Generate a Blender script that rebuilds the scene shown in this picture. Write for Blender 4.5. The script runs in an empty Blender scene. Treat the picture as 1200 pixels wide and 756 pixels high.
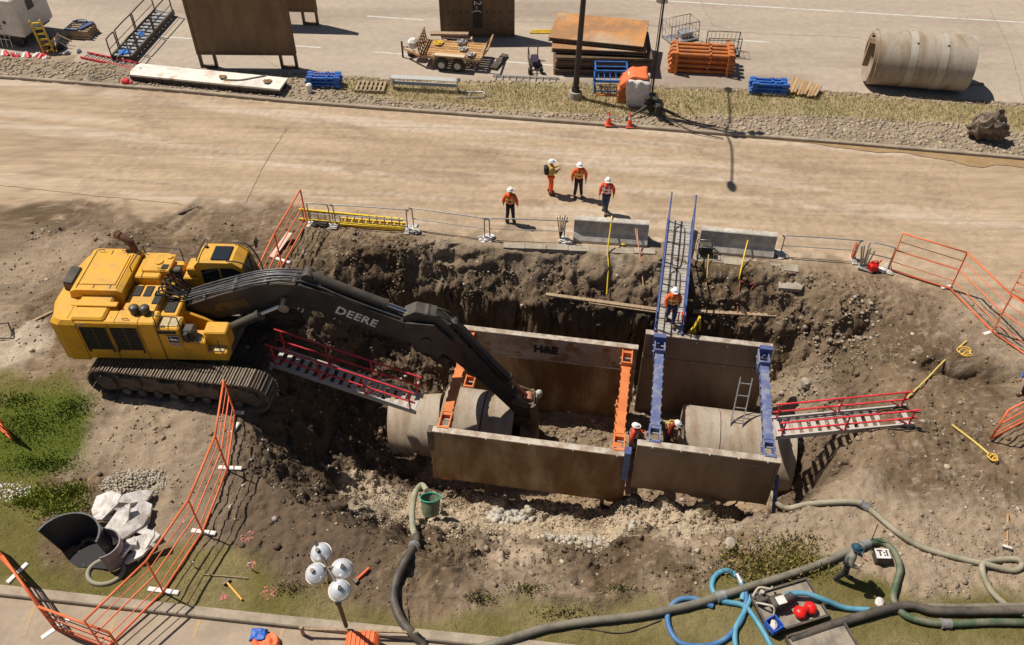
import bpy, bmesh, math, random
import numpy as np
from mathutils import Vector, Matrix, Quaternion
random.seed(7); rng = np.random.default_rng(11)
SC = bpy.context.scene; COL = SC.collection
R = math.radians
# ---------------------------------------------------------------- survey frame
FOC = 1030.0; PITCH = R(44.5); CAMH = 22.6
def G(px, py, z=0.0):
    """photo reading -> point on the level plane at height z (metres)"""
    a = (px-600)/FOC; b = (py-378)/FOC
    d = Vector((a, math.cos(PITCH)-b*math.sin(PITCH), -math.sin(PITCH)-b*math.cos(PITCH)))
    t = (z-CAMH)/d.z
    return Vector((d.x*t, d.y*t, z))
ES = Vector((math.cos(R(-9.2)), math.sin(R(-9.2)), 0)); ET = Vector((-ES.y, ES.x, 0))
ORG = Vector((-2.82, 18.75, 0))
def ST(s, t, z=0.0):
    return ORG+ES*s+ET*t+Vector((0, 0, z))
# ---------------------------------------------------------------- helpers
def tag(o, label=None, cat=None, group=None, kind=None):
    if label: o['label'] = label
    if cat: o['category'] = cat
    if group: o['group'] = group
    if kind: o['kind'] = kind
    return o
def thing(name, label, cat, loc=(0, 0, 0), rz=0.0, group=None):
    o = bpy.data.objects.new(name, None); COL.objects.link(o)
    o.empty_display_size = 0.3
    o.location = loc; o.rotation_euler = (0, 0, rz)
    return tag(o, label, cat, group)
def wmat(o):
    m = Matrix.LocRotScale(o.location, o.rotation_euler, o.scale)
    return wmat(o.parent) @ m if o.parent else m
def perp(d):
    d = d.normalized()
    a = Vector((0, 0, 1)) if abs(d.z) < 0.95 else Vector((1, 0, 0))
    x = d.cross(a).normalized(); y = x.cross(d).normalized()
    return x, y
class MB:
    def __init__(s): s.v = []; s.f = []; s.sm = []
    def add(s, vs, fs, smooth=False):
        n = len(s.v); s.v += [tuple(q) for q in vs]
        for f in fs: s.f.append(tuple(i+n for i in f)); s.sm.append(smooth)
        return s
    def hexa(s, c8):
        return s.add(c8, [(0, 3, 2, 1), (4, 5, 6, 7), (0, 1, 5, 4), (1, 2, 6, 5), (2, 3, 7, 6), (3, 0, 4, 7)])
    def box(s, c, size, rz=0.0, M=None, taper=1.0):
        hx, hy, hz = [q/2 for q in size]
        m = Matrix.Rotation(rz, 3, 'Z') if M is None else M
        c = Vector(c); out = []
        for z in (-hz, hz):
            k = taper if z > 0 else 1.0
            for x, y in ((-hx, -hy), (hx, -hy), (hx, hy), (-hx, hy)):
                out.append(c+m @ Vector((x*k, y*k, z)))
        return s.hexa(out)
    def bev(s, c, size, b=0.03, rz=0.0, M=None):
        """box with chamfered edges"""
        hx, hy, hz = [q/2 for q in size]; b = min(b, hx*.9, hy*.9, hz*.9)
        m = Matrix.Rotation(rz, 3, 'Z') if M is None else M
        c = Vector(c)
        def ring(x, y, z, bb):
            P = [(-x+bb, -y), (x-bb, -y), (x, -y+bb), (x, y-bb), (x-bb, y), (-x+bb, y), (-x, y-bb), (-x, -y+bb)]
            return [c+m @ Vector((p[0], p[1], z)) for p in P]
        rs = [ring(hx-b, hy-b, -hz, b*.5), ring(hx, hy, -hz+b, b), ring(hx, hy, hz-b, b), ring(hx-b, hy-b, hz, b*.5)]
        vs = sum(rs, []); fs = [tuple(range(7, -1, -1)), tuple(range(24, 32))]
        for k in range(3):
            for i in range(8):
                j = (i+1) % 8; fs.append((k*8+i, k*8+j, (k+1)*8+j, (k+1)*8+i))
        return s.add(vs, fs)
    def bar(s, p, q, w, h=None, up=None):
        """rectangular bar from p to q"""
        h = h or w; p = Vector(p); q = Vector(q); d = q-p
        if up is None: x, y = perp(d)
        else:
            x = d.cross(Vector(up)).normalized(); y = x.cross(d).normalized()
        x = x*(w/2); y = y*(h/2)
        return s.hexa([p-x-y, p+x-y, p+x+y, p-x+y, q-x-y, q+x-y, q+x+y, q-x+y])
    def cyl(s, p, q, r, r2=None, n=12, caps=True):
        r2 = r if r2 is None else r2
        p = Vector(p); q = Vector(q); x, y = perp(q-p); vs = []
        for c, rr in ((p, r), (q, r2)):
            for i in range(n):
                a = 2*math.pi*i/n; vs.append(c+(x*math.cos(a)+y*math.sin(a))*rr)
        s.add(vs, [(i, n+i, n+(i+1) % n, (i+1) % n) for i in range(n)], True)
        if caps: s.add(vs, [tuple(range(n)), tuple(range(2*n-1, n-1, -1))])
        return s
    def ring(s, p, q, ro, ri, n=48):
        """hollow pipe"""
        p = Vector(p); q = Vector(q); x, y = perp(q-p); vs = []
        for c, rr in ((p, ro), (q, ro), (q, ri), (p, ri)):
            for i in range(n):
                a = 2*math.pi*i/n; vs.append(c+(x*math.cos(a)+y*math.sin(a))*rr)
        for k in range(4):
            kk = (k+1) % 4
            s.add(vs, [(k*n+i, kk*n+i, kk*n+(i+1) % n, k*n+(i+1) % n) for i in range(n)], k in (0, 2))
        return s
    def tube(s, pts, r, n=8, closed=False, rf=None):
        pts = [Vector(p) for p in pts]; m = len(pts); vs = []; X = None
        for i, p in enumerate(pts):
            if closed: d = pts[(i+1) % m]-pts[i-1]
            else: d = pts[min(i+1, m-1)]-pts[max(i-1, 0)]
            if d.length < 1e-6: d = Vector((0, 0, 1))
            d.normalize()
            if X is None: X, Y = perp(d)
            else:
                X = (X-d*X.dot(d))
                X = X.normalized() if X.length > 1e-6 else perp(d)[0]
            Y = X.cross(d)
            rr = r if rf is None else r*rf(i/(m-1))
            for k in range(n):
                a = 2*math.pi*k/n; vs.append(p+(X*math.cos(a)+Y*math.sin(a))*rr)
        fs = []
        for i in range(m if closed else m-1):
            j = (i+1) % m
            for k in range(n):
                kk = (k+1) % n; fs.append((i*n+k, i*n+kk, j*n+kk, j*n+k))
        s.add(vs, fs, True)
        if not closed: s.add(vs, [tuple(range(n-1, -1, -1)), tuple((m-1)*n+k for k in range(n))])
        return s
    def prism(s, poly, off, ext, ax=(1, 0, 0), ay=(0, 0, 1)):
        """2d polygon in the (ax, ay) plane through off, extruded by vector ext"""
        ax = Vector(ax); ay = Vector(ay); off = Vector(off); ext = Vector(ext); n = len(poly)
        a = [off+ax*p[0]+ay*p[1] for p in poly]; b = [q+ext for q in a]
        if ax.cross(ay).dot(ext) < 0: a, b = b, a
        return s.add(a+b, [tuple(range(n-1, -1, -1)), tuple(range(n, 2*n))]+[(i, (i+1) % n, n+(i+1) % n, n+i) for i in range(n)])
    def ball(s, c, r, n=10, m=7, sz=1.0, M=None, zmin=-1.0):
        c = Vector(c); rx, ry, rz_ = (r, r, r*sz) if not isinstance(r, (tuple, list)) else r
        vs = []
        for j in range(m+1):
            ph = -math.pi/2+math.pi*j/m; zz = max(math.sin(ph), zmin)
            for i in range(n):
                a = 2*math.pi*i/n; v = Vector((rx*math.cos(ph)*math.cos(a), ry*math.cos(ph)*math.sin(a), rz_*zz))
                vs.append(c+(M @ v if M else v))
        return s.add(vs, [(j*n+i, j*n+(i+1) % n, (j+1)*n+(i+1) % n, (j+1)*n+i) for j in range(m) for i in range(n)], True)
    def rock(s, c, r, seed=0, sub=1, flat=.7):
        """irregular stone"""
        bm = bmesh.new(); bmesh.ops.create_icosphere(bm, subdivisions=sub, radius=1)
        rr = random.Random(seed)
        ax = [Vector((rr.gauss(0, 1), rr.gauss(0, 1), rr.gauss(0, 1))).normalized() for _ in range(7)]
        cut = [rr.uniform(.55, .95) for _ in ax]
        sc = Vector((rr.uniform(.75, 1.3), rr.uniform(.75, 1.25), flat))
        M = Matrix.Rotation(rr.uniform(0, 6.3), 3, 'Z')
        vs = []
        for v in bm.verts:
            q = v.co.copy()
            for a, k in zip(ax, cut):
                dd = q.dot(a)
                if dd > k: q -= a*(dd-k)
            q *= rr.uniform(.95, 1.05)
            vs.append(Vector(c)+(M @ Vector((q.x*sc.x, q.y*sc.y, q.z*sc.z)))*r)
        bm.verts.index_update()
        fs = [tuple(v.index for v in f.verts) for f in bm.faces]; bm.free()
        return s.add(vs, fs, False)
    def build(s, name, mat, parent=None, world=False, label=None, cat=None, group=None, kind=None):
        me = bpy.data.meshes.new(name); vs = s.v
        if parent is not None and world:
            mi = wmat(parent).inverted(); vs = [tuple(mi @ Vector(q)) for q in vs]
        me.from_pydata(vs, [], s.f)
        me.polygons.foreach_set('use_smooth', s.sm)
        me.materials.append(mat); me.update()
        o = bpy.data.objects.new(name, me); COL.objects.link(o)
        if parent is not None: o.parent = parent
        return tag(o, label, cat, group, kind)
def solo(mb, name, mat, label, cat, group=None, loc=None):
    """a thing that is one mesh; its origin goes to the middle of its foot"""
    vs = np.array(mb.v); c = Vector(((vs[:, 0].min()+vs[:, 0].max())/2, (vs[:, 1].min()+vs[:, 1].max())/2, vs[:, 2].min()))
    mb.v = [tuple(Vector(q)-c) for q in mb.v]
    o = mb.build(name, mat, label=label, cat=cat, group=group); o.location = c
    return o
def copy_tree(o, parent=None):
    c = o.copy(); COL.objects.link(c)
    if parent is not None: c.parent = parent
    for ch in [q for q in bpy.data.objects if q.parent == o]: copy_tree(ch, c)
    return c
def smooth_path(pts, n=8, closed=False):
    """Catmull-Rom"""
    P = [Vector(p) for p in pts]; out = []; m = len(P)
    rg = range(m) if closed else range(m-1)
    for i in rg:
        if closed: p0, p1, p2, p3 = P[i-1], P[i], P[(i+1) % m], P[(i+2) % m]
        else: p0, p1, p2, p3 = P[max(i-1, 0)], P[i], P[i+1], P[min(i+2, m-1)]
        for k in range(n):
            t = k/n
            out.append(0.5*((2*p1)+(p2-p0)*t+(2*p0-5*p1+4*p2-p3)*t*t+(3*p1-p0-3*p2+p3)*t**3))
    if not closed: out.append(P[-1])
    return out
def text_mb(txt, size, thick, M, spacing=1.0, shear=0.0, bold=0.0):
    cu = bpy.data.curves.new('lettering', 'FONT'); cu.body = txt; cu.size = size; cu.extrude = thick/2
    cu.align_x = 'CENTER'; cu.align_y = 'CENTER'; cu.space_character = spacing; cu.shear = shear; cu.offset = bold
    cu.resolution_u = 3
    o = bpy.data.objects.new('lettering', cu); COL.objects.link(o)
    bpy.context.view_layer.update()
    me = bpy.data.meshes.new_from_object(o.evaluated_get(bpy.context.evaluated_depsgraph_get()))
    mb = MB(); mb.add([M @ v.co for v in me.vertices], [tuple(p.vertices) for p in me.polygons])
    bpy.data.objects.remove(o); bpy.data.curves.remove(cu); bpy.data.meshes.remove(me)
    return mb
# ---------------------------------------------------------------- materials
MATS = {}
def mat(name, col, rough=.7, metal=0.0, col2=None, scale=3.0, lo=.4, hi=.6, bump=0.0, bscale=20.0, dust=0.0,
        dustcol=(.36, .28, .2), emit=None, vcol=False, spec=.4, detail=6, streak=None, col3=None, trans=0.0, colmax=1.0, srot=0.0):
    if name in MATS: return MATS[name]
    m = bpy.data.materials.new(name); m.use_nodes = True; nt = m.node_tree; N = nt.nodes; L = nt.links
    b = N['Principled BSDF']; b.inputs['Roughness'].default_value = rough; b.inputs['Metallic'].default_value = metal
    b.inputs['Specular IOR Level'].default_value = spec
    tc = N.new('ShaderNodeTexCoord')
    def noise(sc, det=detail, rg=.6, vec=None):
        n = N.new('ShaderNodeTexNoise'); n.inputs['Scale'].default_value = sc; n.inputs['Detail'].default_value = det
        n.inputs['Roughness'].default_value = rg; L.new(vec or tc.outputs['Object'], n.inputs['Vector']); return n.outputs['Fac']
    def ramp(src, a, c):
        r = N.new('ShaderNodeMapRange'); r.inputs['From Min'].default_value = a; r.inputs['From Max'].default_value = c
        L.new(src, r.inputs['Value']); return r.outputs['Result']
    def mix(f, A, B):
        x = N.new('ShaderNodeMix'); x.data_type = 'RGBA'
        if isinstance(f, float): x.inputs['Factor'].default_value = f
        else: L.new(f, x.inputs['Factor'])
        for k, q in (('A', A), ('B', B)):
            if isinstance(q, tuple): x.inputs[k].default_value = (*q, 1) if len(q) == 3 else q
            else: L.new(q, x.inputs[k])
        return x.outputs['Result']
    vec = None
    if streak:
        mp = N.new('ShaderNodeMapping'); mp.inputs['Scale'].default_value = streak; mp.inputs['Rotation'].default_value = (0, 0, srot); L.new(tc.outputs['Object'], mp.inputs['Vector']); vec = mp.outputs['Vector']
    if vcol:
        a = N.new('ShaderNodeAttribute'); a.attribute_name = 'tint'; base = a.outputs['Color']
    else: base = col
    if col2:
        f2 = ramp(noise(scale, vec=vec), lo, hi); f2.node.inputs['To Max'].default_value = colmax; base = mix(f2, base, col2)
    if col3: base = mix(ramp(noise(scale*.37, vec=vec), .52, .64), base, col3)
    # fine mottling, so that nothing is one flat colour
    g = N.new('ShaderNodeHueSaturation'); L.new(ramp(noise(scale*7, 3), .2, .8), g.inputs['Value'])
    mr = g.inputs['Value'].links[0].from_node; mr.inputs['To Min'].default_value = .86; mr.inputs['To Max'].default_value = 1.12
    if isinstance(base, tuple): g.inputs['Color'].default_value = (*base, 1)
    else: L.new(base, g.inputs['Color'])
    base = g.outputs['Color']
    if dust > 0:
        ge = N.new('ShaderNodeNewGeometry'); sx = N.new('ShaderNodeSeparateXYZ'); L.new(ge.outputs['Normal'], sx.inputs[0])
        up = ramp(sx.outputs['Z'], .2, 1.0)
        mm = N.new('ShaderNodeMath'); mm.operation = 'MULTIPLY'; L.new(up, mm.inputs[0]); L.new(ramp(noise(2.3, 5), .35, .75), mm.inputs[1])
        ad = N.new('ShaderNodeMath'); ad.operation = 'MULTIPLY_ADD'; L.new(mm.outputs[0], ad.inputs[0]); ad.inputs[1].default_value = dust; ad.inputs[2].default_value = dust*.18
        base = mix(ad.outputs[0], base, dustcol)
    if isinstance(base, tuple): b.inputs['Base Color'].default_value = (*base, 1)
    else: L.new(base, b.inputs['Base Color'])
    if bump > 0:
        bn = N.new('ShaderNodeBump'); bn.inputs['Strength'].default_value = bump; bn.inputs['Distance'].default_value = .07 if name == 'earth' else .03
        L.new(noise(bscale, 8, .65), bn.inputs['Height']); L.new(bn.outputs['Normal'], b.inputs['Normal'])
    if emit: b.inputs['Emission Color'].default_value = (*emit, 1); b.inputs['Emission Strength'].default_value = 1
    if trans: b.inputs['Transmission Weight'].default_value = trans
    MATS[name] = m; return m
M_yellow = mat('machine yellow paint', (.80, .40, .014), .42, col2=(.40, .235, .05), scale=2.6, lo=.52, hi=.78, dust=.34, bump=.06, col3=(.62, .33, .03), colmax=.75)
M_char = mat('charcoal boom paint', (.022, .024, .029), .45, col2=(.045, .042, .038), scale=1.6, dust=.28, bump=.05)
M_black = mat('black rubber', (.014, .014, .015), .6, dust=.25)
M_grille = mat('grille mesh', (.03, .028, .025), .5, metal=.5, bump=.5, bscale=60)
M_glass = mat('dark cab glass', (.02, .025, .03), .08, spec=.8)
M_track = mat('worn track steel', (.12, .095, .075), .55, metal=.3, col2=(.2, .155, .115), scale=4, bump=.4, bscale=18, dust=.6, dustcol=(.3, .235, .17))
M_under = mat('muddy undercarriage', (.05, .042, .036), .8, col2=(.13, .1, .075), scale=3, bump=.4, dust=.5)
M_chrome = mat('polished rod', (.6, .6, .6), .18, metal=1.0)
M_steel = mat('galvanised steel', (.48, .48, .47), .45, metal=.5, col2=(.36, .36, .36), scale=9, dust=.2)
M_dsteel = mat('dark steel', (.06, .058, .056), .55, metal=.4, col2=(.11, .09, .075), scale=5, dust=.3)
M_panel = mat('dirty shield plate', (.19, .105, .04), .62, metal=.1, col2=(.36, .26, .155), scale=1.1, lo=.42, hi=.62, bump=.15, bscale=6, streak=(1.0, 1.0, .35), col3=(.13, .06, .022), dust=.12)
M_panel2 = mat('grey shield plate', (.15, .1, .062), .62, metal=.1, col2=(.24, .175, .125), scale=.8, lo=.35, hi=.6, bump=.1, bscale=6, streak=(1, 1, .3), dust=.25)
M_ptop = mat('scuffed plate with rust patches', (.37, .30, .24), .6, col2=(.22, .12, .06), scale=1.3, lo=.5, hi=.58, bump=.15, bscale=9, col3=(.30, .23, .17))
M_edge = mat('worn bare edge', (.62, .55, .46), .45, metal=.3, col2=(.4, .3, .22), scale=3)
M_rust = mat('rusty plate', (.36, .19, .09), .8, col2=(.55, .26, .09), scale=.6, lo=.45, hi=.62, bump=.25, bscale=10, col3=(.44, .33, .23))
M_orange = mat('orange steel', (.78, .22, .05), .5, col2=(.62, .17, .045), scale=2, dust=.2, bump=.06)
M_rorange = mat('rust orange steel', (.6, .18, .03), .6, col2=(.40, .13, .04), scale=2.2, dust=.15, bump=.1)
M_ofence = mat('orange fence paint', (.90, .17, .055), .5, col2=(.80, .2, .08), scale=5)
M_blue = mat('blue strut paint', (.07, .115, .3), .5, col2=(.22, .25, .36), scale=2.5, lo=.45, hi=.6, dust=.3, bump=.08)
M_bblue = mat('bright blue steel', (.03, .2, .62), .45, col2=(.02, .13, .45), scale=3, dust=.15)
M_dblue = mat('deep blue steel', (.025, .055, .22), .5, col2=(.05, .1, .3), scale=4, dust=.2)
M_red = mat('red rail paint', (.85, .045, .06), .4, col2=(.55, .03, .04), scale=4, dust=.1)
M_conc = mat('cast concrete', (.42, .375, .31), .85, col2=(.34, .29, .225), scale=1.1, lo=.35, hi=.65, bump=.15, bscale=14, dust=.15)
M_concp = mat('pipe concrete', (.41, .345, .275), .85, col2=(.29, .21, .14), scale=1.0, lo=.4, hi=.62, bump=.12, bscale=14, streak=(2.2, .6, .6), col3=(.44, .39, .33))
M_concs = mat('pale concrete rubble', (.74, .71, .68), .85, col2=(.42, .38, .34), scale=3, bump=.3, bscale=20)
M_barr = mat('barrier concrete', (.6, .56, .5), .85, col2=(.42, .38, .32), scale=2.5, bump=.15, bscale=18)
M_wood = mat('weathered timber', (.42, .31, .2), .8, col2=(.3, .21, .13), scale=2, bump=.3, streak=(6, 1, 1), dust=.1)
M_wood2 = mat('fresh orange timber', (.58, .33, .13), .75, col2=(.42, .23, .1), scale=2, bump=.2)
M_white = mat('white paint', (.78, .76, .73), .5, col2=(.66, .63, .58), scale=2, dust=.15)
M_wslab = mat('scuffed white plate', (.82, .78, .7), .6, col2=(.5, .3, .16), scale=1.6, lo=.54, hi=.68, bump=.1, dust=.1, col3=(.66, .62, .57), colmax=.8)
M_galv = mat('aluminium', (.62, .62, .61), .35, metal=.7, col2=(.5, .5, .49), scale=6, dust=.15)
M_yel = mat('yellow fibreglass', (.85, .6, .04), .45, col2=(.7, .48, .05), scale=5)
M_strap = mat('yellow strap', (.66, .5, .14), .8)
M_ostrap = mat('faded orange strap', (.7, .35, .2), .8)
M_hosegreen = mat('green suction hose', (.065, .11, .06), .55, col2=(.22, .21, .145), scale=1.3, lo=.42, hi=.62, bump=.2, bscale=30)
M_hosegrey = mat('dusty grey hose', (.22, .195, .15), .7, col2=(.13, .115, .09), scale=1.7, lo=.45, hi=.7, bump=.15, bscale=30)
M_hosepale = mat('pale ribbed hose', (.4, .37, .27), .7, col2=(.3, .3, .2), scale=3)
M_hoseblk = mat('black layflat hose', (.035, .034, .034), .6, col2=(.12, .1, .08), scale=1.6, dust=.25)
M_hoseblue = mat('light blue hose', (.045, .26, .42), .5, dust=.2, col2=(.1, .36, .5), scale=2)
M_hosedblue = mat('mid blue hose', (.035, .15, .38), .5, dust=.2, col2=(.07, .22, .42), scale=2)
M_skin = mat('skin', (.5, .3, .21), .6)
M_hv = mat('hi-vis orange cloth', (.95, .13, .025), .75, col2=(.8, .12, .03), scale=9, bump=.15, bscale=25)
M_hvr = mat('hi-vis red orange cloth', (.85, .08, .035), .75, col2=(.7, .08, .04), scale=9, bump=.15, bscale=25)
M_hvy = mat('hi-vis yellow band', (.72, .62, .2), .6)
M_refl = mat('silver reflective band', (.75, .75, .72), .35)
M_navy = mat('dark blue denim', (.03, .045, .1), .8, col2=(.045, .06, .12), scale=8)
M_dark = mat('black work cloth', (.02, .02, .024), .8, col2=(.035, .033, .033), scale=8)
M_grey = mat('grey work cloth', (.2, .19, .17), .8, col2=(.27, .25, .22), scale=8)
M_hat = mat('white hard hat', (.85, .85, .84), .3)
M_boot = mat('brown boots', (.1, .065, .04), .8)
M_tarp = mat('orange tarpaulin', (.85, .17, .05), .6, col2=(.72, .2, .08), scale=4, bump=.3, bscale=6)
M_wbag = mat('white woven bag', (.72, .68, .67), .8, col2=(.6, .56, .55), scale=4, bump=.3, bscale=8)
M_cone = mat('traffic cone orange', (.95, .1, .03), .5)
M_vplastic = mat('black corrugated plastic', (.022, .023, .03), .35, bump=.3, bscale=3)
M_ggreen = mat('sage green plastic', (.13, .16, .09), .6, col2=(.2, .24, .15), scale=4)
M_lamp = mat('mirror reflector', (.78, .8, .84), .3, metal=.35)
M_lampglass = mat('lamp shell', (.75, .77, .8), .25, metal=.6)
M_rockd = mat('dark boulder', (.10, .078, .06), .9, col2=(.26, .2, .15), scale=2.5, lo=.42, hi=.6, bump=.8, bscale=9)
M_bluepl = mat('blue plastic', (.03, .12, .5), .5)
M_redpl = mat('red plastic', (.8, .02, .015), .35)
# ---------------------------------------------------------------- noise on arrays
_L = {}
def vnoise(x, y, seed=0):
    if seed not in _L: _L[seed] = np.random.default_rng(1000+seed).random((256, 256))
    T = _L[seed]; xi = np.floor(x).astype(int); yi = np.floor(y).astype(int); fx = x-xi; fy = y-yi
    fx = fx*fx*(3-2*fx); fy = fy*fy*(3-2*fy); a = xi & 255; b = yi & 255; c = (a+1) & 255; d = (b+1) & 255
    return (T[a, b]*(1-fx)+T[c, b]*fx)*(1-fy)+(T[a, d]*(1-fx)+T[c, d]*fx)*fy
def fbm(x, y, sc, oct=4, seed=0, gain=.5):
    v = 0; a = 1; t = 0
    for o in range(oct):
        v = v+a*(vnoise(x*sc*2**o+17.3*o, y*sc*2**o+9.1*o, seed+o)-.5); t += a; a *= gain
    return v/t*2
def ridged(x, y, sc, oct=4, seed=0):
    v = 0; a = 1; t = 0
    for o in range(oct):
        v = v+a*(1-np.abs(2*vnoise(x*sc*2**o+3.3*o, y*sc*2**o+8.1*o, seed+o)-1)); t += a; a *= .5
    return v/t
def poly(*pts): return np.array([[G(*p).x, G(*p).y] for p in pts])
def sdf(x, y, P):
    """signed distance to polygon, negative inside"""
    d = np.full(x.shape, 1e9); ins = np.zeros(x.shape, bool); n = len(P)
    for i in range(n):
        ax, ay = P[i]; bx, by = P[(i+1) % n]; ex, ey = bx-ax, by-ay
        t = np.clip(((x-ax)*ex+(y-ay)*ey)/(ex*ex+ey*ey+1e-12), 0, 1)
        d = np.minimum(d, (x-ax-t*ex)**2+(y-ay-t*ey)**2)
        c = ((ay > y) != (by > y)) & (x < (bx-ax)*(y-ay)/(by-ay+1e-12)+ax); ins ^= c
    d = np.sqrt(d); return np.where(ins, -d, d)
def lin(P, x):
    """y of a polyline at x (numpy)"""
    return np.interp(x, [p[0] for p in P], [p[1] for p in P])
def gl(*pts): return [(G(*p).x, G(*p).y) for p in pts]
LA = gl((-500, 28), (0, 68), (160, 78), (340, 86), (450, 93), (650, 97), (800, 103), (960, 107), (1200, 122), (1700, 150))      # far road, near edge
LB = gl((-500, 66), (0, 91), (210, 107.5), (329, 119), (420, 126), (600, 139), (760, 151), (980, 168), (1200, 187), (1700, 233))  # kerb of the median
LF = gl((-500, 640), (0, 692), (320, 727), (560, 751), (800, 776), (1700, 860))
LC = gl((-500, 205), (0, 237), (120, 250), (175, 255), (235, 240), (300, 245), (355, 240), (420, 258), (560, 280), (660, 286), (820, 300), (940, 303), (1040, 318), (1100, 335), (1200, 350), (1700, 400))
P_GRASS = poly((-300, 440), (0, 434), (40, 432), (85, 430), (108, 445), (122, 480), (112, 520), (104, 556), (70, 566), (100, 590), (62, 610), (60, 640), (100, 668), (150, 660), (190, 630), (230, 622), (300, 645), (360, 670), (430, 700), (480, 706), (540, 705), (620, 690), (700, 702), (780, 694), (830, 668), (880, 645), (930, 632), (960, 648), (1000, 672), (1080, 682), (1200, 692), (1600, 720), (1600, 1000), (560, 1000), (-300, 900))
P_LEFTCON = poly((-200, 410), (0, 392), (40, 372), (66, 362), (58, 425), (0, 442), (-200, 450))
P_GRAVEL = poly((432, 565), (520, 560), (600, 580), (690, 600), (800, 620), (860, 622), (760, 648), (660, 640), (560, 628), (520, 640), (470, 632), (425, 600))
P_DRY = poly((380, 92), (450, 97), (650, 100), (800, 107), (960, 112), (1200, 128), (1600, 160), (1600, 185), (1200, 160), (1100, 146), (960, 139), (860, 138), (800, 140), (600, 134), (450, 118), (400, 110))
ST_TAB = [  # cross-sections of the excavation along the box axis: (s, [(t, z) x 9] from back rim to front rim)
 (-6.2, [(7.0, 0), (6.2, 0), (5.2, 0), (4.2, 0), (2.0, 0), (1, 0), (0, 0), (-1, 0), (-2.2, 0)]),
 (-5.2, [(7.3, 0), (6.6, -.6), (5.6, -1.0), (4.5, -1.2), (1.5, -1.0), (.3, -1.0), (-1, -.8), (-2.0, -.4), (-3.0, 0)]),
 (-4.0, [(7.6, 0), (6.9, -1.4), (5.8, -3.0), (4.5, -3.2), (1.5, -3.2), (.3, -3.2), (-1, -2.6), (-2.4, -1.2), (-3.7, 0)]),
 (-2.3, [(8.3, 0), (7.2, -1.5), (6.8, -4.0), (5.4, -4.2), (1, -3.9), (0, -3.8), (-1.2, -3.4), (-3, -1.6), (-4.5, 0)]),
 (-.8, [(8.8, 0), (7.5, -1.5), (7.0, -5.0), (5.4, -5.3), (.5, -4.6), (-.2, -4.3), (-1.3, -4.0), (-3.6, -1.5), (-5.0, 0)]),
 (6.3, [(9.05, 0), (7.45, -1.6), (7.0, -5.1), (5.4, -5.1), (.5, -5.1), (-.1, -4.15), (-1.3, -3.9), (-3.8, -1.1), (-5.7, 0)]),
 (3.0, [(9.05, 0), (7.45, -1.6), (7.0, -5.1), (5.4, -5.3), (.5, -5.3), (-.1, -4.2), (-1.3, -4.0), (-4.0, -1.1), (-5.9, 0)]),
 (7.0, [(9.0, 0), (7.4, -1.5), (7.1, -5.0), (5.5, -4.85), (.5, -4.8), (-.1, -3.1), (-1.1, -3.15), (-2.7, -1.2), (-4.7, 0)]),
 (10.5, [(8.9, 0), (7.3, -1.5), (7.0, -4.6), (5.5, -4.6), (.5, -4.9), (-.1, -3.05), (-.9, -3.1), (-1.9, -1.2), (-2.8, 0)]),
 (12.4, [(8.9, 0), (7.3, -1.4), (6.6, -3.3), (5.2, -3.7), (2.6, -4.0), (.5, -4.4), (-.4, -4.0), (-.9, -1.2), (-1.5, 0)]),
 (13.6, [(8.9, 0), (7.9, -.7), (6.9, -2.0), (5.5, -2.0), (4.4, -1.5), (3.0, -1.5), (1.5, -1.6), (.4, -.8), (-.4, 0)]),
 (15.4, [(8.6, 0), (8.1, -.3), (7.4, -.8), (6.8, -.8), (6.2, -.5), (5.6, -.35), (4.8, -.3), (4.0, -.2), (3.0, 0)]),
 (16.6, [(8.0, 0), (7.6, 0), (7.2, 0), (6.8, 0), (6.5, 0), (6.2, 0), (6.0, 0), (5.6, 0), (5.0, 0)])]
ST_TAB.sort(key=lambda q: q[0])
def pit(x, y):
    s = (x-ORG.x)*ES.x+(y-ORG.y)*ES.y; t = (x-ORG.x)*ET.x+(y-ORG.y)*ET.y
    w1 = fbm(x, y, .9, 4, 40)*.35; w2 = fbm(x, y, .9, 4, 50)*.3
    inbox = np.clip(np.minimum(np.minimum(s+.3, 12.2-s), np.minimum(t+.9, 5.7-t))*2, 0, 1)
    s = s+w1*(1-inbox); t = t+w2*(1-inbox)
    S = [q[0] for q in ST_TAB]
    T = [np.interp(s, S, [q[1][k][0] for q in ST_TAB]) for k in range(9)]
    Z = [np.interp(s, S, [q[1][k][1] for q in ST_TAB]) for k in range(9)]
    z = np.zeros_like(x)
    for k in range(8):
        m = (t <= T[k]) & (t > T[k+1])
        f = (T[k]-t)/(T[k]-T[k+1]+1e-9)
        z = np.where(m, Z[k]+(Z[k+1]-Z[k])*f, z)
    z = np.where((s < S[0]) | (s > S[-1]), 0, z)
    return z, s, t
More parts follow.
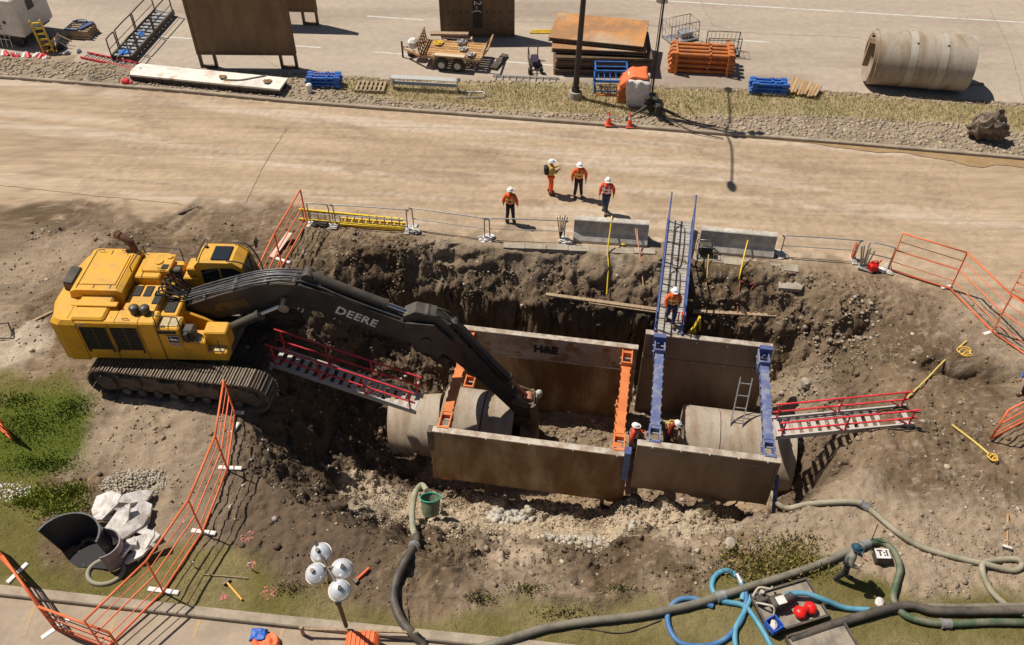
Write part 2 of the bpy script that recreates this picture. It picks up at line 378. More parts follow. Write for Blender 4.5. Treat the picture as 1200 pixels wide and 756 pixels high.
def height(x, y):
    """ground level and masks"""
    z0, s, t = pit(x, y)
    yC = lin(LC, x)+fbm(x, y, .7, 3, 3)*.5; yA = lin(LA, x); yB = lin(LB, x); yF = lin(LF, x)
    median = (y > yB) & (y < yA)
    road = (y <= yB) & (y > yC)
    soil = np.clip((yC-y)/1.2, 0, 1)*np.clip((y-yF)/.6, 0, 1)
    gd = sdf(x, y, P_GRASS); grass = np.clip(-(gd+fbm(x, y, .8, 3, 70)*.7)/.5, 0, 1)*(y > yF)
    depth = np.clip(-z0/.8, 0, 1)
    flat = np.clip(1-soil, 0, 1)
    spoil = np.exp(-((t-9.3)/.9)**2)*np.clip((s+4)/2, 0, 1)*np.clip((13-s)/2, 0, 1)*.18 \
        + np.exp(-(((s-14.6)/1.6)**2+((t-7.6)/.9)**2))*.35+np.exp(-(((s+4.3)/1.5)**2+((t-8.2)/1.0)**2))*.25 \
        + np.exp(-(((s-1.0)/2.6)**2+((t+5.6)/.7)**2))*.22+np.exp(-(((s-5.8)/1.4)**2+((t+5.9)/.6)**2))*.3
    rough = soil*(1-.75*grass)
    inb = (s > -.5) & (s < 12.3) & (t > .2) & (t < 5.5)
    amp = np.where(inb, .35, 1.0)*(1-.75*np.clip(1-np.abs(t+1.7)/1.6, 0, 1)*((s > -2) & (s < 7)))
    lumps = np.clip(ridged(x, y, 1.5, 5, 20)-.62, -.2, 1)
    n = rough*(fbm(x, y, .35, 3, 5)*.10+fbm(x, y, 1.6, 6, 8, .68)*.12+(ridged(x, y, 4.5, 3, 27)-.6)*.10+lumps*(.16+.62*depth)*amp+depth*amp*fbm(x, y, 3.2, 4, 12, .7)*.26)
    n = n+rough*spoil*(1+.8*lumps)
    n = n+median*(.11+fbm(x, y, 2.2, 4, 15)*.035)+road*(fbm(x, y, .25, 3, 17)*.015)
    # dug gouge by the yellow strap, and ruts left by the machine
    gx, gy = G(1130, 436).x, G(1130, 436).y
    dd = (x-gx)*.98-(y-gy)*.2; ee = (x-gx)*.2+(y-gy)*.98
    n = n-.55*np.exp(-((dd/1.6)**2+((ee+.15*np.sin(dd*2))/.33)**2))*rough+.16*np.exp(-((dd/1.7)**2+((ee-.7)/.4)**2))*rough
    for px, py, qx, qy in ((190, 265, 232, 237), (205, 270, 238, 242), (90, 262, 60, 275)):
        a = G(px, py); b = G(qx, qy); e = (b-a); Ln = e.length; e.normalize()
        u = (x-a.x)*e.x+(y-a.y)*e.y; v = -(x-a.x)*e.y+(y-a.y)*e.x
        n = n-.16*np.exp(-(v/.13)**2)*np.clip(np.minimum(u+.3, Ln+.3-u)*3, 0, 1)
    n = n*np.where(flat > .99, 1, 1)
    z = z0*np.clip(soil*1.5, 0, 1)+n
    z = np.where(y >= yA, -.03, z)
    z = np.where(y <= yF, -.16, z)
    return z, dict(s=s, t=t, soil=soil, road=road, median=median, grass=grass, depth=depth, z0=z0, yF=yF, yA=yA, yB=yB, gd=gd)
def gz(x, y):
    return float(height(np.array([x], float), np.array([y], float))[0][0])
def GG(px, py, dz=0.0, it=6):
    """photo reading -> point on the modelled ground"""
    z = 0.0
    for _ in range(it): p = G(px, py, z); z = .5*z+.5*gz(p.x, p.y)
    return G(px, py, z)+Vector((0, 0, dz))
def axis(segs):
    out = []
    for a, b, d in segs: out.append(np.arange(a, b-1e-6, d))
    return np.concatenate(out+[np.array([segs[-1][1]])])
XS = np.concatenate([[-600, -300, -150, -90, -60], axis([(-45, -19, .4), (-19, -9, .12), (-9, 15.5, .065), (15.5, 20, .12), (20, 45, .4)]), [60, 90, 150, 300, 600]])
YS = np.concatenate([[-200, -80, -30, 0], axis([(5, 10, .4), (10, 12, .12), (12, 29, .068), (29, 38.5, .1), (38.5, 42.5, .16), (42.5, 62, 1.0)]), [80, 120, 200, 400, 900]])
X, Y = np.meshgrid(XS, YS); Z, MK = height(X, Y)
X0, Y0 = X, Y
# crumbling faces: push steep ground sideways so that the wall is lumpy, not fluted
_gy, _gx = np.gradient(Z, YS, XS); _st = np.clip(np.hypot(_gx, _gy)-.7, 0, 1.5)*(np.abs(X) < 40)
X = X+_st*.16*fbm(X0+Z*1.7, Y0-Z*1.3, 1.7, 4, 21); Y = Y+_st*.22*fbm(X0*1.1-Z*.9, Z*2.1+Y0*.3, 1.6, 4, 24)
def lerp(a, b, f): return a*(1-f[..., None])+b*f[..., None]
def C(*c): return np.array(c, float)
def ground_colour(x, y, z, mk):
    u = x*ES.x+y*ES.y; v = x*ET.x+y*ET.y
    road = lerp(C(.465, .352, .242), C(.395, .293, .197), np.clip(.5+fbm(u*.12, v*1.3, 1, 5, 31)*1.4, 0, 1))
    road = lerp(road, C(.54, .44, .345), np.clip(fbm(u*.07, v*1.9, 1, 4, 36)*2.2-.25, 0, .8))
    road = lerp(road, C(.29, .21, .145), np.clip(fbm(u*.3, v*.9, 1, 5, 38, .65)*2.4-.5, 0, .6))
    for k, (v0, w, sl, am) in enumerate(((25.3, .32, .0, .2), (27.4, .32, .0, .2), (29.2, .3, .012, .17), (31.5, .3, .012, .17), (33.4, .28, -.01, .2), (35.6, .28, -.01, .2), (30.2, .45, .03, .14), (32.4, .45, .03, .14))):
        d = v-v0-sl*u-.25*np.sin(u*.13+k); inside = np.clip((w/2-np.abs(d))*12, 0, 1)*np.clip(.6+fbm(u*.3, v*.0+k, 1, 3, 64+k)*1.6, 0, 1)
        tread = .5+.5*np.sign(np.sin(u*13+np.abs(d)*16*(1 if k % 2 else -1)))
        road = road*(1-(inside*am*(.45+.75*tread)))[..., None]
    soil = lerp(C(.225, .16, .102), C(.13, .089, .054), np.clip(.5+fbm(x, y, .45, 5, 33)*1.8, 0, 1))
    soil = lerp(soil, C(.35, .27, .19), np.clip(fbm(x, y, .22, 5, 35)*2.2-.05+np.clip((x-9)/6, 0, .35), 0, .9))
    soil = lerp(soil, C(.42, .34, .26), np.clip(ridged(x, y, 4.0, 3, 60)*3-2.25, 0, .5))
    c = soil
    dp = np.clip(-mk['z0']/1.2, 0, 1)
    wet = lerp(C(.17, .122, .08), C(.105, .073, .048), np.clip(.5+fbm(x, y, .8, 4, 44)*1.5, 0, 1))  # damp dug soil, its colour lowered further to put shade on the pit walls
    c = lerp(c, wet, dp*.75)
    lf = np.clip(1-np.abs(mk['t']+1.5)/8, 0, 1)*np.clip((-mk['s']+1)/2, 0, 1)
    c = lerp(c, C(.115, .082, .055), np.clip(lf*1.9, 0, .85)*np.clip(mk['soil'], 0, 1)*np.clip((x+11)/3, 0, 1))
    inb = np.clip(np.minimum(np.minimum(mk['s']+1, 12.5-mk['s']), np.minimum(mk['t']-.1, 5.6-mk['t']))*2, 0, 1)
    c = lerp(c, lerp(C(.34, .25, .16), C(.22, .16, .11), np.clip(.5+fbm(x, y, 1.1, 4, 46)*2, 0, 1)), inb)
    rc = np.clip((mk['s']-11.9)*2, 0, 1)*np.clip((14.2-mk['s']), 0, 1)*np.clip(mk['t']-2.5, 0, 1)*np.clip(7-mk['t'], 0, 1)
    c = lerp(c, C(.30, .235, .165), rc)
    # gravel bench at the foot of the near panels
    t, s = mk['t'], mk['s']
    gr = np.clip(.9-np.abs(t+1.55+.1*s*(s < 0))/1.9+fbm(x, y, 1, 4, 48)*.8, 0, 1)*np.clip((s+3.2)*1.2, 0, 1)*np.clip((11-s)/1.5, 0, 1)*np.clip(-t*2-.1, 0, 1)
    c = lerp(c, C(.46, .37, .265), np.clip(gr*2.4, 0, 1))
    c = lerp(c, C(.46, .36, .26), np.clip(fbm(x, y, .5, 4, 49)*2.4-.15, 0, .85)*np.clip(1-np.abs(t+4.3)/1.7, 0, 1)*np.clip((s+1)/2, 0, 1)*np.clip((10-s)/2, 0, 1))
    yC = lin(LC, x)
    fr = np.clip((y-yC+.2+fbm(x, y, .8, 5, 52, .65)*2.0)/.7, 0, 1)
    c = lerp(c, road, fr)
    c = lerp(c, C(.46, .38, .29), np.clip(-sdf(x, y, P_LEFTCON)*2+fbm(x, y, 1, 3, 53), 0, 1))
    # spilled dark soil near the machine, on the road edge
    for px, py, r, k in ((20, 285, 1.5, .8), (300, 240, 1.2, .5), (120, 265, 2.0, .5), (100, 480, 1.5, .6)):
        p = G(px, py); dd = np.hypot(x-p.x, (y-p.y)*1.3)
        c = lerp(c, C(.21, .15, .105), np.clip((1-dd/r)*1.5+fbm(x, y, 1.2, 4, 54)*1.2, 0, 1)*k*(dd < r*1.5))
    gcol = lerp(C(.145, .125, .04), C(.215, .175, .08), np.clip(.5+fbm(x, y, .6, 5, 55)*2, 0, 1))
    lush = np.clip(1-np.hypot((x-G(50, 505).x)/3.2, (y-G(50, 505).y)/2.4), 0, 1)
    gcol = lerp(gcol, C(.10, .125, .02), np.clip(lush*2.2, 0, 1))
    gcol = lerp(gcol, C(.27, .205, .12), np.clip(fbm(x, y, .5, 5, 57)*2.4-.75, 0, .6)*np.clip(1-lush*3, 0, 1))
    c = lerp(c, gcol, mk['grass'])
    # median strip: cobbles on the near side and at the left, straw grass behind
    med = lerp(C(.33, .265, .19), C(.24, .185, .13), np.clip(.5+fbm(x, y, 1.2, 4, 58)*2, 0, 1))
    dg = np.clip(-sdf(x, y, P_DRY)/.3+.5+fbm(x, y, 1.0, 4, 59)*1.2, 0, 1)
    med = lerp(med, C(.37, .30, .17), dg)
    c = np.where(mk['median'][..., None], med, c)
    c = np.where((y <= mk['yF'])[..., None], C(.38, .31, .235), c)
    sp = 1+fbm(x, y, 6, 3, 61)*.22
    return np.clip(c*sp[..., None], .01, 1)
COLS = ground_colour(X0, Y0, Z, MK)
# far road surfacing and front pavement are sheets of their own; the rest of the grid is split by what it is
M_ground = mat('earth', (.3, .2, .15), .95, vcol=True, col2=None, scale=3.0, bump=1.0, bscale=7.0, spec=.1)
M_droad = mat('dusty graded dirt', (.3, .2, .15), .95, vcol=True, col2=(.27, .195, .135), scale=2.2, lo=.48, hi=.7, colmax=.55, streak=(.06, 1.6, 1), srot=R(9.2), bump=.6, bscale=10.0, spec=.1)
ny, nx = X.shape
lab = np.zeros(X.shape, int)   # 0 bare soil
lab[MK['road']] = 1; lab[MK['median']] = 2; lab[MK['grass'] > .5] = 3
lab[(MK['z0'] < -.12) & (MK['soil'] > .5)] = 4; lab[(Y >= MK['yA'])] = 5; lab[(Y <= MK['yF'])] = 6
names = {0: 'bare_ground', 1: 'dirt_road', 2: 'median_strip', 3: 'grass_verge', 4: 'excavated_ground', 5: 'road_bed', 6: 'pavement_bed'}
fl = lab[:-1, :-1]
for k, nm in names.items():
    jj, ii = np.nonzero(fl == k)
    if not len(jj): continue
    q = np.stack([jj*nx+ii, jj*nx+ii+1, (jj+1)*nx+ii+1, (jj+1)*nx+ii], 1)
    used, inv = np.unique(q, return_inverse=True); inv = inv.reshape(q.shape)
    co = np.stack([X.ravel()[used], Y.ravel()[used], Z.ravel()[used]], 1)
    me = bpy.data.meshes.new(nm); me.vertices.add(len(used)); me.vertices.foreach_set('co', co.ravel().astype(np.float32))
    me.loops.add(q.size); me.loops.foreach_set('vertex_index', inv.ravel().astype(np.int32))
    me.polygons.add(len(q)); me.polygons.foreach_set('loop_start', np.arange(0, q.size, 4, dtype=np.int32)); me.polygons.foreach_set('loop_total', np.full(len(q), 4, np.int32))
    me.update(); me.validate()
    me.polygons.foreach_set('use_smooth', np.ones(len(q), bool))
    at = me.color_attributes.new('tint', 'FLOAT_COLOR', 'POINT')
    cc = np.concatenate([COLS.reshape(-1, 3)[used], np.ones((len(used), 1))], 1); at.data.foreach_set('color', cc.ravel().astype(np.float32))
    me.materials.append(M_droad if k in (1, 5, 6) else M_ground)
    o = bpy.data.objects.new(nm, me); COL.objects.link(o); tag(o, kind='structure')
# paved far carriageway
M_asph = mat('dusty worn asphalt', (.38, .315, .255), .9, col2=(.45, .37, .295), scale=.35, lo=.3, hi=.7, bump=.12, bscale=25, streak=(.35, 1.5, 1), col3=(.31, .25, .2), spec=.2)
mb = MB(); xs = list(np.linspace(-60, 60, 61)); top = []
for i in range(len(xs)-1):
    a, b = xs[i], xs[i+1]; ya, yb = float(lin(LA, a)), float(lin(LA, b))
    mb.add([(a, ya, 0), (b, yb, 0), (b, 500, 0), (a, 500, 0)], [(0, 1, 2, 3)])
mb.build('paved_road', M_asph, kind='structure')
M_pave = mat('dusty concrete pavement', (.40, .32, .24), .9, col2=(.34, .27, .2), scale=.8, bump=.15, bscale=20, spec=.2)
mb = MB()
for i in range(len(xs)-1):
    a, b = xs[i], xs[i+1]; ya, yb = float(lin(LF, a))-.08, float(lin(LF, b))-.08
    mb.add([(a, -60, -.12), (b, -60, -.12), (b, yb, -.12), (a, ya, -.12)], [(0, 1, 2, 3)])
mb.build('pavement', M_pave, kind='structure')
# painted lines
M_line = mat('worn road paint', (.6, .57, .52), .8, col2=(.42, .36, .29), scale=2.2, lo=.5, hi=.7)
mb = MB()
def stripe(m, a, b, w, z):
    d = (b-a).normalized(); n = Vector((-d.y, d.x, 0))*(w/2)
    k = max(1, int((b-a).length/3))
    for i in range(k):
        p = a.lerp(b, i/k); q = a.lerp(b, (i+1)/k)
        m.add([p-n, q-n, q+n, p+n], [(0, 1, 2, 3)])
    for i in range(-k*4, 0): m.v[i] = (m.v[i][0], m.v[i][1], z)
for a, b in (((778, 1), (1260, 30)), ((700, -4), (778, 1))): stripe(mb, G(*a), G(*b), .14, .004)
for a, b in (((430, 19), (497, 23.5)), ((178, 42), (232, 46)), ((310, 51), (376, 56)), ((438, 61), (508, 66)), ((575, 71), (648, 76.5)), ((862, 47), (902, 49.5))): stripe(mb, G(*a), G(*b), .13, .004)
mb.build('lane_marking', M_line, kind='structure')
mb = MB()
M_line2 = mat('faded yellow paint', (.5, .33, .13), .85, col2=(.4, .31, .22), scale=3)
for a, b in (((40, 711), (28, 745)), ((137, 716), (128, 745)), ((234, 726), (226, 750)), ((332, 736), (326, 756))): stripe(mb, G(*a, z=-.12), G(*b, z=-.12), .1, -.116)
mb.build('parking_marking', M_line2, kind='structure')
# kerbs
M_kerb = mat('kerb concrete', (.40, .33, .25), .9, col2=(.3, .24, .18), scale=1.5, bump=.2, bscale=15)
def kerb(name, line, x0, x1, zt, zb, w, dy=0.0, step=1.5):
    m = MB(); q = np.arange(x0, x1+.01, step)
    prev = None
    for xx in q:
        yy = float(lin(line, xx))+dy; sec = [(xx, yy, zb), (xx, yy, zt-.03), (xx, yy+.03, zt), (xx, yy+w, zt), (xx, yy+w, zb)]
        n = len(m.v); m.v += sec
        if prev is not None:
            for k in range(4): m.f.append((prev+k, n+k, n+k+1, prev+k+1)); m.sm.append(False)
        prev = n
    return m.build(name, M_kerb, kind='structure')
kerb('median_kerb', LB, -60, 60, .15, -.1, .17, -.1)
kerb('front_kerb', LF, -40, 30, .03, -.2, .28, -.12)
M_crack = mat('dark road crack', (.21, .16, .12), .95)
def crack(name, pts, w, z=.006, on=None):
    P_ = [G(px, py) for px, py in pts]; m = MB(); rr = random.Random(len(pts)*7+int(pts[0][0])); Q = []
    for a, b in zip(P_, P_[1:]):
        k = max(2, int((b-a).length/.35)); n_ = Vector((-(b-a).y, (b-a).x, 0)).normalized()
        Q += [a.lerp(b, i/k)+n_*rr.uniform(-.04, .04) for i in range(k)]
    Q.append(P_[-1])
    for i in range(len(Q)-1):
        n_ = Vector((-(Q[i+1]-Q[i]).y, (Q[i+1]-Q[i]).x, 0)).normalized()*w*rr.uniform(.5, 1)/2; c4 = [Q[i]-n_, Q[i+1]-n_, Q[i+1]+n_, Q[i]+n_]
        m.add([(q.x, q.y, (z if on is None else gz(q.x, q.y)+.012)) for q in c4], [(0, 1, 2, 3)])
    m.build(name, M_crack, kind='structure')
crack('road_crack', [(250, -5), (262, 40), (300, 62), (330, 82)], .03); crack('road_crack', [(600, 25), (760, 30), (900, 40), (1010, 44)], .025)
crack('road_crack', [(1160, 10), (1185, 60), (1200, 118)], .03); crack('road_crack', [(820, 0), (835, 30), (860, 36)], .025)
crack('road_joint', [(0, 217), (90, 227), (176, 236), (250, 243)], .035, on=1); crack('road_joint', [(336, 150), (312, 190), (288, 238)], .03, on=1)
# puddle along the median kerb
M_mudw = mat('muddy water', (.33, .215, .11), .12, col2=(.38, .26, .14), scale=1, spec=.5)
mb = MB(); xs2 = np.linspace(G(820, 160).x, 45, 60)
for i in range(len(xs2)-1):
    v = []
    for xx in (xs2[i], xs2[i+1]):
        w = max(.03, min((xx-G(900, 160).x)*.07, .75))*(1+.35*math.sin(xx*1.3)+.2*math.sin(xx*3.1)); yy = float(lin(LB, xx))-.1
        v += [(xx, yy, .022), (xx, yy-w, .022)]
    mb.add([v[1], v[3], v[2], v[0]], [(0, 1, 2, 3)])
mb.build('puddle', M_mudw, kind='structure')
# ---------------------------------------------------------------- stones, clods, grass (uncountable)
def scatter(name, pts, sizes, mats_, flat=.6, seed=0, variants=10, cols=None, sub=1):
    """pts Nx3 -> one mesh of small stones"""
    V = []; F = []; Cc = []; n0 = 0; proto = []
    for k in range(variants):
        m = MB(); m.rock((0, 0, 0), 1, seed*50+k, sub, flat); proto.append((np.array(m.v), np.array(m.f)))
    r = np.random.default_rng(seed)
    for i, (p, sz) in enumerate(zip(pts, sizes)):
        v, f = proto[r.integers(variants)]; a = r.random()*6.28; ca, sa = math.cos(a), math.sin(a)
        w = np.stack([v[:, 0]*ca-v[:, 1]*sa, v[:, 0]*sa+v[:, 1]*ca, v[:, 2]], 1)*sz+p
        V.append(w); F.append(f+n0); n0 += len(v)
        if cols is not None: Cc.append(np.tile(cols[i], (len(v), 1)))
    V = np.concatenate(V); F = np.concatenate(F)
    me = bpy.data.meshes.new(name); me.vertices.add(len(V)); me.vertices.foreach_set('co', V.ravel().astype(np.float32))
    me.loops.add(F.size); me.loops.foreach_set('vertex_index', F.ravel().astype(np.int32)); me.polygons.add(len(F))
    me.polygons.foreach_set('loop_start', np.arange(0, F.size, 3, dtype=np.int32)); me.polygons.foreach_set('loop_total', np.full(len(F), 3, np.int32))
    me.update()
    if cols is not None:
        at = me.color_attributes.new('tint', 'FLOAT_COLOR', 'POINT'); cc = np.concatenate(Cc); cc = np.concatenate([cc, np.ones((len(cc), 1))], 1)
        at.data.foreach_set('color', cc.ravel().astype(np.float32))
    me.materials.append(mats_); o = bpy.data.objects.new(name, me); COL.objects.link(o)
    return tag(o, kind='stuff')
M_stone = mat('stones', (.4, .3, .2), .9, vcol=True, scale=8, bump=.3, bscale=20, spec=.2)
def cobble_cols(n, r, base=(.36, .30, .235), var=.3):
    b = np.array(base)*(1+(r.random((n, 1))-.5)*2*var); b[:, 2] *= 1+(r.random(n)-.5)*.25; return np.clip(b, .03, .8)
def region_pts(n, x0, x1, y0, y1, fn, r):
    x = r.random(n)*(x1-x0)+x0; y = r.random(n)*(y1-y0)+y0; z, mk = height(x, y)
    k = fn(x, y, z, mk, r); return np.stack([x[k], y[k], z[k]], 1)
r = np.random.default_rng(5)
# cobbles set in the median
pts = region_pts(26000, -32, 32, 33, 46, lambda x, y, z, m, r: (y > m['yB']+.1) & (y < m['yA']-.15) & ((sdf(x, y, P_DRY) > -.1)), r)
sz = r.uniform(.05, .13, len(pts)); scatter('median_cobbles', pts, sz, M_stone, .6, 3, cols=cobble_cols(len(pts), r, (.37, .29, .215), .28))
# loose stones and clods over the soil
def soilf(x, y, z, m, r):
    p = .25+.9*np.clip(-m['z0'], 0, 1)+np.clip(fbm(x, y, .5, 4, 90)*2, 0, 1)
    return (m['soil'] > .6) & (m['grass'] < .4) & (r.random(len(x)) < p*.5) & ~((m['t'] > 6.9) & (m['t'] < 7.6) & (m['z0'] < -1.7))
pts = region_pts(70000, -20, 20, 11, 29, soilf, r)
sz = r.uniform(.012, .05, len(pts))+(r.random(len(pts)) < .06)*r.uniform(.02, .08, len(pts))
zz, mk = height(pts[:, 0], pts[:, 1]); cc = ground_colour(pts[:, 0], pts[:, 1], zz, mk)
pale = (r.random((len(pts), 1)) < .12); cc = np.where(pale, cobble_cols(len(pts), r, (.45, .38, .30), .2), cc*r.uniform(.75, 1.15, (len(pts), 1)))
scatter('soil_clods', pts, sz, M_stone, .75, 4, cols=cc)
# broken clods of fresh spoil
def clodf(x, y, z, m, r):
    p = np.clip(fbm(x, y, .7, 4, 98)*2.5+.1, 0, 1)*np.clip(1.2-np.abs(m['t']-8.6)/1.4, 0, 1)*(m['s'] > -5)*(m['s'] < 15.5)+np.clip(-m['s']/3, 0, 1)*(m['z0'] < -.1)*.6*~((m['s'] > -2.4) & (m['t'] < -.2))+np.clip(1-np.abs(m['t']+4.9)/1.2, 0, 1)*np.clip(fbm(x, y, .6, 4, 99)*3, 0, 1)*(m['s'] > -5)*(m['s'] < 12)
    return (m['soil'] > .6) & (m['grass'] < .3) & (r.random(len(x)) < p*.55)
pts = region_pts(60000, -12, 17, 11, 29, clodf, r); zz, mk = height(pts[:, 0], pts[:, 1]); cc = ground_colour(pts[:, 0], pts[:, 1], zz, mk)*r.uniform(.7, 1.05, (len(pts), 1))
scatter('spoil_clods', pts, r.uniform(.02, .06, len(pts))+(r.random(len(pts)) < .12)*r.uniform(.02, .09, len(pts)), M_stone, .8, 14, cols=cc)
# gravel bench
def gravf(x, y, z, m, r):
    return (m['s'] > -2.3+fbm(x, y, 1, 2, 91)*.6) & (m['s'] < 10.5) & (m['t'] < -.15) & (m['t'] > -3.1+fbm(x, y, .6, 3, 92)*1.6+np.clip(m['s']-6, 0, 9)*.3) & (m['z0'] < -.5)
pts = region_pts(60000, -7, 9, 12, 20, gravf, r)
scatter('crushed_gravel', pts, r.uniform(.014, .034, len(pts)), M_stone, .8, 5, cols=cobble_cols(len(pts), r, (.47, .385, .28), .25))
# round cobbles in the right and back of the trench
def cobf(x, y, z, m, r):
    a = (m['s'] > 11.9) & (m['s'] < 14.0) & (m['t'] > 2.8) & (m['t'] < 7.6); b = (m['t'] > 5.4) & (m['t'] < 7.0) & (m['s'] > -1)
    c = (m['s'] > 6.5) & (m['s'] < 11.5) & (m['t'] < -.2) & (m['t'] > -2.4); d = (m['s'] > -.3) & (m['s'] < 8.2) & (m['t'] > .5) & (m['t'] < 5.4)
    return (a | (b & (r.random(len(x)) < .5)) | (c & (r.random(len(x)) < .5)) | (d & (r.random(len(x)) < .5))) & (m['z0'] < -.6)
pts = region_pts(14000, -4, 16, 14, 28, cobf, r)
scatter('trench_cobbles', pts, r.uniform(.025, .075, len(pts))+(r.random(len(pts)) < .06)*.07, M_stone, .75, 6, cols=cobble_cols(len(pts), r, (.29, .235, .175), .35))
# grass blades
def blades(name, pts, hgt, wid, cols, r, lean=.5):
    n = len(pts); a = r.random(n)*6.283; L = r.random(n)*lean; b = r.random(n)*6.283
    dx, dy = np.cos(a)*wid/2, np.sin(a)*wid/2
    p0 = pts+np.stack([dx, dy, 0*dx-.01], 1); p1 = pts-np.stack([dx, dy, 0*dx+.01], 1)
    tip = pts+np.stack([np.cos(b)*L*hgt, np.sin(b)*L*hgt, hgt*np.sqrt(1-np.clip(L, 0, .9)**2)], 1)
    V = np.stack([p0, p1, tip], 1).reshape(-1, 3); me = bpy.data.meshes.new(name)
    me.vertices.add(3*n); me.vertices.foreach_set('co', V.ravel().astype(np.float32)); me.loops.add(3*n)
    me.loops.foreach_set('vertex_index', np.arange(3*n, dtype=np.int32)); me.polygons.add(n)
    me.polygons.foreach_set('loop_start', np.arange(0, 3*n, 3, dtype=np.int32)); me.polygons.foreach_set('loop_total', np.full(n, 3, np.int32)); me.update()
    at = me.color_attributes.new('tint', 'FLOAT_COLOR', 'POINT'); cc = np.concatenate([np.repeat(cols, 3, 0), np.ones((3*n, 1))], 1)
    at.data.foreach_set('color', cc.ravel().astype(np.float32)); me.materials.append(M_blade)
    o = bpy.data.objects.new(name, me); COL.objects.link(o); return o
M_blade = mat('grass blades', (.1, .1, .05), .7, vcol=True, scale=2, spec=.2)
def gf(x, y, z, m, r):
    d = .38+.5*fbm(x, y, 1.1, 4, 97)+.5*np.clip(1-np.hypot((x-G(50, 505).x)/4, (y-G(50, 505).y)/3), 0, 1)*2-np.clip(fbm(x, y, .5, 5, 57)*2.4-.75, 0, .6)*.6
    return (m['grass']*d > r.random(len(x)))
pts = region_pts(240000, -20, 20, 10.4, 21.5, gf, r)
lush = np.clip(1-np.hypot((pts[:, 0]-G(50, 505).x)/3.4, (pts[:, 1]-G(50, 505).y)/2.5), 0, 1)[:, None]
k = r.random((len(pts), 1)); cc = (C(.15, .14, .045)*(1-k)+C(.27, .22, .1)*k)*(1-np.clip(lush*2, 0, 1))+(C(.10, .14, .02)*(1-k)+C(.22, .24, .045)*k)*np.clip(lush*2, 0, 1)
tag(blades('short_grass', pts, r.uniform(.022, .055, len(pts))*(1+lush[:, 0]*.7), .022, cc, r, .8), 'short patchy lawn on the verge', 'grass', kind='stuff')
def df(x, y, z, m, r):
    d = sdf(x, y, P_DRY); return m['median'] & (r.random(len(x)) < np.clip(-d/.35+.3+fbm(x, y, .8, 3, 93)*1.2, 0, 1))
pts = region_pts(95000, -12, 34, 33, 42, df, r); k = r.random((len(pts), 1))
pk = np.clip(.15+fbm(pts[:, 0], pts[:, 1], .9, 3, 94)*2, 0, 1)[:, None]
cc = (C(.46, .37, .19)*(1-k)+C(.6, .48, .29)*k)*(1-pk)+(C(.3, .29, .09)*(1-k)+C(.42, .37, .15)*k)*pk
tag(blades('straw_grass', pts, r.uniform(.09, .26, len(pts)), .03, cc, r, .8), 'dry straw coloured grass on the median', 'grass', kind='stuff')
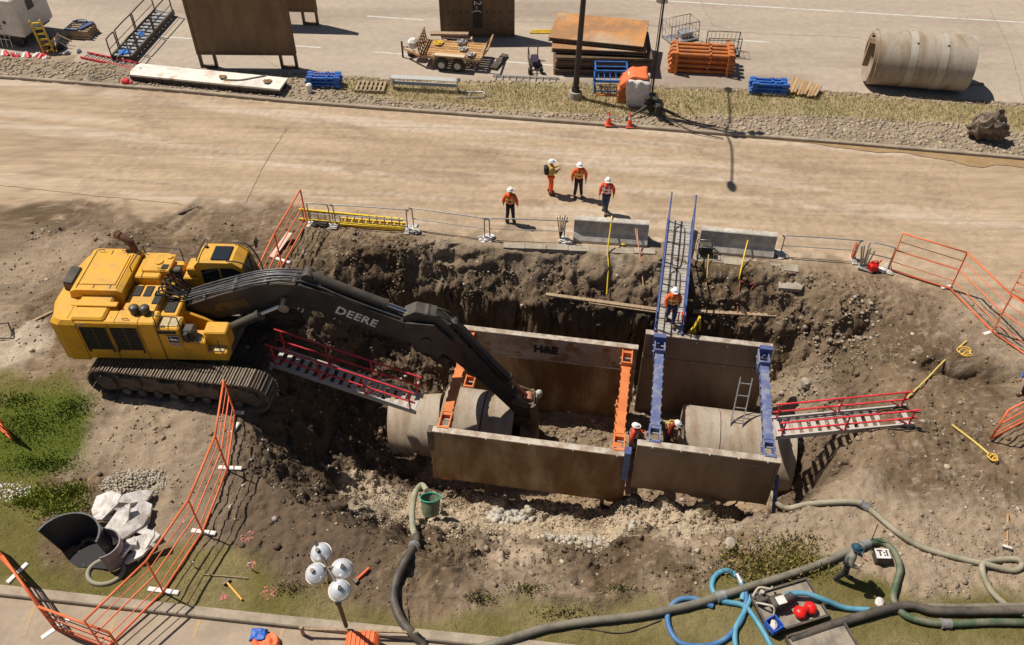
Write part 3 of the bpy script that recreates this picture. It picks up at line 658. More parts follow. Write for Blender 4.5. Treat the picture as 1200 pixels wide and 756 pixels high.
# ---------------------------------------------------------------- excavator
EX = thing('excavator', 'large yellow crawler excavator with a charcoal boom reaching into the trench', 'excavator', (-10.87, 21.6, 0), R(-2.0))
TR = bpy.data.objects
def track(sy):
    """one crawler: frame, idlers, rollers, shoes"""
    A = R(-6.0); M = Matrix.Rotation(A, 3, 'Z'); cy = 1.72 if sy > 0 else -2.14; W = .76
    def T(x, y, z): return M @ Vector((x+.2, cy+y, z))
    L = 2.5; r0 = .6; zc = .66
    # shoes around the loop
    prof = []; n_arc = 11
    for i in range(n_arc+1):
        a = -math.pi/2+math.pi*i/n_arc; prof.append((L+r0*math.cos(a), zc+r0*math.sin(a)))
    k = 19
    for i in range(1, k): prof.append((L-2*L*i/k, zc+r0-.03*math.sin(math.pi*i/k)))
    for i in range(n_arc+1):
        a = math.pi/2+math.pi*i/n_arc; prof.append((-L+r0*math.cos(a), zc+r0*math.sin(a)))
    for i in range(1, k): prof.append((-L+2*L*i/k, zc-r0))
    # resample evenly
    P = [Vector(p) for p in prof]; P.append(P[0]); d = [0]
    for a, b in zip(P, P[1:]): d.append(d[-1]+(b-a).length)
    N = 46; sh = MB()
    def at(t):
        t %= d[-1]
        for i in range(len(d)-1):
            if t <= d[i+1]: return P[i].lerp(P[i+1], (t-d[i])/(d[i+1]-d[i]+1e-9))
    for i in range(N):
        a = at(d[-1]*i/N); b = at(d[-1]*(i+.92)/N); t2 = (b-a).normalized(); nrm = Vector((t2.y, -t2.x))
        for (u0, u1, h0, h1) in ((0, 1, 0, .035), (.12, .26, .035, .085), (.48, .6, .035, .07), (.82, .95, .035, .085)):
            p = a.lerp(b, u0); q = a.lerp(b, u1)
            c = []
            for yy in (-W/2, W/2):
                for pt, h in ((p, h0), (q, h0), (q, h1), (p, h1)):
                    w = pt+nrm*h; c.append(T(w.x, yy, w.y))
            sh.hexa([c[0], c[1], c[2], c[3], c[4], c[5], c[6], c[7]])
    tr = MB(); fr = [(L+.1, .42), (L+.1, .86), (1.9, 1.0), (-1.9, 1.0), (-L, .92), (-L, .35), (-2, .3), (2, .3)]
    tr.prism([(p[0], p[1]) for p in fr], M @ Vector((.2, cy-.24, 0)), M @ Vector((0, .48, 0)), M @ Vector((1, 0, 0)), (0, 0, 1))
    o = tr.build('track_frame', M_under, EX)
    sh.build('track_shoes', M_track, o)
    w = MB(); w.cyl(T(L, -.22, zc), T(L, .22, zc), .54, n=24); w.cyl(T(L, -.3, zc), T(L, .3, zc), .2, n=14); w.build('idler_wheel', M_under, o)
    w = MB(); w.cyl(T(-L, -.2, zc), T(-L, .2, zc), .52, n=18); w.cyl(T(-L, -.36, zc), T(-L, .36, zc), .33, n=18)
    for i in range(18):
        a = 2*math.pi*i/18; c = T(-L+.55*math.cos(a), 0, zc+.55*math.sin(a)); w.box(c, (.07, .1, .07))
    w.build('drive_sprocket', M_under, o)
    w = MB()
    for i in range(8): x = -1.95+i*.56; w.cyl(T(x, -.3, .24), T(x, .3, .24), .15, n=12)
    for x in (-1.2, 0, 1.2): w.cyl(T(x, -.26, 1.12), T(x, .26, 1.12), .09, n=10)
    w.build('track_roller', M_under, o)
    s = MB()
    for x in (-1.6, -.3, 1.1): s.box(T(x, sy*.32, 1.02), (.7, .2, .05), A); s.box(T(x+.3, sy*.3, .8), (.05, .12, .4), A)
    s.build('track_step', M_under, o)
track(-1); track(1)
m = MB(); m.bev((0, 0, .85), (1.9, 2.7, .5), .1); m.cyl((0, 0, 1.05), (0, 0, 1.32), .95, n=32); m.bev((.9, 0, .8), (1.0, 3.0, .3), .08, R(-6)); m.bev((-.9, 0, .8), (1.0, 3.0, .3), .08, R(-6)); m.build('car_body', M_under, EX)
# upper structure ------------------------------------------------------
m = MB(); m.bev((-1.1, 0, 1.42), (5.2, 3.1, .22), .04); m.build('turntable_deck', M_dsteel, EX)
zt = 3.02
# counterweight: rounded rear
cw = [(-3.95, -1.2), (-3.9, -1.62), (-3.62, -1.74), (-3.05, -1.74), (-3.05, 1.74), (-3.62, 1.74), (-3.92, 1.55), (-4.12, .7), (-4.12, -.7)]
m = MB(); m.prism(cw, (0, 0, 1.25), (0, 0, 1.6), (1, 0, 0), (0, 1, 0))
top = [(p[0]+(.14 if p[0] < -3.3 else 0), p[1]*.95) for p in cw]
n = len(cw); m.add([(p[0], p[1], 2.85) for p in cw]+[(q[0], q[1], 3.0) for q in top], [(i, (i+1) % n, n+(i+1) % n, n+i) for i in range(n)]+[tuple(range(n, 2*n))])
m.build('counterweight', M_yellow, EX)
# side and engine housings
m = MB(); m.bev((-1.75, -1.42, 2.16), (2.62, .64, 1.70), .05); m.build('side_housing', M_yellow, EX)
m = MB(); m.bev((-2.62, .0, 2.45), (1.1, 3.36, 1.34), .06)
hoodp = [(-3.55, 3.0), (-3.5, 3.28), (-3.3, 3.36), (-1.95, 3.36), (-1.8, 3.28), (-1.8, 2.2), (-3.55, 2.2)]
m.prism(hoodp, (0, -.62, 0), (0, 2.1, 0)); hood = m.build('engine_hood', M_yellow, EX)
m = MB(); m.bev((-2.55, -1.05, 3.16), (1.5, .22, .05), .02); m.bev((-2.62, .4, 3.375), (1.1, 1.5, .03), .012)
m.box((-2.0, .43, 3.38), (.02, 1.9, .02)); m.build('hood_seam', M_yellow, hood)
m = MB(); m.bev((-3.72, .15, 3.14), (.34, .84, .36), .04, M=Matrix.Rotation(R(8), 3, 'Y')); m.build('air_intake', M_dsteel, EX)
m = MB(); m.bev((-3.72, .15, 3.33), (.3, .8, .02), .005, M=Matrix.Rotation(R(8), 3, 'Y')); m.build('intake_lid', M_char, EX)
m = MB(); m.tube(smooth_path([(-2.05, 1.42, 3.0), (-2.05, 1.42, 3.5), (-2.18, 1.46, 3.75), (-2.5, 1.55, 3.92)], 4), .12, n=14); m.ring((-2.42, 1.52, 3.89), (-2.56, 1.57, 3.94), .14, .1, n=14); m.cyl((-2.05, 1.42, 2.9), (-2.05, 1.42, 3.08), .2, n=14); m.build('exhaust_stack', mat('rusty exhaust', (.10, .05, .035), .8, col2=(.2, .09, .05), scale=6), EX)
# raised panels in the middle deck
m = MB(); m.bev((-1.35, .95, 2.55), (.9, 1.3, 1.2), .04); m.bev((-.72, 1.0, 2.4), (.55, 1.2, .8), .04); m.bev((-1.1, 1.0, 3.18), (.95, .9, .1), .03); m.cyl((-1.1, 1.0, 3.2), (-1.1, 1.0, 3.27), .15, n=18); m.cyl((-.8, 1.25, 3.2), (-.8, 1.25, 3.27), .1, n=14); m.build('deck_housing', M_yellow, EX)
m = MB(); m.bev((-1.2, -.45, 2.55), (1.1, 1.3, .75), .04); m.bev((-.35, -.55, 2.4), (.7, 1.0, .6), .04); m.build('pump_cover', M_yellow, EX)
m = MB()
for x, y in ((-1.5, -.15), (-1.15, -.15), (-.75, -.5)): m.bev((x, y, 2.94), (.26, .5, .03), .01)
m.bev((-.3, -.55, 2.72), (.34, .7, .03), .01); m.bev((-.82, .75, 3.24), (.22, .24, .02), .006); m.build('non_slip_plate', M_grille, EX)
for x in (-1.2, -.86):
    m = MB(); m.cyl((x, -1.25, 3.0), (x, -1.25, 3.2), .15, n=16); m.ball((x, -1.25, 3.22), .17, 14, 6, .55); m.build('air_precleaner', M_char, EX)
# grilles on the near side
for x0, x1 in ((-2.93, -2.08), (-1.93, -1.08)):
    g = MB(); g.box(((x0+x1)/2, -1.745, 2.28), (x1-x0, .03, 1.0)); o = g.build('side_grille', M_grille, EX)
    f = MB()
    for k in range(9): f.box(((x0+x1)/2, -1.766, 1.86+k*.105), (x1-x0, .015, .018))
    f.box(((x0+x1)/2, -1.768, 2.28), (.035, .02, 1.0)); f.box((x0, -1.768, 2.28), (.03, .03, 1.04)); f.box((x1, -1.768, 2.28), (.03, .03, 1.04)); f.build('grille_louvre', M_dsteel, o)
m = MB()
for x in (-2.0, -1.0, -.45): m.box((x, -1.744, 2.15), (.012, .012, 1.6))
m.build('panel_seam', M_char, EX)
# fuel tank side with logo, steps, tool box at the front
m = MB(); m.bev((-.1, -1.42, 2.05), (.72, .62, 1.45), .04); m.bev((.6, -1.42, 1.75), (.75, .62, .85), .04); m.build('fuel_tank', M_yellow, EX)
m = MB(); m.bev((1.25, -1.18, 1.98), (.75, .55, .78), .04); m.bev((1.18, -1.52, 1.55), (.85, .45, .4), .04); m.bev((.84, -1.6, 1.9), (.1, .3, .6), .03); m.build('tool_box', M_yellow, EX)
m = MB(); m.box((1.25, -1.52, 1.77), (.5, .36, .03)); m.box((.72, -1.58, 2.2), (.2, .3, .03)); m.box((1.0, -1.5, 1.3), (.35, .3, .04)); m.box((-.1, -1.42, 2.79), (.6, .4, .03)); m.build('step_plate', mat('pale step plate', (.55, .42, .2), .6, col2=(.4, .33, .2), scale=8), EX)
m = MB(); m.bev((.42, -1.45, 2.4), (.45, .4, .4), .05); m.cyl((.45, -1.75, 2.25), (.45, -1.75, 2.6), .06); m.build('filter_housing', M_char, EX)
m = MB()
for a, b in (((-.4, -1.72, 2.8), (-.4, -1.72, 3.35)), ((-.4, -1.72, 3.35), (.35, -1.72, 3.3)), ((.35, -1.72, 3.3), (.35, -1.72, 2.4)), ((-.4, -1.72, 3.35), (-.4, -1.0, 3.35)), ((-.4, -1.0, 3.35), (-.4, -1.0, 2.9)),
             ((.75, -1.72, 2.2), (.75, -1.72, 2.75)), ((.75, -1.72, 2.75), (1.05, -1.72, 2.4)), ((1.05, -1.72, 2.4), (1.1, -1.72, 1.8)), ((1.4, -1.7, 1.8), (1.4, -1.7, 2.3)), ((-.75, .2, 3.1), (-.2, .2, 3.2)), ((-1.9, -1.5, 3.0), (-1.9, -1.5, 3.02)),
             ((-1.75, .3, 3.36), (-1.75, .3, 3.6)), ((-1.75, .3, 3.6), (-1.75, 1.5, 3.5)), ((-1.75, 1.5, 3.5), (-1.75, 1.5, 3.0)), ((-1.75, 1.5, 3.5), (-.5, 1.5, 3.4)), ((-.5, 1.5, 3.4), (-.5, 1.5, 2.8))):
    m.tube([a, b], .018, n=6)
m.build('handrail', M_char, EX)
m = MB(); m.bev((-.15, -1.738, 2.62), (.62, .02, .14), .005); m.bev((0.02, -1.738, 2.32), (.42, .02, .36), .06); o = m.build('badge_plate', M_black, EX)
M_badge = mat('badge cream', (.8, .78, .7), .5)
m = MB(); y = -1.752   # leaping deer outline, plus border
deer = [(-.15, -.02), (-.11, .03), (-.1, .1), (-.07, .04), (-.03, .02), (.06, .03), (.14, -.03), (.16, -.08), (.1, -.04), (.04, -.04), (.1, -.09), (.02, -.06), (-.04, -.05), (-.1, -.1), (-.08, -.04)]
m.prism([(.02+p[0], 2.33+p[1]) for p in deer], (0, y, 0), (0, -.004, 0))
for a, b in (((-.165, .15), (.205, .15)), ((-.165, -.15), (.205, -.15)), ((-.17, .15), (-.17, -.15)), ((.21, .15), (.21, -.15))): m.bar((a[0], y, 2.32+a[1]), (b[0], y, 2.32+b[1]), .008, .014)
m.build('deer_emblem', M_badge, o)
m = MB(); m.prism([(.06+.17*math.cos(a), 2.05+.055*math.sin(a)) for a in np.linspace(0, 2*math.pi, 18)[:-1]], (0, -1.739, 0), (0, -.006, 0)); m.build('decal', mat('pink decal', (.6, .4, .42), .5, col2=(.5, .25, .28), scale=14), EX)
M_oilshade = mat('dark oily steel and recess shade', (.022, .02, .018), .5, col2=(.06, .045, .03), scale=5)
m = MB(); m.box((-1.72, .95, 2.2), (.16, 1.4, 1.3)); m.box((-.1, .2, 1.9), (1.2, .9, .7)); m.build('recess_shade', M_oilshade, EX)  # near-black blocks fill gaps between housings, their colour standing in for shade
m = MB()
for i, (p, q) in enumerate((((-.6, -.1, 2.3), (.3, .35, 2.35)), ((-.5, .1, 2.35), (.25, .45, 2.2)), ((-.55, .3, 2.3), (.3, -.35, 2.4)), ((-.4, .45, 2.3), (.1, .6, 2.1)), ((-.5, -.3, 2.75), (.2, -.3, 2.4)))):
    p = Vector(p); q = Vector(q); m.tube(smooth_path([p, p.lerp(q, .3)+Vector((0, 0, .18)), p.lerp(q, .7)+Vector((0, .05, .1)), q], 5), .035, n=7)
m.build('swing_hose', M_black, EX)
m = MB(); m.cyl((-.05, .1, 2.2), (-.05, .1, 2.5), .14, n=14); m.bev((.2, -.1, 2.3), (.25, .3, .2), .04); m.build('control_valve', M_dsteel, EX)
m = MB()
for x in (-3.3, -2.75, -2.2): m.box((x, .43, 3.372), (.014, 1.9, .012))
m.box((-2.7, -.35, 3.372), (1.3, .014, .012)); m.box((-1.75, -1.42, 3.012), (.014, .6, .01)); m.box((-1.0, -1.42, 3.012), (.014, .6, .01)); m.box((-3.3, 0, 3.0), (.014, 3.2, .012)); m.build('hood_seam', M_oilshade, EX)
m = MB()
for x, y, z in ((-2.95, -1.2, 3.02), (-2.2, -1.6, 3.02), (-1.4, -1.6, 3.02), (-2.3, 1.3, 3.4), (-3.1, 1.3, 3.4), (-.9, .6, 3.25)): m.tube([(x-.09, y, z), (x-.09, y, z+.06), (x+.09, y, z+.06), (x+.09, y, z)], .012, n=5)
for x in (-2.9, -2.1, -1.95, -1.1): m.box((x, -1.765, 1.72), (.06, .03, .1))
m.build('latch', M_oilshade, EX)
m = MB()
for x, y in ((-2.85, -1.58), (-.2, -1.7)): m.box((x, -1.746 if y < -1.5 else y, 2.9 if y < -1.5 else 3.01), (.16, .008, .1) if y < -1.5 else (.14, .2, .006))
m.build('warning_decal', mat('decal cream and black', (.7, .66, .5), .6, col2=(.05, .05, .05), scale=30, lo=.48, hi=.52), EX)
# cab on the far side
cab = [(.15, 1.35), (.15, 3.25), (.3, 3.42), (1.45, 3.42), (1.75, 3.2), (1.95, 2.3), (1.8, 1.35)]
m = MB(); m.prism(cab, (0, .78, 0), (0, 1.02, 0)); cabo = m.build('cab', M_yellow, EX)
m = MB()
m.prism([(.35, 1.8), (.35, 3.1), (.95, 3.2), (.95, 1.8)], (0, .765, 0), (0, .01, 0)); m.prism([(1.02, 1.8), (1.02, 3.2), (1.45, 3.2), (1.68, 3.05), (1.84, 2.3), (1.8, 1.8)], (0, .765, 0), (0, .01, 0))
m.prism([(.35, 1.8), (.35, 3.1), (.95, 3.2), (.95, 1.8)], (0, 1.805, 0), (0, .01, 0)); m.prism([(1.02, 1.5), (1.02, 3.2), (1.45, 3.2), (1.68, 3.05), (1.84, 2.3), (1.76, 1.5)], (0, 1.805, 0), (0, .01, 0))
m.hexa([(1.79, .84, 3.12), (1.79, 1.74, 3.12), (1.985, 1.74, 2.3), (1.985, .84, 2.3), (1.77, .84, 3.12), (1.77, 1.74, 3.12), (1.965, 1.74, 2.3), (1.965, .84, 2.3)])
m.build('cab_window', M_glass, cabo)
m = MB(); m.bev((1.02, 1.28, 3.45), (.62, .72, .04), .02); m.build('roof_hatch', M_glass, cabo)
m = MB(); m.tube(smooth_path([(.4, 1.82, 3.5), (.3, 1.85, 3.55), (.25, 1.3, 3.52), (.3, .8, 3.5)], 4), .02); m.tube(smooth_path([(1.3, .8, 3.5), (1.75, .85, 3.4), (2.1, .95, 2.9), (2.2, 1.3, 2.2), (2.1, 1.7, 2.6), (1.8, 1.78, 3.4), (1.3, 1.78, 3.5)], 4), .025); m.build('cab_guard', M_char, cabo)
m = MB(); m.cyl((.4, 1.6, 3.42), (.4, 1.6, 3.5), .06); m.bev((2.0, 1.95, 3.4), (.06, .26, .34), .02); m.bar((1.7, 1.8, 3.3), (2.0, 1.95, 3.3), .03); m.build('mirror', M_char, cabo)
m = MB(); m.bev((-.1, 1.25, 2.1), (.5, 1.0, 1.3), .04); m.bev((-.02, 1.1, 2.95), (.3, .6, .35), .04); m.build('cab_mount', M_yellow, EX)
m = MB(); m.bev((-.35, .62, 3.1), (.26, .26, .4), .04); m.build('air_filter', M_dsteel, EX)
# swing frame brackets for the boom foot
m = MB()
for y in (-.52, .52): m.prism([(-.9, 1.45), (-.5, 2.3), (-.1, 2.5), (.25, 2.3), (1.3, 1.75), (1.5, 1.4), (1.2, 1.3), (-.9, 1.3)], (0, y-.05, 0), (0, .1, 0))
m.cyl((0, -.62, 2.12), (0, .62, 2.12), .12, n=14); m.build('boom_bracket', M_yellow, EX)
# boom ---------------------------------------------------------------
bp = [(-.35, 1.98), (-.3, 2.3), (0, 2.45), (1.3, 3.02), (2.4, 3.42), (3.2, 3.56), (3.9, 3.5), (4.6, 3.22), (5.9, 2.5), (7.4, 1.72), (7.9, 1.45), (8.05, 1.1), (7.85, .8), (7.3, .9), (6.1, 1.44), (5.0, 2.0), (4.3, 2.38), (3.7, 2.56), (3.1, 2.56), (2.2, 2.34), (1.0, 1.98), (.2, 1.82)]
m = MB(); m.prism(bp, (0, -.33, 0), (0, .66, 0)); boom = m.build('boom', M_char, EX)
M_scuff = mat('old ochre touch-up paint', (.16, .1, .03), .5, col2=(.08, .06, .03), scale=4, lo=.4, hi=.6)
m = MB(); m.prism([(.9, 2.25), (1.0, 2.6), (2.0, 2.85), (2.1, 2.55)], (0, -.336, 0), (0, .004, 0)); m.build('paint_patch', M_scuff, boom)
# raised flanges along both edges
m = MB()
tp = bp[2:10]; bt = bp[13:21]
for a, b in zip(tp, tp[1:]):
    for y in (-.32, .32): m.bar((a[0], y, a[1]+.01), (b[0], y, b[1]+.01), .06, .03)
for a, b in zip(bt, bt[1:]): m.bar((a[0], -.32, a[1]), (b[0], -.32, b[1]), .05, .03)
m.build('boom_flange', M_char, boom)
Mx = Matrix(((1, 0, 0, 0), (0, 0, 1, 0), (0, 1, 0, 0), (0, 0, 0, 1)))
ang = math.atan2(1.72-2.5, 1.5)
Mt = Matrix.Translation((5.5, -.342, 2.16)) @ Matrix.Rotation(-ang-0.0, 4, 'Y') @ Matrix.Rotation(math.pi/2, 4, 'X')
text_mb('DEERE', .47, .008, Mt, 1.08, bold=.012).build('lettering', mat('lettering white', (.8, .78, .74), .5), boom)
# hoses and pipes over the boom
def offs(poly, d):
    return [(p[0], p[1]+d) for p in poly]
m = MB(); tl = [(-.6, 2.75), (-.1, 2.6), (.6, 2.85), (1.3, 3.1), (2.4, 3.5), (3.2, 3.65), (3.9, 3.6), (4.5, 3.37)]
for i, y in enumerate((-.27, -.17, -.07, .05, .15, .25)):
    tt = tl if i % 2 else tl+[(5.3, 2.93), (6.4, 2.32), (7.3, 1.86)]
    m.tube(smooth_path([(p[0], y+.03*math.sin(p[0]*2+i), p[1]+.03+.02*(i % 3)) for p in tt], 4), .028, n=6)
m.build('hydraulic_pipe', mat('grey hydraulic pipe', (.07, .08, .1), .35, metal=.3, col2=(.14, .145, .15), scale=5, dust=.2), boom)
m = MB()
for x, z in ((.7, 2.8), (1.7, 3.2), (2.8, 3.54), (3.7, 3.58)): m.box((x, 0, z+.08), (.06, .68, .05))
m.build('pipe_clamp', M_dsteel, boom)
m = MB()
for i, y in enumerate((-.3, -.18, -.05, .1, .22, .34)):
    m.tube(smooth_path([(-.95+.1*i, y*1.3, 2.5), (-.75+.06*i, y*1.1, 3.1+.07*i), (-.3, y, 3.0+.05*i), (.1, y, 2.72)], 5), .03, n=7)
m.build('hose_bundle', M_black, boom)
def cylr(name, a, b, r, par, k=.6, rod=M_chrome):
    a = Vector(a); b = Vector(b); c = a.lerp(b, k); mm = MB(); mm.cyl(a, c, r, n=16); mm.cyl(c-(b-a).normalized()*.08, c+(b-a).normalized()*.04, r*1.15, n=16)
    d = Vector((0, 1, 0)); mm.cyl(a-d*r*1.2, a+d*r*1.2, r*1.1, n=12); o = mm.build(name, M_char, par)
    q = MB(); q.cyl(c, b, r*.5, n=12); q.cyl(b-d*r*1.3, b+d*r*1.3, r*1.05, n=14); q.build('piston_rod', rod, o)
for y in (-.56, .56): cylr('boom_cylinder', (1.0, y, 1.55), (3.35, y, 2.88), .17, boom, .62)
cylr('stick_cylinder', (4.1, 0, 3.68), (7.35, 0, 1.98), .17, boom, .72)
m = MB(); m.box((4.1, 0, 3.5), (.5, .4, .3)); m.cyl((3.35, -.75, 2.88), (3.35, .75, 2.88), .1, n=12); m.build('cylinder_lug', M_char, boom)
# stick --------------------------------------------------------------
sp = [(6.95, 1.75), (7.0, 2.15), (7.4, 2.38), (8.05, 2.2), (8.45, 1.75), (9.15, .65), (11.15, -2.6), (11.2, -2.9), (10.95, -3.0), (10.75, -2.9), (9.55, -1.15), (8.3, .35), (7.6, .7), (7.35, 1.1)]
m = MB(); m.prism(sp, (0, -.26, 0), (0, .52, 0)); stick = m.build('stick', M_char, EX)
m = MB()
for y in (-.4, .34): m.prism([(6.95, 1.6), (7.1, 1.98), (8.0, 1.9), (8.6, 1.1), (8.1, .4), (7.4, .65)], (0, y, 0), (0, .06, 0))
m.bev((7.55, 0, 2.24), (.6, .56, .1), .04, M=Matrix.Rotation(R(-4), 3, 'Y')); m.cyl((7.7, -.46, 1.15), (7.7, .46, 1.15), .16, n=16); m.build('stick_gusset', M_char, stick)
cylr('bucket_cylinder', (8.6, 0, 1.65), (11.1, 0, -2.1), .14, stick, .72, mat('dusty red rod', (.45, .2, .12), .5))
m = MB()
for y in (-.22, .2): m.tube(smooth_path([(7.4, y, 2.2), (8.3, y*.8, 2.1), (8.8, y, 1.45), (9.6, y, .15), (10.3, y, -1.0)], 6), .035, n=7)
m.tube(smooth_path([(9.6, -.32, .1), (9.4, -.45, -.4), (9.0, -.42, -.2), (8.9, -.32, .5)], 6), .028, n=7)
for i in range(5): q = Vector((8.7+i*.45, 0, 1.35-i*.75)); m.box(q, (.1, .5, .1)); m.ball(q+Vector((.05, -.28, .1)), .045, 6, 4)
m.build('stick_hose', M_black, stick)
m = MB()
for y in (-.36, .3): m.prism([(10.5, -1.9), (10.7, -1.8), (11.3, -2.15), (11.37, -2.35), (11.1, -2.3), (10.55, -2.1)], (0, y, 0), (0, .07, 0)); m.prism([(11.1, -2.1), (11.37, -2.15), (11.5, -3.1), (11.25, -3.15)], (0, y, 0), (0, .07, 0))
m.cyl((11.25, -.45, -2.2), (11.25, .45, -2.2), .08); m.build('bucket_linkage', M_track, stick)
m = MB(); m.ball((11.47, .1, -1.95), .13, 8, 5); m.ball((11.45, .2, -2.25), .1, 8, 5); m.bar((11.45, .1, -1.9), (11.4, .1, -2.5), .08); m.build('grease_fitting', mat('pale greasy fitting', (.5, .47, .4), .4), stick)
# coupler and bucket
M_bucket = mat('brown worn bucket', (.06, .038, .026), .6, metal=.2, col2=(.13, .08, .05), scale=2.5, bump=.2, dust=.3)
m = MB()
for y in (-.34, .26): m.prism([(10.95, -2.85), (11.7, -2.95), (11.75, -3.35), (11.4, -3.5), (10.9, -3.3)], (0, y, 0), (0, .08, 0))
m.cyl((11.15, -.4, -3.0), (11.15, .4, -3.0), .1); m.cyl((11.6, -.4, -3.15), (11.6, .4, -3.15), .1); m.bev((11.3, 0, -3.3), (.55, .5, .3), .05); coup = m.build('quick_coupler', M_bucket, EX)
prof = []
for i in range(13):
    a = R(95-i*20); prof.append((11.35+.66*math.cos(a)*(1+.1*(i > 8)), -3.95+.74*math.sin(a)))
m = MB(); inn = [(11.35+(p[0]-11.35)*.92, -4.05+(p[1]+4.05)*.92) for p in prof]
for (a, b, c, d) in zip(prof, prof[1:], inn, inn[1:]): m.prism([a, b, d, c], (0, -.85, 0), (0, 1.7, 0))
for y in (-.89, .85): m.prism(prof, (0, y, 0), (0, .04, 0))
for y in (-.3, .22): m.prism([(11.0, -3.45), (11.75, -3.35), (11.7, -3.1), (11.1, -3.1)], (0, y, 0), (0, .08, 0))
b_ = m.build('bucket', M_bucket, EX)
m = MB()
for i in range(5): m.bar((prof[-1][0], -.7+i*.35, prof[-1][1]), (prof[-1][0]-.05, -.7+i*.35, prof[-1][1]+.22), .1, .06)
m.build('bucket_tooth', M_track, b_)
for top_ in (boom, stick, coup, b_):
    for o in [top_]+list(top_.children_recursive):
        for v in o.data.vertices: v.co.x = v.co.x*1.035 if top_ in (boom, stick) else v.co.x-.1+(0 if top_ is coup else .0)
# ---------------------------------------------------------------- trench shields
def s3(s, t, z): return ST(s, t, z)
def panel(mb, s0, s1, t, th, z0, z1):
    a = [s3(s0, t, z0), s3(s1, t, z0), s3(s1, t+th, z0), s3(s0, t+th, z0)]
    mb.hexa(a+[q+Vector((0, 0, z1-z0)) for q in a]); return mb
def dotrow(mb, s0, s1, t, z, n, r=.035):
    for i in range(n):
        s = s0+(s1-s0)*i/(n-1); c = s3(s, t, z); mb.ball(c, r, 8, 5)
def shield(name_label, s0, s1, matn, topmat, col, strut_s, front_legs, tf=0.0, tb=5.0, zt=-1.0, hn=2.65):
    root = thing('trench_shield', name_label, 'trench shield', s3((s0+s1)/2, 2.55, -5.3), R(-9.2)); zn = zt-hn; ze = zt-1.16
    m = panel(MB(), s0, s1, tf, .16, zn, zt)
    for sa, sb in ((s0, s0+.08), (s1-.08, s1)): panel(m, sa, sb, tf-.03, .22, zn, zt-.03)
    fr = m.build('near_panel', matn, root, True)
    e = panel(MB(), s0-.01, s1+.01, tf-.03, .24, zt, zt+.045); e.build('top_edge', M_edge, fr, True)
    l = MB()
    for sa in front_legs:
        panel(l, sa, sa+.14, tf+.02, .12, zn-1.3, zn); panel(l, sa+.5, sa+.64, tf+.02, .12, zn-1.3, zn); panel(l, sa, sa+.64, tf+.02, .12, zn-.55, zn-.45)
    if front_legs: l.build('panel_leg', matn, fr, True)
    b = MB(); dotrow(b, s0+.5, s1-.4, tf-.035, zt, 5); b.build('bolt', M_galv, fr, True)
    m = panel(MB(), s0, s1, tb, .16, -5.4, ze); panel(m, s0, s0+.1, tb-.04, .24, -5.4, ze-.04); panel(m, s1-.1, s1, tb-.04, .24, -5.4, ze-.04); far = m.build('far_panel', matn, root, True)
    m = panel(MB(), s0+.01, s1-.01, tb-.03, .2, ze+.01, zt); up = m.build('far_panel_extension', topmat, root, True)
    e = panel(MB(), s0, s1, tb-.045, .23, zt, zt+.045); e.build('top_edge', M_edge, up, True)
    b = MB(); dotrow(b, s0+.8, s1-.5, tb-.05, zt-.12, 4); dotrow(b, s0+.8, s1-.5, tb-.06, ze, 4); b.build('bolt', M_galv, up, True)
    e = panel(MB(), s0, s1, tb-.05, .02, ze-.01, ze+.03); e.build('seam_strip', M_edge if topmat is M_ptop else matn, up, True)
    for s in strut_s:
        for zz in ((zt-.22, zt-2.6) if matn is M_panel else (zt-.22,)):
            m = MB(); w = .15; t0_, t1_ = tf+.16, tb-.03
            panel(m, s-w, s+w, t0_+.85, t1_-t0_-1.65, zz-.15, zz+.13)
            o = m.build('strut', col, root, True)
            for t0, t1 in ((t0_, t0_+.85), (t1_-.8, t1_)):
                k = MB(); panel(k, s-w-.05, s-w, t0, t1-t0, zz-.2, zz+.18); panel(k, s+w, s+w+.05, t0, t1-t0, zz-.2, zz+.18)
                panel(k, s-w-.04, s+w+.04, t0, .06, zz-.35, zz+.3); panel(k, s-w, s+w, t0+.1, .12, zz-.1, zz+.12); panel(k, s-w, s+w, t1-.16, .12, zz-.1, zz+.15)
                k.build('strut_socket', col, o, True)
            k = MB()
            for i in range(9):
                for sd in (-1, 1): panel(k, s+sd*(w+.015)-.015, s+sd*(w+.015)+.015, t0_+1.0+i*.36, .12, zz-.02, zz+.12)
            k.build('strut_lug', col, o, True)
            k = MB()
            for t0 in (t0_+.3, t0_+.6, t1_-.6, t1_-.3): k.cyl(s3(s-w-.1, t0, zz), s3(s+w+.1, t0, zz), .035)
            k.build('strut_pin', M_steel, o, True)
    return root
SHL = shield('brown steel trench box with two orange cross struts under the boom', 0, 6.8, M_panel, M_ptop, M_orange, (.42, 6.42), (6.02,))
SHR = shield('grey brown steel trench box with two blue cross struts below the walkway', 7.0, 11.6, M_panel2, M_panel2, M_blue, (7.55, 11.28), (), .1, 5.3, -.45, 2.35)
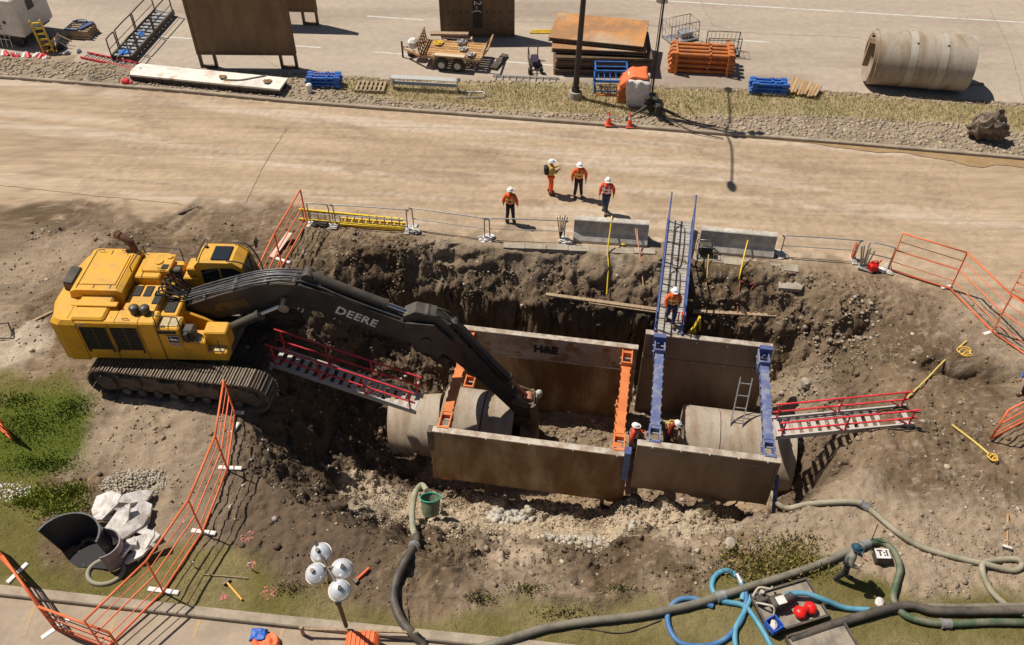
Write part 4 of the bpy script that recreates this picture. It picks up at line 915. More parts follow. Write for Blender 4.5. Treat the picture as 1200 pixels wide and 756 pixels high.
# stencil on the upper extension and the blue corner posts
Mt = Matrix.Translation(s3(3.35, 4.955, -1.58)) @ Matrix.Rotation(R(-9.2), 4, 'Z') @ Matrix.Rotation(math.pi/2, 4, 'X')
far = [o for o in bpy.data.objects if o.parent == SHL and o.name.startswith('far_panel_ext')][0]
text_mb('H&E', .5, .008, Mt, 1.0, bold=.03).build('stencil', mat('black stencil paint', (.02, .02, .025), .7), far, True)
m = MB(); panel(m, 6.62, 6.84, -.08, .3, -2.2, -.75); m.build('corner_post', M_dblue, SHL, True)
m = MB(); panel(m, -.06, .1, -.08, .3, -2.0, -.95); m.build('corner_post', M_dsteel, SHL, True)
for s_ in (7.3, 11.12):
    m = MB(); panel(m, s_, s_+.45, 5.05, .2, -1.3, -.3); m.cyl(s3(s_+.2, 5.04, -.6), s3(s_+.2, 4.95, -.6), .07); m.build('corner_post', M_dblue, SHR, True)
m = MB(); m.bar(s3(11.65, .15, -1.2), s3(11.9, -.3, -3.4), .14, .1); m.build('corner_brace', M_dblue, SHR, True)
M_chalk = mat('chalk scrawl', (.42, .38, .34), .9)
m = MB()
for s_ in (7.5, 10.4):
    for k in range(6): m.box(s3(s_+k*.11, .088, -.72+.03*math.sin(k*2.1)), (.09, .006, .025), R(-9.2))
m.build('chalk_mark', M_chalk, [o for o in bpy.data.objects if o.parent == SHR and o.name.startswith('near_panel')][0], True)
# ---------------------------------------------------------------- concrete pipes
def pipe(label, a, b, ro, ri, mt, group=None, bell=False, bands=(), loc=None):
    a = Vector(a); b = Vector(b); c = (a+b)/2-Vector((0, 0, ro)); root = thing('concrete_pipe', label, 'pipe', c, 0, group)
    m = MB(); m.ring(a, b, ro, ri, 64); o = m.build('pipe_wall', mt, root, True)
    d = (b-a).normalized()
    for k in bands:
        q = a.lerp(b, k); e = MB(); e.ring(q-d*.17, q+d*.17, ro+.012, ro-.03, 64); e.build('smooth_band', mat('pale concrete band', (.47, .43, .37), .8, col2=(.42, .37, .3), scale=2), root, True)
        e = MB(); x, y = perp(d); up = Vector((0, 0, 1)); e.ball(q+up*ro*.86+Vector((0, -.5, 0))*ro, .07, 10, 5); e.ball(q+up*ro*.94+Vector((0, .25, 0))*ro, .07, 10, 5); e.build('lifting_eye', M_dsteel, root, True)
    return root
zp = -4.1; zr = -3.6
G1 = 'concrete pipe segments laid in the trench'
pipe('buried concrete pipe segment farthest left in the trench', s3(-2.2, 2.5, zp-.3), s3(-.25, 2.8, zp-.1), 1.26, 1.05, M_concp, G1)
pipe('concrete pipe segment under the left orange strut', s3(-.22, 2.9, zp), s3(1.3, 2.9, zp), 1.42, 1.15, M_concp, G1)
pipe('concrete pipe segment with its open end beside the excavator bucket', s3(1.35, 2.9, zp), s3(2.5, 2.9, zp), 1.42, 1.15, M_concp, G1)
pipe('concrete pipe segment behind the two workers in the trench', s3(8.75, 3.0, zr), s3(10.0, 3.0, zr), 1.4, 1.13, M_concp, G1)
pipe('concrete pipe segment that leaves the trench box on the right', s3(10.03, 3.0, zr), s3(12.7, 3.0, zr), 1.4, 1.13, M_concp, G1)
a = G(1022, 66, 1.34); b = G(1134, 75, 1.34)
pp = pipe('big concrete pipe with pale bands lying on the paved road', Vector((a.x, a.y, 1.34)), Vector((b.x, b.y, 1.34)), 1.34, 1.1, M_concp, None, bands=(.36, .67))
m = MB(); e = Vector((a.x, a.y, 1.34)); m.ring(e-(Vector((b.x, b.y, 1.34))-e).normalized()*.16, e, 1.22, 1.1, 48); m.build('pipe_spigot', M_concp, pp, True)
m = MB(); m.bar(e+Vector((-.25, 0, -.5)), e+Vector((-.05, .3, 1.0)), .12, .3); m.bar(e+Vector((-.3, .2, .8)), e+Vector((-.1, -.2, .9)), .1, .25); m.build('end_brace', M_wood, pp, True)
m = MB(); m.bar(Vector((b.x-1.0, b.y+.5, .05)), Vector((b.x+1.4, b.y+.35, .05)), .14, .1); solo(m, 'timber_block', M_wood, 'brown timber chock under the big pipe on the paved road', 'timber')
# ---------------------------------------------------------------- ladder in the right box
def ladder_mb(p, q, w, side, rungs, r=.03, rail=None):
    """rails from p to q, width vector side"""
    p = Vector(p); q = Vector(q); side = Vector(side).normalized()*w/2; up = (q-p).cross(side).normalized()
    a = MB()
    for k in (-1, 1): a.bar(p+side*k, q+side*k, rail or r*1.2, (rail or r)*2.4, up=up)
    b = MB()
    for i in range(rungs): c = p.lerp(q, (i+.5)/rungs); b.cyl(c-side, c+side, r*.75, n=6)
    return a, b
def ladder(label, p, q, w, side, rungs, m1, m2, r=.03, group=None, name='ladder'):
    p = Vector(p); root = thing(name, label, 'ladder', p, 0, group); a, b = ladder_mb(p, q, w, side, rungs, r)
    a.build('side_rail', m1, root, True); b.build('rung', m2, root, True); return root
ladder('grey aluminium ladder leaning on the pipe in the right trench box', s3(10.3, 1.15, -3.6), s3(10.75, 4.3, -1.1), .42, ES, 9, M_galv, M_galv)
# ---------------------------------------------------------------- stair ramps with red rails
def stair_ramp(label, a, b, w, n, posts=4, railh=1.0):
    a = Vector(a); b = Vector(b); d = (b-a); side = Vector((-d.y, d.x, 0)).normalized(); L = d.length
    root = thing('stair_ramp', label, 'stairs', a, 0, 'aluminium access stairs with red rails')
    m = MB()
    for k in (-1, 1): m.bar(a+side*k*w/2, b+side*k*w/2, .05, .2, up=(0, 0, 1))
    m.build('stringer', mat('pale aluminium tread', (.5, .46, .42), .5), root, True)
    m = MB()
    for i in range(n):
        c = a.lerp(b, (i+.5)/n); m.bar(c-side*w/2, c+side*w/2, .17, .03, up=(0, 0, 1))
    m.build('tread', mat('pale aluminium tread', (.56, .52, .47), .6, col2=(.42, .37, .31), scale=8, dust=.3), root, True)
    for k in (-1, 1):
        m = MB(); up = Vector((0, 0, railh))
        for f in (1.0, .5): m.tube([a+side*k*w/2+up*f, b+side*k*w/2+up*f], .032, n=8)
        for i in range(posts):
            c = a.lerp(b, .04+.92*i/(posts-1))+side*k*w/2; m.tube([c, c+up], .03, n=8)
            if i < posts-1: c2 = c+d/L*.45; m.tube([c+up*.05, c2+up*.5], .026, n=6)
        m.build('handrail', M_red, root, True)
    return root
stair_ramp('red railed stairs from under the excavator down into the left trench box', G(322, 418, .05), G(492, 474, -.95), .75, 17)
stair_ramp('red railed stairs lying on the soil right of the blue struts', G(1066, 487, .05), G(906, 502, -.6), .78, 15, 3, .75)
# ---------------------------------------------------------------- blue walkway bridge
A = G(797, 259, .35); B = G(783, 391, -.4)
d = (B-A); dn = Vector((d.x, d.y, 0)).normalized(); side = Vector((-dn.y, dn.x, 0)); w = .9
root = thing('walkway_bridge', 'aluminium walkway with blue side rails spanning from the road to the trench box', 'walkway', A)
m = MB()
for k in range(9):
    p = A.lerp(B, (k+.04)/9); q = A.lerp(B, (k+.96)/9); m.bar(p, q, w, .05, up=(0, 0, 1))
deck = m.build('deck', mat('grey decking', (.46, .43, .4), .75, col2=(.36, .33, .29), scale=3, dust=.3), root, True)
m = MB()
for k in range(36): c = A.lerp(B, (k+.5)/36)+Vector((0, 0, .032)); m.bar(c-side*.43, c+side*.43, .03, .012, up=(0, 0, 1))
m.build('deck_rib', mat('grey decking', (.5, .46, .42), .75), deck, True)
for k in (-1, 1):
    m = MB(); o = side*k*(w/2+.04); up = Vector((0, 0, 1))
    m.bar(A+o, B+o, .07, .22, up=(0, 0, 1)); m.tube([A+o+up*1.0-dn*.5, B+o+up*1.0], .032); m.tube([A+o+up*.55-dn*.2, B+o+up*.55], .026)
    for i in range(6): c = A.lerp(B, .02+.96*i/5)+o; m.bar(c, c+up, .045)
    m.build('side_rail', M_dblue, root, True)
m = MB()
for f0, f1 in ((.08, .42), (.5, .86)):
    p = A.lerp(B, f0)+Vector((0, 0, .07))-side*.15; q = A.lerp(B, f1)+Vector((0, 0, .07))-side*.15
    m.tube(smooth_path([p, p+side*.35, q+side*.35, q, p], 4), .018)
m.build('rail_hoop', M_char, root, True)
m = MB(); p = A.lerp(B, .9)+side*.0; m.tube([p+side*.3, p+side*.3+Vector((0, 0, .5)), p-side*.1+Vector((0, 0, .5))], .03); m.box(p+side*.48+Vector((0, 0, .3)), (.12, .3, .25)); m.build('end_clamp', M_red, root, True)
# ---------------------------------------------------------------- formwork boards and broken slab at the back ledge
def board(label, a, b, w, h, mt, cat='plank', name='plank', group=None):
    m = MB(); m.bar(a, b, w, h, up=(0, 0, 1)); return solo(m, name, mt, label, cat, group)
board('long dusty plank on the ledge left of the blue walkway', G(640, 345, -1.15), G(770, 363, -1.15), .16, .08, M_wood)
board('long dusty plank on the ledge right of the blue walkway', G(812, 365, -1.15), G(932, 371, -1.15), .16, .08, M_wood)
board('thin grey plank lying across the plank left of the walkway', G(690, 355, -1.2), G(776, 367, -1.2), .07, .05, M_wood)
M_slab = mat('old broken kerb slab', (.4, .35, .28), .9, col2=(.3, .25, .19), scale=2, bump=.3)
for lab, a, b, w in (('broken strip of old kerb left of the walkway at the trench rim', (590, 289), (768, 297), .32), ('broken strip of old kerb right of the walkway at the trench rim', (812, 303), (935, 317), .42)):
    a = G(*a, z=-.02); b = G(*b, z=-.02); m = MB(); n = 7; dd = (b-a); sd = Vector((-dd.y, dd.x, 0)).normalized()
    for i in range(n):
        p = a.lerp(b, (i+.01)/n); q = a.lerp(b, (i+.985)/n); o = sd*random.uniform(-.03, .03)+Vector((0, 0, random.uniform(-.02, .02)))
        m.bar(p+o, q+o, w, .22, up=(0, 0, 1))
    solo(m, 'concrete_strip', M_slab, lab, 'kerb slab')
m = MB(); m.prism([(-.5, -.2), (.35, -.3), (.6, .1), (.1, .3), (-.4, .22)], (0, 0, 0), (0, 0, .14), (1, 0, 0), (0, 1, 0.1)); o = solo(m, 'broken_slab', M_slab, 'flat broken concrete piece on the soil below the right kerb strip', 'concrete piece'); o.location = GG(927, 336, -.02)
# ---------------------------------------------------------------- people
def skinmesh(name, verts, edges, rad, root, mt, parent, sub=2, post=None):
    me = bpy.data.meshes.new(name); me.from_pydata([tuple(v) for v in verts], edges, [])
    o = bpy.data.objects.new(name, me); COL.objects.link(o)
    sk = o.modifiers.new('skin', 'SKIN'); sk.use_smooth_shade = True; sk.branch_smoothing = .4
    for i, v in enumerate(me.skin_vertices[0].data):
        r_ = rad[i]; v.radius = (r_, r_) if not isinstance(r_, tuple) else r_; v.use_root = (i == root)
    sb = o.modifiers.new('sub', 'SUBSURF'); sb.levels = sub; sb.render_levels = sub
    bpy.context.view_layer.update()
    new = bpy.data.meshes.new_from_object(o.evaluated_get(bpy.context.evaluated_depsgraph_get()))
    bpy.data.objects.remove(o); bpy.data.meshes.remove(me)
    for p in new.polygons: p.use_smooth = True
    new.name = name; new.materials.clear(); new.materials.append(mt)
    q = bpy.data.objects.new(name, new); COL.objects.link(q); q.parent = parent
    return q
def person(label, loc, yaw, pose=None, jacket=M_hv, trousers=M_navy, hat=M_hat, vest=None, group='site workers', scale=1.0, bands=True, bag=None):
    """faces local -y. pose: dict of joint positions overriding the standing ones (metres)"""
    J = dict(pel=(0, 0, .95), waist=(0, 0, 1.08), chest=(0, 0, 1.3), neck=(0, .01, 1.49), head=(0, -.01, 1.6), crown=(0, 0, 1.72),
             shL=(.17, .01, 1.42), elL=(.27, .03, 1.14), wrL=(.29, -.06, .9), shR=(-.17, .01, 1.42), elR=(-.27, .03, 1.14), wrR=(-.29, -.06, .9),
             hipL=(.09, 0, .9), knL=(.11, -.02, .5), anL=(.12, .03, .1), toL=(.14, -.14, .04), hipR=(-.09, 0, .9), knR=(-.11, -.02, .5), anR=(-.12, .03, .1), toR=(-.14, -.14, .04))
    if pose: J.update(pose)
    J = {k: Vector(v) for k, v in J.items()}
    root = thing('person', label, 'person', loc, yaw, group); root.scale = (scale,)*3
    names = ['pel', 'waist', 'chest', 'neck', 'head', 'crown', 'shL', 'elL', 'wrL', 'shR', 'elR', 'wrR', 'hipL', 'knL', 'anL', 'toL', 'hipR', 'knR', 'anR', 'toR']
    ix = {n: i for i, n in enumerate(names)}; V = [J[n] for n in names]
    E_ = [('pel', 'waist'), ('waist', 'chest'), ('chest', 'neck'), ('neck', 'head'), ('head', 'crown'), ('chest', 'shL'), ('shL', 'elL'), ('elL', 'wrL'), ('chest', 'shR'), ('shR', 'elR'), ('elR', 'wrR'),
          ('pel', 'hipL'), ('hipL', 'knL'), ('knL', 'anL'), ('anL', 'toL'), ('pel', 'hipR'), ('hipR', 'knR'), ('knR', 'anR'), ('anR', 'toR')]
    RD = dict(pel=(.13, .1), waist=(.12, .09), chest=(.14, .1), neck=.055, head=(.085, .095), crown=(.07, .08), shL=.06, elL=.045, wrL=.028, shR=.06, elR=.045, wrR=.028, hipL=.085, knL=.058, anL=.036, toL=.03, hipR=.085, knR=.058, anR=.036, toR=.03)
    E2 = [(ix[a], ix[b]) for a, b in E_]; rad = [RD[n] for n in names]
    # hands: palm, four fingers and a thumb each, slightly curled
    for s_, sg in (('L', 1), ('R', -1)):
        w = J['wr'+s_]; d = (w-J['el'+s_]).normalized(); x = d.cross(Vector((0, 1, 0)))
        x = x.normalized() if x.length > .2 else Vector((1, 0, 0)); f = x.cross(d).normalized()
        pi = len(V); V.append(w+d*.075); rad.append((.038, .018)); E2.append((ix['wr'+s_], pi))
        for k, ln in enumerate((.07, .08, .075, .055)):
            o = f*((k-1.5)*.019); a = len(V)
            V.append(w+d*.10+o); rad.append(.009); E2.append((pi, a))
            V.append(w+d*(.10+ln*.55)+o-x*sg*.008); rad.append(.0085); E2.append((a, a+1))
            V.append(w+d*(.10+ln*.9)+o-x*sg*.028); rad.append(.007); E2.append((a+1, a+2))
        a = len(V); V.append(w+d*.05-f*.045); rad.append(.01); E2.append((pi, a)); V.append(w+d*.09-f*.06-x*sg*.01); rad.append(.008); E2.append((a, a+1))
    body = skinmesh('body', V, E2, rad, 0, M_skin, root, 1)
    # face
    hd = J['head']; up = (J['crown']-J['neck']).normalized(); fw = Vector((0, -1, 0)); fw = (fw-up*fw.dot(up)).normalized(); sx = up.cross(fw)
    m = MB(); m.ball(hd+fw*.098-up*.01, (.014, .018, .02), 8, 5); m.ball(hd+fw*.085-up*.05, (.024, .01, .007), 8, 4)
    for k in (-1, 1): m.ball(hd+sx*k*.088, (.012, .02, .03), 8, 5)
    m.build('face_features', mat('ruddy skin', (.42, .22, .16), .6), body)
    m = MB()
    for k in (-1, 1): m.ball(hd+fw*.088+sx*k*.032+up*.02, .011, 8, 5)
    m.build('eye', mat('dark eye', (.02, .015, .01), .3), body)
    m = MB(); m.ball(hd-fw*.02+up*.015, (.095, .1, .07), 14, 8); m.build('hair', mat('dark brown hair', (.05, .03, .02), .9), body)
    # clothes as fitted shells
    def shell(name, nodes, grow, mt, rt):
        nn = [n for n in nodes]; vi = {n: i for i, n in enumerate(nn)}; vv = [J[n] for n in nn]; rr = []
        for n in nn:
            q = RD[n]; g = grow.get(n, .02); rr.append((q[0]+g, q[1]+g) if isinstance(q, tuple) else (q+g, q+g))
        ee = [(vi[a], vi[b]) for a, b in E_ if a in vi and b in vi]
        return skinmesh(name, vv, ee, rr, vi[rt], mt, root, 2)
    jk = shell('jacket', ['pel', 'waist', 'chest', 'neck', 'shL', 'elL', 'wrL', 'shR', 'elR', 'wrR'], dict(pel=.06, waist=.075, chest=.085, neck=.0, shL=.045, shR=.045, elL=.035, elR=.035, wrL=.018, wrR=.018), jacket, 'chest')
    tz = shell('trousers', ['pel', 'hipL', 'knL', 'anL', 'hipR', 'knR', 'anR'], dict(pel=.015, hipL=.02, hipR=.02, knL=.025, knR=.025, anL=.03, anR=.03), trousers, 'pel')
    m = MB()
    for s_ in 'LR':
        a, t = J['an'+s_], J['to'+s_]; m.tube(smooth_path([a+Vector((0, .02, .08)), a+Vector((0, .02, -.02)), a.lerp(t, .4)+Vector((0, 0, -.03)), t+Vector((0, -.02, .0))], 3), .055, n=8)
    m.build('boots', M_boot, root)
    if bands:
        up2 = (J['chest']-J['waist']).normalized(); m = MB()
        for c, rx, ry in ((J['waist']+up2*.03, .2, .165), (J['chest']-up2*.03, .222, .182)):
            q = Vector((0, 0, 1)).rotation_difference(up2).to_matrix(); pts = [c+q @ Vector((rx*math.cos(a), ry*math.sin(a), 0)) for a in np.linspace(0, 2*math.pi, 20)[:-1]]
            for i in range(len(pts)): p0, p1 = pts[i], pts[(i+1) % len(pts)]; m.hexa([p0-up2*.025, p1-up2*.025, (p1-up2*.025)*.97+c*.03, (p0-up2*.025)*.97+c*.03, p0+up2*.025, p1+up2*.025, (p1+up2*.025)*.97+c*.03, (p0+up2*.025)*.97+c*.03])
        fb = Vector((0, -1, 0)); fb = (fb-up2*fb.dot(up2)).normalized()
        for k in (-1, 1):
            for sg in (-1, 1): m.bar(J['chest']+Vector((k*.1, 0, 0))+fb*sg*.155-up2*.2, J['neck']+Vector((k*.09, 0, 0))+fb*sg*.1-up2*.04, .04, .012, up=fb)
        m.build('reflective_band', M_hvy if jacket is not M_hvr else M_refl, jk)
    if hat:
        m = MB(); q = Vector((0, 0, 1)).rotation_difference(up).to_matrix(); c = hd+up*.05
        m.ball(c, (.118, .14, .115), 18, 10, M=q, zmin=-.05); m.tube([c+q @ Vector((.128*math.cos(a), .158*math.sin(a)-.015, -.0)) for a in np.linspace(0, 2*math.pi, 22)[:-1]], .014, n=6, closed=True)
        m.prism([(.09, -.12), (.06, -.19), (-.06, -.19), (-.09, -.12)], c+q @ Vector((0, 0, -.005)), q @ Vector((0, 0, .012)), q @ Vector((1, 0, 0)), q @ Vector((0, 1, 0)))
        m.bar(c+q @ Vector((0, -.11, .07)), c+q @ Vector((0, .11, .07)), .03, .1, up=q @ Vector((1, 0, 0)))
        m.build('hard_hat', hat, root)
    if bag:
        m = MB(); m.bev(J['chest']+Vector((0, bag*.22, -.05)), (.3, .17, .44), .06); m.build('backpack', M_dark, root)
    return root
walk = dict(knL=(.1, -.14, .52), anL=(.1, -.16, .12), toL=(.12, -.32, .05), knR=(-.1, .02, .5), anR=(-.1, .22, .14), toR=(-.11, .08, .04), elL=(.27, .1, 1.15), wrL=(.28, .08, .9), elR=(-.27, -.03, 1.15), wrR=(-.27, -.18, .95))
person('worker in orange jacket and dark trousers facing away beside the white railings', GG(598, 261), R(170), dict(anL=(.15, .03, .1), anR=(-.15, .03, .1)), M_hv, M_dark)
person('worker in orange trousers with a black backpack, leftmost of the road trio', GG(645, 227), R(100), dict(elL=(.22, -.12, 1.2), wrL=(.12, -.3, 1.3), elR=(-.22, -.12, 1.2), wrR=(-.1, -.28, 1.25)), M_hvy and mat('tan yellow shirt', (.5, .33, .1), .8), M_hv, bag=1, bands=False)
person('worker in bright orange jacket and black trousers, middle of the road trio', GG(677, 231), R(5), dict(anL=(.16, .03, .1), anR=(-.14, .03, .1), elL=(.3, .02, 1.16)), M_hv, M_dark)
person('worker in red vest and blue jeans walking towards the concrete barrier', GG(709, 249), R(-15), dict(walk, knL=(.06, -.14, .52), anL=(.05, -.16, .12), toL=(.06, -.3, .05)), M_hvr, M_navy)
bend = dict(pel=(0, .1, .92), waist=(0, .06, 1.06), chest=(0, -.1, 1.24), neck=(0, -.24, 1.4), head=(0, -.3, 1.48), crown=(0, -.33, 1.6), shL=(.18, -.17, 1.34), shR=(-.18, -.17, 1.34), elL=(.28, -.2, 1.05), wrL=(.2, -.36, .9), elR=(-.28, -.2, 1.05), wrR=(-.2, -.36, .9))
p = person('worker in orange and yellow vest stepping onto the blue walkway', A.lerp(B, .92)+Vector((0, 0, .03)), R(0), dict(walk), M_hv, M_navy)
pz = gz(*ST(6.95, .9).xy)
person('worker in red vest standing at the corner between the two trench boxes', Vector((*ST(7.02, 3.1).xy, -4.75)), R(70), dict(elL=(.26, -.1, 1.14), wrL=(.2, -.3, 1.1)), M_hvr, M_navy)
person('worker with dark clothes and white hat leaning over in the shade by the blue strut', Vector((*G(788, 487, -3.1).xy, -4.78)), R(40), bend, mat('dark maroon vest', (.25, .03, .025), .8), M_dark)
person('person in grey overalls and teal cap walking beside the large black hose', GG(985, 678), R(60), dict(anL=(.14, -.1, .1), toL=(.15, -.27, .05), anR=(-.13, .12, .1), toR=(-.14, -.03, .04), elL=(.26, -.06, 1.15), wrL=(.2, -.28, 1.1), elR=(-.26, -.06, 1.15), wrR=(-.2, -.28, 1.1)), M_grey, M_dark, mat('teal cap', (.02, .07, .11), .6), bands=False)
person('worker in dark trousers and blue shirt bending at the right edge by the orange fence', GG(1199, 466), R(-70), bend, mat('blue work shirt', (.06, .12, .35), .8), M_dark)
# ---------------------------------------------------------------- things on the paved road and the median
def P0(px, py): return GG(px, py)
# standing shield panels
M_spanel = mat('dark standing plate', (.135, .09, .05), .65, metal=.2, col2=(.22, .14, .08), scale=.8, bump=.1, bscale=6, streak=(1, 1, .3), col3=(.12, .08, .05))
def stand_panel(label, a, b, H, th=.25, legs=True, dots=False, dirn=None):
    a = G(*a); b = G(*b); root = thing('shoring_sheet', label, 'steel panel', (a+b)/2, math.atan2((b-a).y, (b-a).x)); L = (b-a).length
    m = MB(); z0 = .78 if legs else .02; m.box((0, 0, (z0+H)/2), (L, th, H-z0))
    for x in (-L/2+.05, L/2-.05): m.box((x, -.01, (z0+H)/2), (.1, th+.08, H-z0))
    m.box((0, -.0, z0+.06), (L, th+.05, .12)); pl = m.build('plate', M_spanel, root)
    if legs:
        for sx in (-1, 1):
            m = MB(); c = sx*(L/2-.45); m.box((c-.38, 0, .4), (.12, th*.8, .78)); m.box((c+.38, 0, .4), (.12, th*.8, .78)); m.box((c, 0, .06), (.88, th*.8, .12)); m.build('leg', M_spanel, root)
    if dots:
        m = MB()
        for z in (.75, 1.45, 2.15, 2.85):
            for x in (-.78, -.45, -.25, -.07, .27, .47, .64, .9):
                m.box((x*L/2*.98, -th/2-.006, z), (.09, .012, .09))
        m.build('drain_hole', M_black, pl)
        m = MB(); m.box((.02, -th/2-.012, 2.0), (.52, .02, 2.9)); st = m.build('number_stripe', M_black, pl)
        Mt = Matrix.Translation((.02, -th/2-.028, 1.9)) @ Matrix.Rotation(math.pi/2, 4, 'X') @ Matrix.Rotation(-math.pi/2, 4, 'Z')
        text_mb('12-(', .58, .006, Mt, 1.05).build('lettering', mat('faded white stencil', (.62, .6, .57), .7), st)
    return root
stand_panel('widest dark steel plate standing on two feet on the paved road', (236, 79), (350, 80), 4.3)
stand_panel('dark steel plate half hidden behind the widest standing plate', (296, 27), (374, 29), 4.2)
stand_panel('dark steel plate pierced with rows of holes and a stencilled number', (517, 43), (603, 42), 4.2, legs=False, dots=True)
# stacked rusty plates
root = thing('plate_stack', 'pile of steel road plates on the paved road behind the tall light pole', 'steel plates', P0(705, 85), R(-6))
bpy.data.objects.remove(root)
GP = 'rusty steel plates stacked behind the light pole'
def slab(label, c, L, Wd, z0, th, rz, mt, topm=None):
    root = thing('steel_plate', label, 'steel plate', (c.x, c.y, z0), rz, GP)
    m = MB(); m.box((0, 0, th/2), (L-.1, Wd-.1, th-.02)); m.build('core', M_dsteel, root)
    m = MB(); m.box((0, 0, th-.02), (L, Wd, .04)); m.build('top_sheet', mt, root)
    m = MB(); m.box((0, 0, .02), (L, Wd, .04))
    for x in np.linspace(-L/2+.1, L/2-.1, 7): m.box((x, -Wd/2+.06, th/2), (.06, .1, th-.1))
    m.build('bottom_sheet', M_spanel, root)
    return root
pc = G(703, 72)
cols_ = ['lowest plate of the rusty stack', 'second plate from the bottom of the rusty stack', 'third plate from the bottom of the rusty stack']
for k in range(3): slab(cols_[k]+' by the light pole', pc+Vector((.05*k, .1*(k % 2), 0)), 4.9, 3.0, .06+.33*k, .25, R(-2), M_spanel)
slab('fourth plate of the rusty stack, turned and showing a pale edge', pc+Vector((-.1, .2, 0)), 4.8, 2.9, 1.06, .22, R(-5), M_rust)
slab('bright rusty orange plate on top of the stack behind the light pole', pc+Vector((-.1, .5, 0)), 4.85, 2.9, 1.36, .2, R(-12), M_rust)
# light pole and second thin pole
b = P0(674, 114); root = thing('light_pole', 'tall dark tapered light pole on a round concrete base in the median', 'light pole', b)
m = MB(); m.cyl((0, 0, .0), (.0, 0, .35), .36, .32, n=24); m.build('pole_base', M_conc, root)
m = MB(); m.cyl((0, 0, .3), (.32, 0, 12.1), .15, .09, n=16); m.cyl((0, 0, .35), (0, 0, .55), .2, n=16); po = m.build('shaft', mat('dark bronze pole', (.05, .042, .04), .5, metal=.3), root)
for sg in (-1, 1):
    m = MB(); e_ = Vector((.32, 0, 12.0))+ET*sg*4.1; m.tube(smooth_path([Vector((.32, 0, 11.7)), Vector((.32, 0, 12.1))+ET*sg*1.2, e_], 4), .05); am = m.build('arm', mat('dark bronze pole', (.05, .042, .04)), root)
    m = MB(); m.ball(e_, (.2, .42, .12), 14, 8); m.build('lamp_head', M_dsteel, am)
b = P0(761, 133); root = thing('light_tower', 'thin mast tower trailer with folded struts at the median kerb', 'light tower', b)
m = MB(); m.cyl((0, 0, .3), (.1, .3, 7.5), .05, .035, n=8); m.cyl((-.1, 0, .3), (.02, .3, 7.5), .02, n=6); m.bar((-.6, .3, 7.5), (.7, .3, 7.5), .06); m.build('mast', M_black, root)
m = MB()
for x, y in ((-1.1, -.55), (.9, -.9), (1.3, -.2), (-.4, .8)): m.bar((0, 0, .55), (x, y, .05), .07); m.box((x, y, .03), (.22, .22, .06))
m.build('outrigger', M_black, root)
for x in (-.55, -.2, .3, .65):
    m = MB(); m.ball((x, .3, 7.7), .2, 12, 8, .7); m.build('lamp_head', M_dsteel, root)
m = MB(); m.bev((.1, .35, .5), (.6, .8, .5), .08); m.build('engine_box', M_black, root)
m = MB(); m.bev((.3, -.3, .5), (.25, .6, .5), .05); m.tube(smooth_path([(.1, -.2, .6), (1.0, -.6, .3), (2.1, -1.0, .1), (3.0, -1.2, .06)], 5), .03); m.tube(smooth_path([(.1, -.3, .6), (.9, -1.0, .25), (1.9, -1.6, .0), (3.2, -2.1, -.05)], 5), .025); m.build('cable_bundle', M_black, root)
# the white woven bag under orange tarp
c = P0(746, 121); root = thing('covered_bag', 'white bulk bag under an orange tarpaulin beside the thin mast', 'bag', c, R(-8))
def cloth_box(sx, sy, sz, top, seed, n=9):
    m = MB(); bm = bmesh.new(); bmesh.ops.create_cube(bm, size=1); bmesh.ops.subdivide_edges(bm, edges=bm.edges[:], cuts=n, use_grid_fill=True)
    for v in bm.verts:
        q = v.co; w = 1+.12*(1-(2*q.z)**2); a = vnoise(np.array([q.x*5+seed]), np.array([q.z*5+q.y*4]), 77)[0]-.5
        k = 1+a*.25; v.co = Vector((q.x*sx*w*k, q.y*sy*w*k, (q.z+.5)*sz*(1+top*q.y)+a*.06))
    bm.verts.index_update(); m.add([v.co.copy() for v in bm.verts], [tuple(x.index for x in f.verts) for f in bm.faces], True); bm.free(); return m
cloth_box(1.0, .9, 1.4, 0, 3).build('bag_body', M_wbag, root)
m = cloth_box(1.15, 1.0, .4, .1, 9); m.v = [(x-.25+.0*z, y+.25, z+1.15-(.85*max(0, -x-.1))) for x, y, z in m.v]; m.build('tarp', M_tarp, root)
m = MB(); m.bev((-.75, .2, .4), (.5, .7, .8), .08); m.bar((-.9, -.3, .5), (-2.0, -.5, .6), .06); m.bar((-2.0, -.5, .6), (-2.05, -.5, .05), .05); m.build('trailer_frame', M_rorange, root)
def cone(label, p, group='traffic cones by the median kerb'):
    root = thing('traffic_cone', label, 'traffic cone', p, 0, group)
    m = MB(); m.bev((0, 0, .02), (.36, .36, .04), .01); m.build('base', M_cone, root)
    m = MB(); m.cyl((0, 0, .04), (0, 0, .7), .13, .025, n=20); b_ = m.build('cone_body', M_cone, root)
    m = MB(); m.cyl((0, 0, .38), (0, 0, .5), .079, .06, n=20); m.build('white_band', M_white, b_)
cone('traffic cone standing furthest from the bag on the median kerb', P0(713, 146)); cone('traffic cone with a dark base near the foot of the bag', P0(737.5, 148))
